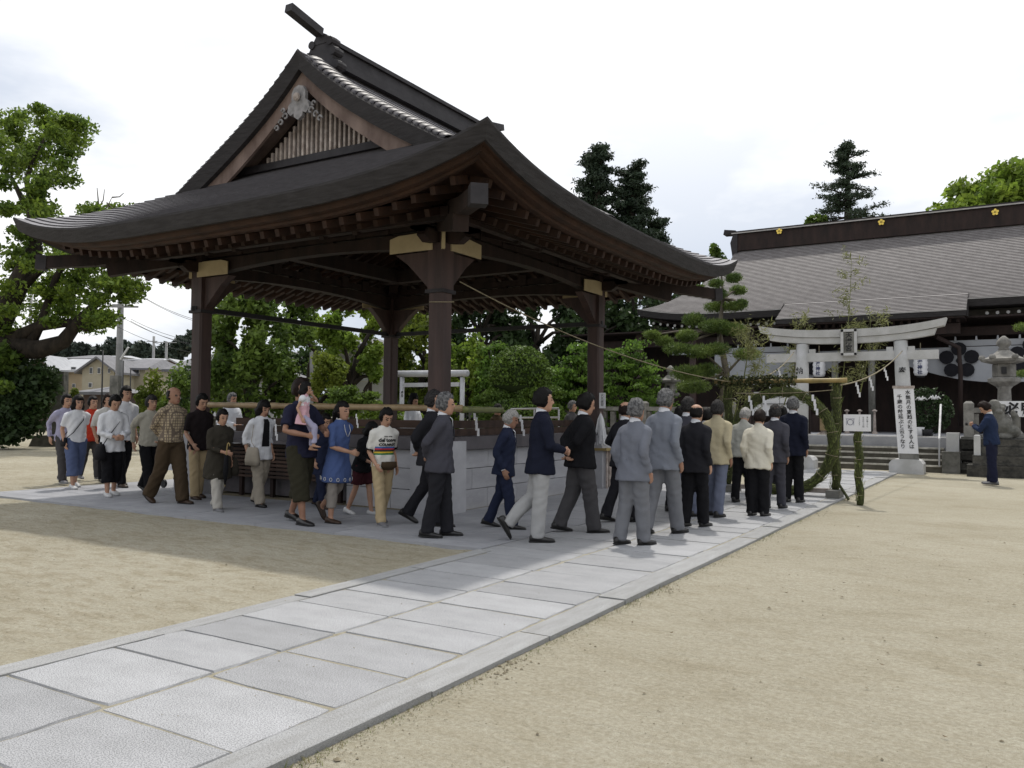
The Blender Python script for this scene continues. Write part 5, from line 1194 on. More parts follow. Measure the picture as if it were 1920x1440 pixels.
house('cream gabled house with small windows in front of pole', 152, 212, 55, 690, 668, 'house_cream', 'tile_roof', True, 8, [(170, 695, 6, 12), (185, 695, 6, 12), (169, 722, 7, 9), (204, 695, 5, 10)])
house('cream house wing with grey hipped roof right of pole', 205, 270, 58, 690, 666, 'house_cream', 'tile_roof', False, 8, [(234, 696, 5, 8), (258, 696, 5, 8)])
house('house with dark tiled roof behind the gabled ones', 118, 172, 75, 672, 660, 'house_brown', 'tile_roof', False, 8)
house('long building with white metal roof far behind', 172, 218, 90, 668, 662, 'house_white', 'metal_roof', False, 8)
house('wide pale roofed building right of the pole', 238, 284, 85, 674, 667, 'house_cream', 'metal_roof', False, 8, [(262, 684, 5, 5)])
house('small dark house with pale gable trim near far poles', 292, 342, 78, 684, 672, 'house_brown', 'metal_roof', True, 8, [(298, 686, 6, 5)])
house('grey tile roofed hall partly hidden by left post', 318, 400, 45, 693, 655, 'house_white', 'tile_roof', False, 7)
house('low grey roofed shelter among the shrubs', 155, 207, 40, 735, 722, 'house_brown', 'tile_roof', False, 4)
house('white walled outbuilding behind the dense tree', 468, 540, 33, 705, 690, 'house_white', 'tile_roof', False, 3)
house('small white building seen through pine trunks', 500, 560, 40, 672, 655, 'house_white', 'tile_roof', False, 3, [(520, 682, 14, 10)])
SH = house('grey panelled wall of the storehouse behind middle post', 628, 720, 31, 645, 628, 'tile_wall', 'tile_roof', False, 3)
for py in (665, 690, 715):
    a = at_d(630, py, 30.95); b_ = at_d(718, py, 30.95); MB().beam(a, b_, .03, .03).build('wall_joint', 'house_cream', SH)
MB().tube([at_d(694, 640, 30), at_d(694, 735, 30)], .07, 8).build('drain_pipe', 'wood_dark', SH)
c = at_d(560, 770, 27); MB().tube([at_d(584, 790, 27), at_d(584, 660, 27)], .06, 8).build('timber_prop', 'concrete', label='pale prop post supporting the pine trunk', cat='post')
def pole(label, px, D_, tp, r_, arms=(), m_='concrete', cat='utility pole', grp=None):
    c = at_d(px, 777, D_); z = at_d(px, tp, D_).z; t = thing('utility_pole' if cat == 'utility pole' else 'lamp_post', label, cat, (c.x, c.y, 0), grp); MB().tube([(c.x, c.y, 0), (c.x, c.y, z)], [r_*1.15, r_*.85], 12).build('shaft', m_, t, True)
    for py, hw in arms: p = at_d(px, py, D_); MB().beam(p-r0*hw/F*D_, p+r0*hw/F*D_, .09, .09).build('cross_arm', 'concrete', t)
    return t
pole('tall concrete utility pole rising into the camphor leaves', 221, 42, 490, .165, ((572, 10), (575, 38)))
pole('far left utility pole with small crossarm of twin pair', 285, 95, 630, .16, ((640, 10),), grp='far utility poles'); pole('far right utility pole of the twin pair near left post', 309, 95, 640, .16, ((642, 22),), grp='far utility poles')
pole('pale thin pole behind camphor branches', 52, 60, 545, .12); pole('white sign pole behind the hedge', 49, 45, 655, .12)
pole('thin black lamp post before the cream house', 190, 38, 657, .035, m_='dark_metal', cat='lamp post'); pole('short thin black post right of the pole', 229, 38, 676, .03, m_='dark_metal', cat='lamp post'); pole('very short black post by the shrubs', 243, 38, 690, .03, m_='dark_metal', cat='lamp post')
W3 = thing('power_lines', 'power lines sagging from the utility pole toward the pavilion', 'wires', at_d(221, 575, 42))
for (x0, y0_, x1, y1_, s_) in ((250, 545, 420, 610, .3), (252, 547, 420, 614, .3), (221, 590, 420, 650, .4), (245, 598, 420, 645, .3), (245, 602, 420, 655, .3), (221, 606, 60, 590, .4), (221, 613, 420, 668, .3), (221, 590, 20, 560, .3)): MB().tube(catenary(at_d(x0, y0_, 42), at_d(x1, y1_, 40), s_), .012, 4).build('wire', 'dark_metal', W3)
mc = at_d(236, 668, 40); MB().tube([at_d(226, 674, 40), at_d(241, 651, 40)], .05, 6).build('street_mirror', 'white', label='pale street mirror arm on the utility pole', cat='mirror')
# treeline far
cl = []
for (px, tp, w_) in ((110, 655, 22), (135, 642, 16), (158, 642, 9), (190, 648, 20), (215, 638, 26), (240, 642, 26), (262, 645, 22), (290, 650, 20), (320, 645, 22), (345, 632, 20), (370, 620, 20), (70, 660, 22)):
    for k in range(5): c = at_d(px+random.uniform(-.5, .5)*w_, tp+8+random.uniform(0, 20), 150); cl.append(blob(c, (w_/F*150*.45, 2, 1.6), 320, .2))
foliage('distant_woods', np.concatenate(cl), .5, 'leaf_far', kind='stuff', label='hazy dark wooded ridge behind the houses', cat='woods')
HZb = MB(); n = 40
V = []
for i in range(n+1):
    a = math.radians(-100+200*i/n)+0; d = Vector((math.sin(a), math.cos(a), 0))*400; V += [(d.x, d.y, -1), (d.x, d.y, 11+3*math.sin(i*.9)+2*math.sin(i*2.3))]
HZb.add(V, [[2*i, 2*i+2, 2*i+3, 2*i+1] for i in range(n)]); HZb.build('hills', 'leaf_far', kind='structure')
# ================================================================== PEOPLE
QUEUE = []      # (object name, mesh pieces MB, materials, voxel, wrinkle, finalize)
def loft(b, rings, n=18, p=2.4):
    """rings: (centre, xvec, yvec) superellipse"""
    V = []
    for c, ax, ay in rings:
        for k in range(n):
            t = 2*math.pi*k/n; cs, sn = math.cos(t), math.sin(t)
            V.append(c+ax*(math.copysign(abs(cs)**(2/p), cs))+ay*(math.copysign(abs(sn)**(2/p), sn)))
    Fs = [[i*n+k, i*n+(k+1) % n, (i+1)*n+(k+1) % n, (i+1)*n+k] for i in range(len(rings)-1) for k in range(n)]
    Fs += [list(range(n))[::-1], [(len(rings)-1)*n+k for k in range(n)]]; b.add(V, Fs)
def ball(b, c, r, n=10):
    r = r if hasattr(r, '__len__') else (r, r, r); rings = []
    for i in range(1, 8):
        t = math.pi*i/8; rings.append((Vector((c[0], c[1], c[2]-r[2]*math.cos(t))), Vector((r[0]*math.sin(t), 0, 0)), Vector((0, r[1]*math.sin(t), 0))))
    loft(b, rings, n, 2)
def ik(S, Wt, a, b_, hint):
    d = Wt-S; L_ = d.length
    if L_ > (a+b_)*.985: Wt = S+d*((a+b_)*.985/L_); d = Wt-S; L_ = d.length
    u = d/L_; x = (a*a-b_*b_+L_*L_)/(2*L_); h = math.sqrt(max(0, a*a-x*x)); v = hint-u*hint.dot(u); v.normalize(); return S+u*x+v*h, Wt
STR = {'big': ((16, 4), (-14, 22)), 'mid': ((12, 4), (-10, 15)), 'small': ((7, 4), (-6, 8)), 'stand': ((2, 2), (-2, 3)), 'lift': ((-2, 2), (-9, 38)), 'push': ((13, 3), (-14, 22))}
ARM = {'down': (.205, .03, -.06, 0), 'fwd': (.195, .17, -.01, 0), 'back': (.205, -.12, -.04, 0), 'behind': (-.005, -.165, .02, 1), 'front': (.05, .25, .10, 2), 'hold': (.07, .27, .20, 2), 'phone': (.045, .30, .30, 2), 'carry': (-.04, .27, .22, 2), 'chin': (.05, .17, .50, 2), 'bag': (.20, .14, .10, 2), 'out': (.27, .22, .08, 2), 'pocket': (.20, .06, .03, 1), 'down2': (.20, -.03, -.07, 0)}
HAIRM = {'black': 'hair_black', 'brown': 'hair_brown', 'grey': 'hair_grey', 'dgrey': 'hair_dgrey', 'white': 'hair_white'}
def cloth(name, col, rough=.85, var=.93, **k):
    if name not in MATS: mat(name, col, rough, tuple(c*var for c in col), 5, 5, bump=.5, bscale=14, bdist=.02, spec=.08, **k)
    return name
for n_, c_ in dict(c_black=(.012, .012, .014), c_suit=(.020, .020, .024), c_navy=(.012, .014, .026), c_navy2=(.019, .024, .048), c_dgrey=(.045, .045, .052), c_grey=(.155, .165, .195), c_grey2=(.185, .20, .235), c_greyt=(.16, .165, .18), c_dgt=(.065, .063, .066), c_lgt=(.34, .34, .34), c_khaki=(.42, .37, .25), c_bluet=(.13, .145, .20), c_lgrey=(.38, .38, .34), c_cream=(.62, .59, .50), c_char=(.055, .055, .068),
                c_white=(.66, .67, .70), c_off=(.58, .57, .54), c_lav=(.34, .33, .45), c_jean=(.085, .11, .20), c_red=(.46, .045, .025), c_brown=(.060, .042, .026), c_beige=(.36, .32, .26), c_blk2=(.018, .014, .015), c_maroon=(.05, .015, .02), c_olive=(.038, .034, .027), c_lgb=(.42, .40, .36), c_tee=(.020, .021, .042), c_shorts=(.032, .030, .020), c_blue=(.065, .10, .23), c_leg=(.24, .22, .20), c_kh2=(.42, .33, .20), c_pink=(.60, .37, .42), c_vest=(.40, .38, .32), c_miko=(.62, .64, .68), c_track=(.018, .028, .062), c_trk2=(.014, .016, .034), c_purple=(.14, .12, .17), c_cuff=(.75, .75, .76)).items(): cloth(n_, c_)
mat('shoe_black', (.012, .011, .011), .35, spec=.5); mat('shoe_brown', (.05, .03, .02), .45); mat('shoe_white', (.55, .55, .55), .6); mat('shoe_grey', (.16, .16, .17), .6); mat('sole', (.30, .30, .30), .7); mat('sole_dark', (.02, .02, .02), .7)
def check_mat():
    m = bpy.data.materials.new('c_check'); m.use_nodes = True; t = m.node_tree; n = t.nodes.new; l = t.links.new; b = t.nodes['Principled BSDF']; b.inputs['Roughness'].default_value = .9
    tc = n('ShaderNodeTexCoord'); s = n('ShaderNodeSeparateXYZ'); l(tc.outputs['Object'], s.inputs[0]); out = None
    for ax, f in (('Z', 150), ('X', 150), ('Y', 150)):
        mu = n('ShaderNodeMath'); mu.operation = 'MULTIPLY'; mu.inputs[1].default_value = f; l(s.outputs[ax], mu.inputs[0]); sn = n('ShaderNodeMath'); sn.operation = 'SINE'; l(mu.outputs[0], sn.inputs[0])
        g = n('ShaderNodeMath'); g.operation = 'GREATER_THAN'; g.inputs[1].default_value = .72; l(sn.outputs[0], g.inputs[0])
        if out is None: out = g.outputs[0]
        else: mx = n('ShaderNodeMath'); mx.operation = 'MAXIMUM'; l(out, mx.inputs[0]); l(g.outputs[0], mx.inputs[1]); out = mx.outputs[0]
    mm = n('ShaderNodeMixRGB'); mm.inputs[1].default_value = (.36, .29, .19, 1); mm.inputs[2].default_value = (.13, .10, .075, 1); l(out, mm.inputs[0]); l(mm.outputs[0], b.inputs['Base Color']); MATS['c_check'] = m
check_mat()
def jersey_mat(s):
    m = bpy.data.materials.new('c_jersey'); m.use_nodes = True; t = m.node_tree; n = t.nodes.new; l = t.links.new; b = t.nodes['Principled BSDF']; b.inputs['Roughness'].default_value = .8
    tc = n('ShaderNodeTexCoord'); sp = n('ShaderNodeSeparateXYZ'); l(tc.outputs['Object'], sp.inputs[0]); mr = n('ShaderNodeMapRange'); mr.inputs[1].default_value = .70*s; mr.inputs[2].default_value = 1.50*s; l(sp.outputs['Z'], mr.inputs[0])
    r = n('ShaderNodeValToRGB'); r.color_ramp.interpolation = 'CONSTANT'; e = r.color_ramp.elements; w = (.62, .61, .57, 1); e[0].position = 0; e[0].color = w
    z = .375
    for c in ((.02, .16, .05, 1), (.62, .42, .03, 1), (.02, .02, .02, 1), (.42, .015, .03, 1), (.04, .11, .34, 1)): q = e.new(z); q.color = c; z += .029
    q = e.new(z); q.color = w; e[1].position if False else None
    e[-1].position = 1; e[-1].color = w
    l(mr.outputs[0], r.inputs[0]); ax = n('ShaderNodeMath'); ax.operation = 'ABSOLUTE'; l(sp.outputs['X'], ax.inputs[0]); g = n('ShaderNodeMath'); g.operation = 'LESS_THAN'; g.inputs[1].default_value = .165*s; l(ax.outputs[0], g.inputs[0])
    mm = n('ShaderNodeMixRGB'); mm.inputs[1].default_value = w; l(r.outputs[0], mm.inputs[2]); l(g.outputs[0], mm.inputs[0]); l(mm.outputs[0], b.inputs['Base Color']); MATS['c_jersey'] = m
def queue(key, b, mats, vox, wr, parent, name, mfun=None, cb=None): QUEUE.append(dict(key=key, b=b, mats=mats, vox=vox, wr=wr, parent=parent, name=name, mfun=mfun, cb=cb))
PEOPLE = {}
def person(label, px, yf, yh, head, stride='mid', armL='down', armR='down', lean=4, hp=0, hy=0, hair=('short', 'black'), top=None, bottom=None, shoes=('shoe_black', 'sole_dark'), collar=None, skin='skin', group='people walking in the procession', cuffs=False, flip=False, fat=1., z0=0, pos=None, Hh=None, extra=None, key=None, coarse=1., seated=False, child=False):
    P0 = Vector(pos) if pos is not None else gp(px, yf, z0); dep = (P0-Vector((0, 0, H))).dot(fw)
    Hh = Hh or (yf-yh)/F*dep*1.0
    s = Hh/1.68/ (math.cos(math.radians(lean))*.3+.7); o = bpy.data.objects.new('person', None)
    legs = list(STR[stride]) if stride in STR else stride
    if flip: legs = legs[::-1]
    kn = Matrix.Identity(3)
    def R3(a): return Vector((0, math.sin(math.radians(a)), -math.cos(math.radians(a))))
    hz = max(.43*math.cos(math.radians(f))+.40*math.cos(math.radians(f-k)) for f, k in legs)+.075
    if seated: hz = seated
    la = math.radians(lean); RX = Matrix.Rotation(-la, 3, 'X')
    HIP = Vector((0, 0, hz))
    def T(x, y, z): return HIP+RX @ Vector((x, y, z))
    XA = Vector((1, 0, 0)); YA = RX @ Vector((0, 1, 0)); body = MB(); hs = 1.28 if child else 1.07
    def tor(b, prof, f=1., yo=0): loft(b, [(T(0, yo+(q[3] if len(q) > 3 else 0), q[0]), XA*q[1]*f, YA*q[2]*f) for q in prof])
    tor(body, [(-.06, .12, .08), (.0, .145, .09), (.12, .125, .085), (.25, .14, .10), (.38, .13, .08), (.44, .10, .06), (.50, .055, .05)])
    # head frame
    neck = T(0, -.005, .50); HR = RX @ Matrix.Rotation(math.radians(hy), 3, 'Z') @ Matrix.Rotation(math.radians(-hp), 3, 'X')
    HC = neck+RX @ Vector((0, .014+.06*math.sin(math.radians(hp)), .138)); hm = Matrix.Translation(HC) @ HR.to_4x4() @ Matrix.Scale(hs, 4)
    def Hd(x, y, z): return hm @ Vector((x, y, z))
    HX = HR @ Vector((1, 0, 0))*hs; HY = HR @ Vector((0, 1, 0))*hs
    loft(body, [(Hd(0, cy, z), HX*rx, HY*ry) for z, cy, rx, ry in ((-.112, .045, .018, .018), (-.10, .036, .040, .046), (-.07, .022, .054, .070), (-.03, .006, .065, .086), (.0, .0, .070, .092), (.04, -.005, .074, .095), (.075, -.008, .067, .085), (.10, -.010, .048, .060), (.114, -.010, .02, .025))], 18, 2.15)
    body.tube([Hd(0, .090, .022), Hd(0, .104, -.012), Hd(0, .106, -.026)], [.007, .012, .014], 7)
    body.tube([Hd(-.02, .084, -.062), Hd(.02, .084, -.062)], .009, 6)
    for sx in (-1, 1): ball(body, (0, 0, 0), 0.0001) if False else body.tube([Hd(sx*.072, -.004, .022), Hd(sx*.083, -.010, .008), Hd(sx*.080, -.004, -.030)], [.010, .014, .008], 6)
    body.tube([T(0, -.01, .45), neck, Hd(0, -.02, -.06)], [.058, .053, .056], 12)
    # arms
    J = {}; sw = .174*(1 if not child else .85)
    for sx, nm in ((-1, armL), (1, armR)):
        a = ARM[nm] if isinstance(nm, str) else nm
        S = T(sx*sw, 0, .425); Wt = T(sx*a[0], a[1], a[2]); hint = {0: RX @ Vector((sx*.15, -1, 0)), 1: Vector((sx*1, -.45, 0)), 2: RX @ Vector((sx*.8, -.5, -.6))}[a[3]]
        E, Wt = ik(S, Wt, .285, .255, hint); J[sx] = (S, E, Wt)
        body.tube([T(sx*.08, 0, .42), S, S.lerp(E, .5), E, E.lerp(Wt, .35), Wt], [.034, .036, .038, .035, .037, .026], 10)
        d = (Wt-E).normalized(); side = Vector((0, 1, 0)) if abs(d.z) > .6 else Vector((0, 0, 1)); nrm = (Vector((-sx, 0, 0)) if abs(d.z) > .6 else Vector((-sx*.7, 0, -.7)))
        w_ = (side-d*side.dot(d)).normalized(); n_ = (nrm-d*nrm.dot(d)-w_*nrm.dot(w_)).normalized()
        loft(body, [(Wt-d*.01, w_*.024, n_*.018), (Wt+d*.02, w_*.032, n_*.017), (Wt+d*.06, w_*.040, n_*.017), (Wt+d*.088, w_*.038, n_*.013)], 10, 2.4)
        curl = 22 if a[3] == 0 else 42
        for fi, (off, ln) in enumerate(((.030, .90), (.010, 1.0), (-.010, .95), (-.029, .75))):
            p_ = Wt+d*.078+w_*off; pts = [p_]; an = 0
            for sg, q in enumerate((.040, .028, .022)):
                an += math.radians(curl*(.6+.3*sg)); p_ = p_+(d*math.cos(an)+n_*math.sin(an))*q*ln; pts.append(p_)
            body.tube(pts, [.0105, .010, .0095, .008], 6)
        p_ = Wt+d*.025+w_*.028; q1 = p_+(d*.7+w_*.65+n_*.25).normalized()*.035; q2 = q1+(d*.95+w_*.2+n_*.35).normalized()*.032; body.tube([p_, q1, q2], [.014, .0115, .009], 6)
    # legs
    K = {}
    for i, sx in ((0, 1), (1, -1)):
        f, k = legs[i]; hp_ = HIP+Vector((sx*.088, 0, -.02)); kn_ = hp_+R3(f)*.41+Vector((0, 0, 0)); an_ = kn_+R3(f-k)*.40
        K[sx] = (hp_, kn_, an_); body.tube([hp_, hp_.lerp(kn_, .5), kn_, kn_.lerp(an_, .3), an_], [.085, .072, .050, .053, .034], 12)
        pitch = 0. if f >= 0 or seated else math.degrees(math.asin(max(0, min(.85, (an_.z-.078)/.15))))
        if f > 14 and not seated: pitch = -8
        FM = Matrix.Rotation(math.radians(-pitch), 3, 'X'); K[(sx, 'f')] = FM
        def ft(y, z, sx=sx, an_=an_, FM=FM): return an_+FM @ Vector((sx*.012*(y > 0), y, z))
        fx = Vector((1, 0, 0)); fz = FM @ Vector((0, 0, 1))
        loft(body, [(ft(-.05, -.035), fx*.026, fz*.026), (ft(0, -.02), fx*.033, fz*.045), (ft(.07, -.045), fx*.038, fz*.026), (ft(.13, -.053), fx*.038, fz*.018), (ft(.17, -.057), fx*.026, fz*.012)], 10, 2.2)
    hmi = hm.inverted(); sc = Matrix.Scale(1/s, 4)
    def facemats(co):
        c = np.c_[co/s, np.ones(len(co))] @ np.array(hmi).T; x, y, z = c[:, 0], c[:, 1], c[:, 2]; r_ = np.zeros(len(co), int); fr = y > .055
        r_[fr & (np.abs(np.abs(x)-.031) < .014) & (np.abs(z-.010) < .0065)] = 1; r_[fr & (np.abs(np.abs(x)-.031) < .019) & (np.abs(z-.034) < .0045)] = 1
        r_[fr & (np.abs(x) < .021) & (np.abs(z+.062) < .0055)] = 2; return r_
    rec = dict(label=label, loc=P0, rot=-math.radians(head), group=group, s=s, T=T, J=J, K=K, Hd=Hd, hm=hm, HIP=HIP, RX=RX, key=key)
    PEOPLE[key or label] = rec
    queue(rec, body, [skin, 'eye', 'lip'], .0125*coarse, 0, None, 'person', facemats)
    def garment(nm, b, m, vox=.017, wr=.004, cb=None): queue(rec, b, [m] if isinstance(m, str) else m, vox*coarse, wr, rec, nm, None, cb)
    # top garment: (name, mat, hem, hem_rx, fit, sleeve 0..1, cb)
    if top:
        nm, m_, hem, hr, fit, slv = top[:6]; b = MB(); fit *= fat; hr *= fat
        pr = [(hem, hr, hr*.84), (hem*.5, (hr+.172*fit)/2+.006, (hr*.84+.132*fit)/2+.004), (.02, .172*fit, .134*fit), (.14, .156*fit, .120*fit), (.30, .172*fit, .128*fit), (.38, .172*fit, .116*fit), (.44, .142*fit, .092*fit), (.485, .112, .078), (.525, .072, .066)]
        tor(b, pr)
        for sx in (-1, 1):
            S, E, Wt = J[sx]; b.tube([T(sx*.05, 0, .44), T(sx*(sw-.02), 0, .412)], [.062, .070], 12); ball(b, S+Vector((0, 0, -.018)), (.062, .070, .060), 12)
            if slv > .02:
                loose = (1.0 if nm in ('jacket', 'shirt', 'blouse') else .92)*fit
                A = [(S+Vector((0, 0, -.02)), .064), (S.lerp(E, .5), .060), (E, .053), (E.lerp(Wt, .5), .048), (Wt-(Wt-E).normalized()*.005, .042)]; tt = [0, .28, .55, .78, 1.0]; pts = []; rr = []
                for i, ((p_, r_), t_) in enumerate(zip(A, tt)):
                    if t_ <= slv: pts.append(p_); rr.append(r_*loose)
                    else:
                        p0_, r0_2, t0_ = A[i-1][0], A[i-1][1], tt[i-1]; u = (slv-t0_)/(t_-t0_); pts.append(p0_.lerp(p_, u)); rr.append((r0_2+.003)*loose); break
                b.tube(pts, rr, 12)
        garment(nm, b, m_, .0165, .0105, top[6] if len(top) > 6 else None)
        if nm == 'jacket':      # lapel seam / back vent as a thin dark fold
            v = MB(); y_ = -1; pts = [T(0, -(hr*.74+.003), hem+.005), T(0, -(hr*.74*.97), hem*.3), T(0, -.120*fit, .08)]; v.tube([Vector(q) for q in pts], .0035, 4); queue(rec, v, [m_], 0, 0, rec, 'back_vent')
    if bottom:
        nm, m_, ln = bottom[:3]; wide = (bottom[3] if len(bottom) > 3 else 1.); b = MB(); loft(b, [(T(0, 0, .11), XA*.138*fat, YA*.098*fat), (T(0, 0, .0), XA*.158*fat, YA*.112*fat), (HIP+Vector((0, 0, -.08)), XA*.150*fat, Vector((0, 1, 0))*.105*fat)])
        for sx in (-1, 1):
            h_, k_, a_ = K[sx]; FM = K[(sx, 'f')]; A = [(h_+Vector((0, 0, .02)), .084*fat), (h_.lerp(k_, .5), .087*fat), (k_, .079), (k_.lerp(a_, .5), .075), (a_+Vector((0, .005, -.035)), .074)]; tt = [0, .25, .5, .75, 1.]; pts = []; rr = []
            for i, ((p_, r_), t_) in enumerate(zip(A, tt)):
                if t_ <= ln: pts.append(p_); rr.append(r_*wide)
                else: u = (ln-tt[i-1])/(t_-tt[i-1]); pts.append(A[i-1][0].lerp(p_, u)); rr.append(A[i-1][1]*wide*1.02); break
            b.tube(pts, rr, 14)
        garment(nm, b, m_, .0165, .0105)
    if shoes:
        for sx in (-1, 1):
            a_ = K[sx][2]; FM = K[(sx, 'f')]; fx = Vector((1, 0, 0)); fz = FM @ Vector((0, 0, 1)); b = MB()
            def ft(y, z): return a_+FM @ Vector((sx*.014*(y > 0), y, z))
            hh = 1. if shoes[0] != 'sandal' else .6
            m0 = 'shoe_black' if shoes[0] == 'sandal' else shoes[0]
            loft(b, [(ft(-.085, -.038), fx*.022, fz*.022), (ft(-.07, -.030), fx*.036, fz*.040*hh), (ft(-.02, -.028*1), fx*.040, fz*.044*hh), (ft(.05, -.042), fx*.044, fz*.032*hh), (ft(.12, -.050), fx*.047, fz*.023), (ft(.17, -.055), fx*.038, fz*.018), (ft(.19, -.058), fx*.020, fz*.012)], 14, 2.5)
            queue(rec, b, [m0], 0, 0, rec, 'shoe')
            b = MB(); loft(b, [(ft(-.09, -.070), fx*.024, fz*.009), (ft(-.06, -.070), fx*.040, fz*.010), (ft(.05, -.070), fx*.045, fz*.009), (ft(.13, -.070), fx*.050, fz*.009), (ft(.18, -.069), fx*.036, fz*.008), (ft(.197, -.067), fx*.018, fz*.006)], 12, 3)
            queue(rec, b, [shoes[1]], 0, 0, rec, 'sole')
    # hair
    st, hc = hair; b = MB(); nu, nv = 26, 18; V = []; rr_ = random.Random(hash(label) % 999 if False else len(PEOPLE)*7)
    for i in range(nv+1):
        for j in range(nu):
            th = math.pi*i/nv; ph = 2*math.pi*j/nu; x, y, z = math.sin(th)*math.cos(ph), math.sin(th)*math.sin(ph), math.cos(th)
            if st == 'short': cov = (y < .12 and z > -.42) or z > .56 or (y < .42 and z > .12); tk = .016+.008*max(0, z)
            elif st == 'bald': cov = (y < .12 and -.45 < z < .52); tk = .011
            elif st == 'crop': cov = (y < .16 and z > -.40) or z > .50 or (y < .35 and z > .2); tk = .017
            elif st == 'bob': cov = (y < .22 and z > -.97) or z > .46 or (y < .55 and z > -.1 and abs(x) > .62); tk = .020+.012*max(0, -z)
            else: cov = (y < .15 and z > -.85) or z > .5; tk = .014
            nse = .005*math.sin(ph*6+rr_.random()*2.2)+.004*math.sin(th*9+ph*4)+rr_.uniform(-.003, .004)
            R_ = (1.0 if cov else .0)
            px_, py_, pz_ = (.074+tk)*x, (.095+tk)*y-.004, (.116+tk)*z+.004
            if st == 'bob' and z < -.2 and cov: px_ = (.074+tk)*math.copysign(max(abs(x), .1), x)*1.25; py_ = py_*1.1-.012; pz_ = -.02+(.13)*z
            if not cov: px_, py_, pz_ = px_*.80, py_*.78, pz_*.80
            else: px_ += nse*x; py_ += nse*y; pz_ += nse*z
            V.append(Hd(px_, py_, pz_))
    b.add(V, [[i*nu+j, (i+1)*nu+j, (i+1)*nu+(j+1) % nu, i*nu+(j+1) % nu] for i in range(nv) for j in range(nu)])
    if st == 'long': b.tube([Hd(0, -.09, .03), Hd(0, -.115, -.04), Hd(0, -.12, -.12), Hd(0, -.10, -.20)], [(.06, .04), (.065, .042), (.055, .035), (.02, .015)], 10)
    if st == 'bun': b.tube([Hd(0, -.10, .05), Hd(0, -.14, .04)], [.035, .03], 8)
    queue(rec, b, [HAIRM[hc]], 0, 0, rec, 'hair')
    if collar:
        b = MB(); pts = [T(.064*math.cos(t), .060*math.sin(t)-.004, .516+.012*math.sin(t)*(-1)) for t in np.linspace(0, 2*math.pi, 21)]; V = []
        for t in np.linspace(0, 2*math.pi, 21):
            x, y = math.cos(t), math.sin(t); V += [T(.074*x, .070*y-.004, .495-.012*y), T(.062*x, .060*y-.006, .545-.018*y), T(.058*x, .056*y-.006, .543-.018*y)]
        b.add(V, [[3*i+k, 3*i+3+k, 3*i+4+k, 3*i+1+k] for i in range(20) for k in (0, 1)]); queue(rec, b, [collar], 0, 0, rec, 'shirt_collar')
    if cuffs:
        for sx in (-1, 1): S, E, Wt = J[sx]; d = (Wt-E).normalized(); b = MB(); b.tube([Wt-d*.03, Wt+d*.008], [.034, .034], 10); queue(rec, b, ['c_cuff'], 0, 0, rec, 'cuff')
    if extra: extra(rec)
    return rec
def ex(rec, nm, b, m, par=None): queue(rec, b, [m], 0, 0, rec, nm)
def tie_shirt(rec):
    T = rec['T']; b = MB(); b.add([T(-.035, .105, .47), T(.035, .105, .47), T(.0, .137, .26)], [[0, 1, 2]]); b.add([T(-.045, .075, .50), T(.045, .075, .50), T(.035, .106, .47), T(-.035, .106, .47)], [[0, 1, 2, 3]]); ex(rec, 'shirt_front', b, 'c_white')
    b = MB(); b.add([T(-.012, .112, .475), T(.012, .112, .475), T(.016, .142, .28), T(-.016, .142, .28)], [[0, 1, 2, 3]]); ex(rec, 'tie', b, 'c_navy')
def strap_bag(m, sx=1, size=(.24, .09, .2), z=-.12, y=.02, cross=True, out=.24):
    def f(rec):
        T = rec['T']; b = MB(); c = T(sx*out, y, z); w, t, h = size
        loft(b, [(c+Vector((0, 0, -h/2)), Vector((t*.5, 0, 0)), Vector((0, w*.48, 0))), (c+Vector((0, 0, -h*.2)), Vector((t*.6, 0, 0)), Vector((0, w*.5, 0))), (c+Vector((0, 0, h*.35)), Vector((t*.35, 0, 0)), Vector((0, w*.45, 0))), (c+Vector((0, 0, h/2)), Vector((t*.15, 0, 0)), Vector((0, w*.42, 0)))], 12, 3.5); ex(rec, 'bag', b, m)
        b = MB(); s2 = -sx if cross else sx
        for yy in ((.125, -.115) if cross else (.06, -.06)):
            b.tube([c+Vector((0, (.09 if yy > 0 else -.09), h*.4)), T(sx*.10 if cross else sx*.21, yy*1.05, .12), T(s2*.06 if cross else sx*.19, yy, .34), T(s2*.12 if cross else sx*.15, yy*.2, .49)], [(.012, .005)]*4, 6)
        ex(rec, 'bag_strap', b, m)
    return f
G2 = 'people walking in the procession'
JK = lambda m, hem=-.15: ('jacket', m, hem, .203, 1.05, 1.0)
SS = lambda m, slv=.45, hem=-.12, hr=.165, fit=.97: ('shirt', m, hem, hr, fit, slv)
TR_ = lambda m, w=1.0: ('trousers', m, 1.0, w)
# --- left group, walking right along the apron
person('person in lavender long sleeve top half hidden behind woman in white tee', 118, 905, 738, 92, 'mid', 'down', 'back', top=SS('c_lav', 1.), bottom=TR_('c_dgt'), shoes=('shoe_grey', 'sole'), coarse=1.2)
person('child in bright red tee shirt half hidden behind woman in white tee', 168, 898, 742, 95, 'mid', 'down', 'down', top=SS('c_red', .4), bottom=TR_('c_dgt'), shoes=('shoe_grey', 'sole'), flip=True, coarse=1.2)
def ex1(rec):
    strap_bag('c_black', 1, (.2, .06, .16), -.06, .0, True, .20)(rec)
person('woman in white tee and blue cropped jeans with black shoulder strap', 140, 915, 740, 100, 'mid', 'back', 'down', hair=('bob', 'black'), top=SS('c_white', .42, -.06), bottom=('cropped_jeans', 'c_jean', .80, 1.25), shoes=('shoe_white', 'sole'), extra=ex1)
person('man in white short sleeve shirt behind woman with black bag', 229, 912, 722, 95, 'mid', 'down', 'fwd', hair=('crop', 'black'), top=SS('c_white', .45), bottom=TR_('c_black'), shoes=('shoe_brown', 'sole_dark'), coarse=1.1)
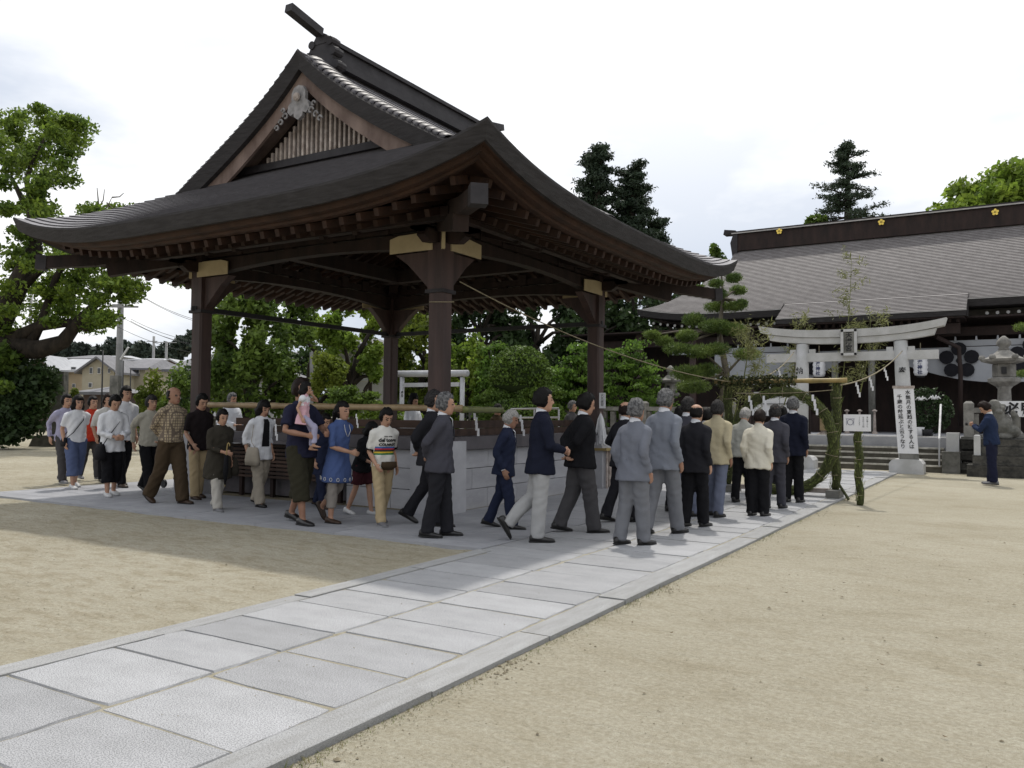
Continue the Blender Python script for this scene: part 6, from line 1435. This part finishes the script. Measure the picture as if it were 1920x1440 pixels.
person('small figure in pale shirt behind man in white shirt', 196, 902, 738, 95, 'small', top=SS('c_off', .6), bottom=TR_('c_black'), coarse=1.3, hair=('short', 'brown'))
person('woman in loose white jacket and black cropped trousers carrying black bag', 208, 930, 740, 103, 'small', 'front', 'front', hp=22, hair=('short', 'black'), top=('jacket', 'c_white', -.16, .20, 1.05, .95), bottom=('cropped_trousers', 'c_black', .80, 1.2), shoes=('shoe_white', 'sole'), extra=strap_bag('c_black', 1, (.30, .12, .26), -.16, .06, True, .20))
person('grey haired man in beige vest over white sleeves and black trousers', 277, 925, 738, 95, 'big', 'down', 'back', hair=('crop', 'dgrey'), top=('shirt', 'c_vest', -.08, .165, .98, 1.), bottom=TR_('c_black'), coarse=1.05)
person('balding man in checked tan shirt and brown trousers, hands behind back', 318, 944, 722, 88, 'push', 'behind', 'behind', lean=3, hair=('bald', 'black'), skin='skin_dark', top=('shirt', 'c_check', -.02, .155, 1.03, 1.), bottom=('trousers', 'c_brown', 1., 1.22), shoes=('shoe_brown', 'sole_dark'), collar='c_check', flip=True)
def purse(rec): strap_bag('c_black', -1, (.26, .1, .26), -.12, .05, False, .24)(rec)
person('person in black and maroon polo shirt with khaki trousers', 370, 935, 738, 98, 'small', 'down', 'fwd', hp=18, hair=('short', 'black'), top=SS('c_blk2', .48), bottom=('trousers', 'c_kh2', 1., .95), shoes=('shoe_brown', 'sole_dark'), collar='c_maroon')
def umbrella(rec):
    T = rec['T']; s_, E, Wt = rec['J'][1]; p = Wt+Vector((0, .07, 0)); b = MB(); top_ = p+Vector((0, .02, .12)); b.tube([p+Vector((0, -.03, -.55)), p, top_]+[top_+Vector((0, .035-.035*math.cos(t), .035*math.sin(t))) for t in np.linspace(.3, math.pi*1.15, 7)], .009, 6); ex(rec, 'umbrella_handle', b, 'bamboo_yellow')
    b = MB(); b.tube([p+Vector((0, -.03, -.52)), p+Vector((0, -.015, -.3)), p+Vector((0, 0, -.04))], [.012, .045, .03], 8); ex(rec, 'folded_umbrella', b, 'c_black'); strap_bag('c_olive', -1, (.3, .14, .3), -.18, .0, False, .25)(rec)
person('older woman in dark tunic and grey trousers holding folded umbrella', 408, 957, 766, 100, 'mid', 'down', 'front', lean=6, hp=10, hair=('short', 'black'), top=('tunic', 'c_olive', -.36, .235, 1.12, .9), bottom=('trousers', 'c_lgb', 1., 1.1), shoes=('shoe_grey', 'sole'), collar='c_white', extra=umbrella)
def inner_top(rec):
    T = rec['T']; b = MB(); b.add([T(-.05, .135, .42), T(.05, .135, .42), T(.07, .135, .05), T(-.07, .135, .05)], [[0, 1, 2, 3]]); b.add([T(-.04, .10, .48), T(.04, .10, .48), T(.05, .136, .42), T(-.05, .136, .42)], [[0, 1, 2, 3]]); ex(rec, 'inner_top', b, 'c_black'); strap_bag('c_beige', 1, (.30, .12, .28), -.10, .10, False, .20)(rec)
person('woman in open white shirt over black top with beige shoulder bag', 486, 948, 748, 98, 'mid', 'down', 'down2', hp=20, hair=('bob', 'black'), top=('blouse', 'c_white', -.16, .195, 1.0, .75), bottom=('trousers', 'c_beige', 1., 1.15), shoes=('sandal', 'sole_dark'), extra=inner_top)
person('man in navy tee and dark long shorts carrying toddler', 562, 981, 708, 92, 'mid', (.12, .30, .14, 2), (.16, .27, .12, 2), lean=-2, hair=('short', 'brown'), skin='skin_dark', top=SS('c_tee', .42, -.14, .185, 1.03), bottom=('long_shorts', 'c_shorts', .76, 1.3), shoes=('shoe_black', 'sole_dark'), key='dad')
d_ = PEOPLE['dad']; dpos = d_['loc']+Matrix.Rotation(d_['rot'], 3, 'Z') @ Vector((.16, .20, 0))
person('barefoot toddler girl in white top and pink dress held on arm', 570, 868, 725, 60, ((48, 50), (30, 34)), 'chin', 'down', lean=4, hair=('bob', 'black'), child=True, pos=(dpos.x, dpos.y, 1.60*d_['s']-.88/1.68*1.53), Hh=.88, seated=.78, top=('pink_dress', 'c_pink', -.22, .22, .95, .0), bottom=('leggings', 'c_lav', .92, .85), shoes=None, group=None, key='tot', coarse=.7)
t_ = PEOPLE['tot']; b = MB(); T = t_['T']; loft(b, [(T(0, 0, .22), Vector((.165, 0, 0)), Vector((0, .125, 0))), (T(0, 0, .40), Vector((.175, 0, 0)), Vector((0, .125, 0))), (T(0, 0, .47), Vector((.12, 0, 0)), Vector((0, .08, 0)))]); 
for sx in (-1, 1): ball(b, T(sx*.17, .0, .40), (.085, .085, .085))
queue(t_, b, ['c_white'], .016, .004, t_, 'white_bolero')
def tunic_trim(rec):
    T = rec['T']; b = MB()
    for k in range(14):
        a = k/14*2*math.pi; c = T(.238*math.cos(a), .203*math.sin(a), -.29); t = Vector((-math.sin(a), math.cos(a), 0)); b.tube([c+t*.018*math.cos(q)+Vector((0, 0, .024*math.sin(q))) for q in np.linspace(0, 6.28, 9)], .004, 4)
    for sx in (-1, 1): b.tube([T(sx*.05, .105, .46), T(sx*.055, .135, .38), T(sx*.01, .142, .30)], .004, 4)
    ex(rec, 'tunic_embroidery', b, 'c_off')
person('woman in blue embroidered tunic and grey cropped leggings', 632, 980, 752, 88, 'lift', 'down2', 'front', lean=5, hair=('long', 'black'), top=('tunic', 'c_blue', -.34, .225, .98, .55), bottom=('leggings', 'c_leg', .82, .9), shoes=('shoe_brown', 'sole_dark'), collar='c_off', extra=tunic_trim)
person('person in dark blue clothes mostly hidden behind man with toddler', 602, 952, 775, 95, 'mid', 'down', 'down', hair=('short', 'black'), hp=15, top=('tunic', 'c_navy2', -.3, .2, .95, .5), bottom=TR_('c_navy2'), shoes=('shoe_brown', 'sole_dark'), coarse=1.2)
person('person in black top and short maroon skirt behind boy in jersey', 678, 965, 788, 90, 'mid', 'fwd', 'front', lean=16, hp=10, hair=('bob', 'black'), top=('blouse', 'c_black', -.12, .19, 1.05, .8), bottom=('patterned_shorts', 'c_maroon', .42, 1.2), shoes=('shoe_white', 'sole'), coarse=1.1, flip=True)
js = (985-763)/F*((gp(716, 983)-Vector((0, 0, H))).dot(fw))/1.70; jersey_mat(js)
def jersey_text(rec, me):
    vs_ = [v.co.copy() for v in me.vertices]; bv = BVHTree.FromPolygons(vs_, [list(p.vertices) for p in me.polygons]); out = []
    s = rec['s']; T = rec['T']
    for body, size, z, bold in (('del tongo', .072, .35, .003), ('COLNAGO', .052, .285, .003), ('vittoria  colnago', .02, .405, .001)):
        V, Fs = text_mesh('t', body, size, 'ink', bold=bold); VV = []
        for v in V:
            p = T(-v[0], .4, z+v[1])*s; h = bv.ray_cast(p, Vector((0, -1, 0))); VV.append((h[0]+Vector((0, .009, 0))) if h[0] else Vector((p.x, .13*s, p.z)))
        out.append((VV, Fs))
    return out
def fanny(rec):
    T = rec['T']; b = MB(); loft(b, [(T(-.02, .13, -.10), Vector((.07, 0, 0)), Vector((0, .03, 0))), (T(-.02, .155, -.05), Vector((.125, 0, 0)), Vector((0, .045, 0))), (T(-.02, .15, .02), Vector((.12, 0, 0)), Vector((0, .035, 0)))], 12, 3); ex(rec, 'waist_bag', b, 'c_brown')
    b = MB(); b.tube([T(.17*math.cos(t), .128*math.sin(t), -.02+.03*math.cos(t)) for t in np.linspace(0, 6.28, 17)], [(.012, .006)]*17, 6, False); ex(rec, 'belt_strap', b, 'c_brown')
    b = MB()
    for sx in (-1, 1): S, E, Wt = rec['J'][sx]; p_ = S.lerp(E, .86); d = (E-S).normalized(); b.tube([p_-d*.008, p_+d*.008], [.064, .064], 12)
    ex(rec, 'sleeve_band', b, 'c_black'); b = MB(); b.tube([T(.068*math.cos(t), .062*math.sin(t), .512-.012*math.sin(t)) for t in np.linspace(0, 6.28, 17)], .008, 6, False); ex(rec, 'neck_band', b, 'c_black')
person('boy in white striped cycling jersey and khaki trousers with waist bag', 716, 983, 763, 112, 'mid', 'down', 'fwd', lean=5, hp=22, hair=('short', 'black'), top=('jersey', 'c_jersey', -.08, .172, 1.0, .47, jersey_text), bottom=('trousers', 'c_kh2', 1., 1.05), shoes=('shoe_grey', 'sole'), extra=fanny)
# --- suited men
person('grey haired man in black suit half hidden behind charcoal suit', 806, 984, 730, 72, 'push', 'behind', 'behind', lean=2, hair=('short', 'dgrey'), top=JK('c_suit'), bottom=TR_('c_suit'), collar='c_white', extra=tie_shirt)
person('silver haired man in charcoal suit stepping at the corner', 824, 1006, 736, 62, 'small', 'down2', 'behind', lean=4, hair=('short', 'grey'), top=JK('c_dgrey' if False else 'c_char'), bottom=TR_('c_suit', 1.05), collar='c_white', flip=True, extra=tie_shirt, fat=1.04)
person('short man with cropped white hair in navy suit', 944, 990, 766, 68, 'mid', 'down', 'down', lean=6, hp=12, hair=('crop', 'white'), skin='skin_dark', top=JK('c_navy2'), bottom=TR_('c_navy2'), collar='c_white', cuffs=True, extra=tie_shirt)
person('man in dark navy blazer and light grey trousers, heel lifted', 1012, 1014, 728, 52, 'lift', 'front', 'front', lean=2, hair=('short', 'black'), skin='skin', top=JK('c_navy', -.17), bottom=TR_('c_lgt', 1.05), collar='c_white')
person('man in black jacket and grey trousers with hands clasped behind', 1088, 998, 735, 42, 'mid', 'behind', 'behind', lean=4, hp=12, hair=('short', 'black'), top=JK('c_black', -.12), bottom=TR_('c_dgt', 1.15), collar='c_white', fat=1.08)
person('man in black jacket with elbow out behind grey suit', 1168, 978, 750, 25, 'mid', 'out', 'bag', hair=('bald', 'brown'), top=JK('c_suit'), bottom=TR_('c_suit'), collar='c_white', coarse=1.1)
person('grey haired man in mid grey suit nearest on the path', 1188, 1021, 748, 18, 'small', 'down', 'down', lean=3, hair=('short', 'grey'), skin='skin_dark', top=JK('c_grey', -.17), bottom=TR_('c_greyt', 1.12), collar='c_white', fat=1.06)
person('tall grey haired man in blue grey suit', 1244, 1000, 727, 14, 'mid', 'down', 'down', lean=2, hp=8, hair=('crop', 'grey'), skin='skin_dark', top=JK('c_grey2', -.16), bottom=TR_('c_greyt', 1.1), collar='c_white')
person('dark haired man in dark suit between tall man and balding man', 1272, 958, 762, 12, 'small', hair=('short', 'black'), top=JK('c_suit'), bottom=TR_('c_suit'), collar='c_white', coarse=1.2)
person('man in dark suit at far side of the path behind balding man', 1286, 968, 745, 10, 'small', hair=('short', 'dgrey'), top=JK('c_char'), bottom=TR_('c_bluet'), collar='c_white', coarse=1.2)
person('balding man in black suit with bare shiny crown', 1303, 987, 756, 10, 'small', 'down', 'down', lean=3, hp=5, hair=('bald', 'black'), top=JK('c_suit', -.17), bottom=TR_('c_black', 1.1), collar='c_white', fat=1.05)
person('man in khaki jacket and blue grey trousers', 1343, 968, 750, 8, 'small', 'down', 'down', lean=3, hair=('crop', 'dgrey'), skin='skin_dark', top=JK('c_khaki', -.15), bottom=TR_('c_bluet', 1.05), collar='c_khaki', flip=True)
person('man in dark jacket half hidden left of khaki jacket', 1322, 955, 765, 8, 'small', hair=('short', 'black'), top=JK('c_suit'), bottom=TR_('c_navy2'), collar='c_white', coarse=1.25)
person('elderly man in light grey jacket and black trousers, head bowed', 1393, 941, 764, 8, 'small', 'down', 'down', lean=6, hp=25, hair=('short', 'white'), top=JK('c_lgrey', -.12), bottom=TR_('c_black', 1.05), collar='c_lgrey')
person('dark haired man in cream white jacket and black trousers', 1421, 967, 768, 8, 'stand', 'down', 'down', lean=5, hp=14, hair=('short', 'brown'), top=JK('c_cream', -.17), bottom=TR_('c_black', 1.1), collar='c_cream', fat=1.06)
person('man in charcoal grey suit right of the cream jacket', 1452, 953, 758, 5, 'small', 'down', 'down', hair=('crop', 'dgrey'), skin='skin_dark', top=JK('c_char', -.17), bottom=TR_('c_char'), collar='c_white')
person('man in dark navy suit nearest the grass ring', 1487, 941, 744, 4, 'stand', 'down', 'down', lean=1, hair=('crop', 'grey'), skin='skin_dark', top=JK('c_navy', -.17), bottom=TR_('c_black'), collar='c_white')
person('man beyond navy suit at head of the line', 1466, 920, 762, 2, 'small', hair=('short', 'black'), top=JK('c_suit'), bottom=TR_('c_suit'), collar='c_white', coarse=1.25)
# --- man with phone at right
def phone(rec):
    b = MB(); a = rec['J'][-1][2]; c = rec['J'][1][2]; m_ = (a+c)/2+Vector((0, .12, .03)); b.box(m_, (.10, .03, .06)); ex(rec, 'camera', b, 'dark_metal')
person('man in navy tracksuit standing and looking at small camera', 1860, 908, 752, -82, 'stand', 'phone', 'phone', lean=5, hp=38, hair=('short', 'brown'), top=SS('c_track', 1., -.12, .18, 1.05), bottom=('trousers', 'c_trk2', 1., 1.1), shoes=('shoe_grey', 'sole_dark'), collar='c_off', extra=phone, group=None)
# --- people beyond the stage floor
def robe(label, px, top, D_, hairc, m_='c_miko', hat=False, hz_=1.25, head=90, gr='attendants in white beyond the pavilion floor'):
    c = at_d(px, 777, D_); zt = at_d(px, top, D_).z
    def hatf(rec):
        if hat: b = MB(); Hd = rec['Hd']; b.tube([Hd(0, -.01, .03), Hd(0, -.015, .12), Hd(0, -.02, .19)], [(.088, .105), (.075, .10), (.03, .06)], 12); ex(rec, 'court_cap', b, 'c_black')
    person(label, px, 0, 0, head, 'stand', 'front', 'front', lean=3, hp=5, hair=('short', hairc), pos=(c.x, c.y, 0), Hh=zt, top=('robe', m_, -.45, .24, 1.2, .9), bottom=('hakama', m_, 1., 1.3), shoes=('shoe_black', 'sole_dark'), extra=hatf, group=gr, coarse=1.2)
robe('grey haired attendant in white robe beyond bamboo rail at left', 432, 737, 19.5, 'grey')
robe('attendant in white robe and black court cap near the metal torii', 772, 742, 19.8, 'black', hat=True)
robe('seated looking person in brown seen over the rail by the topiary', 930, 758, 19.5, 'dgrey', 'c_brown', gr=None); robe('person in grey beyond the steel rail', 1070, 752, 20.5, 'grey', 'c_dgt', gr=None)
# stroller
sp_ = gp(330, 915); SRL = thing('stroller', 'white and grey baby stroller hidden behind man in checked shirt', 'stroller', (sp_.x, sp_.y, 0)); X0 = sp_
MB().box((X0.x+.12, X0.y+.1, .52), (.45, .4, .38), 0, 1.1).build('stroller_seat', 'c_white', SRL); MB().beam((X0.x-.32, X0.y+.1, .95), (X0.x+.25, X0.y+.1, .18), .03, .03).beam((X0.x+.35, X0.y+.1, .6), (X0.x-.2, X0.y+.1, .15), .03, .03).build('stroller_frame', 'steel', SRL)
for dx, dy in ((-.22, -.1), (-.22, .3), (.3, -.1), (.3, .3)): MB().lathe([(.02, -.02), (.075, -.02), (.08, 0), (.075, .02), (.02, .02)], (0, 0, 0), 14).build('wheel', 'dark_metal', SRL, loc=(X0.x+dx, X0.y+dy, .08), rot=(math.pi/2, 0, 0))
# --- guardian lion, one carved body
lb = MB(); kz0 = .90
for c_, r_ in (((0, 0, .30), (.20, .26, .26)), ((-.12, -.02, .50), (.17, .20, .26)), ((-.20, -.02, .80), (.17, .17, .17)), ((-.34, -.02, .76), (.09, .10, .08)), ((-.20, -.02, .92), (.11, .14, .07)), ((.16, 0, .18), (.2, .24, .17)), ((.26, 0, .42), (.08, .1, .24)), ((.2, 0, .62), (.06, .08, .12))):
    n0 = len(lb.V); ball(lb, (KX+c_[0], KY+c_[1], kz0+c_[2]), r_, 12)
for sy in (-1, 1):
    lb.tube([(KX-.20, KY+sy*.12, kz0+.45), (KX-.27, KY+sy*.12, kz0+.2), (KX-.28, KY+sy*.12, kz0+.03)], [.085, .07, .07], 8); ball(lb, (KX-.34, KY+sy*.12, kz0+.05), (.10, .07, .05)); ball(lb, (KX+.0, KY+sy*.18, kz0+.06), (.2, .08, .07)); ball(lb, (KX-.16, KY+sy*.13, kz0+.92), (.04, .03, .05))
for k in range(10): a = k*.63; ball(lb, (KX-.10+.10*math.cos(a), KY+.17*math.sin(a), kz0+.74+.08*math.cos(a*2)), (.06, .06, .06), 8)
queue(None, lb, ['old_stone'], .02, .004, KO, 'lion_body')
# ------------------------------------------------------------------ evaluate all voxel meshes in one pass
tmp = []
for i, q in enumerate(QUEUE):
    s = q['key']['s'] if q['key'] else 1.
    V = np.array([tuple(v) for v in q['b'].V], dtype=float)*s; me = mk('t', V, q['b'].F, []); q['me'] = me
    if q['vox']:
        o = bpy.data.objects.new('t', me); COL.objects.link(o); m_ = o.modifiers.new('r', 'REMESH'); m_.mode = 'VOXEL'; m_.voxel_size = q['vox']*s; sm = o.modifiers.new('s', 'SMOOTH'); sm.factor = .5; sm.iterations = 3 if q['wr'] else 1; q['o'] = o
bpy.context.view_layer.update(); dg = bpy.context.evaluated_depsgraph_get()
for q in QUEUE:
    if q['vox']:
        me = bpy.data.meshes.new_from_object(q['o'].evaluated_get(dg)); bpy.data.objects.remove(q['o']); bpy.data.meshes.remove(q['me']); q['me'] = me
    me = q['me']; me.materials.clear()
    for m_ in q['mats']: me.materials.append(M(m_))
    n = len(me.vertices); co = np.empty(n*3, np.float32); me.vertices.foreach_get('co', co); co = co.reshape(-1, 3)
    if q['wr']:
        no = np.empty(n*3, np.float32); me.vertices.foreach_get('normal', no); no = no.reshape(-1, 3); ph = random.uniform(0, 6)
        x, y, z = co[:, 0], co[:, 1], co[:, 2]
        w = .7*np.sin(x*42+y*30+2.4*np.sin(z*5+ph)+ph)*np.sin(z*6+ph*2)+.8*np.abs(np.sin(z*17+(x-y)*26+ph+1.5*np.sin(z*9+y*8)))*np.sin(y*13+z*4+x*9+ph)+.35*np.sin(z*48+x*31-y*37+2*np.sin(z*13))
        w = w*np.where(z > 1.27*(q['key']['s'] if q['key'] else 9), .3, 1.)
        co = co+no*(w*q['wr']*.75)[:, None].astype(np.float32); me.vertices.foreach_set('co', co.ravel())
    if q['mfun']:
        pc = np.empty(len(me.polygons)*3, np.float32); me.polygons.foreach_get('center', pc); me.polygons.foreach_set('material_index', q['mfun'](pc.reshape(-1, 3)).astype(np.int32))
    me.polygons.foreach_set('use_smooth', np.ones(len(me.polygons), dtype=bool)); me.update(); me.name = q['name']
for q in QUEUE:
    if q['name'] == 'person':
        r_ = q['key']; r_['obj'] = ob('person', q['me'], None, r_['loc'], (0, 0, r_['rot']), label=r_['label'], cat='person', group=r_['group'])
for q in QUEUE:
    if q['name'] == 'person': continue
    if q['key'] is None: ob(q['name'], q['me'], q['parent']); continue
    par = q['key']['obj']
    if q['name'] == 'sole': par = LASTSHOE
    o = ob(q['name'], q['me'], par, local=True)
    if q['name'] == 'shoe': LASTSHOE = o
    if q['cb']:
        for VV, Fs in q['cb'](q['key'], q['me']): ob('jersey_lettering', mk('jersey_lettering', VV, Fs, 'ink'), o, local=True)
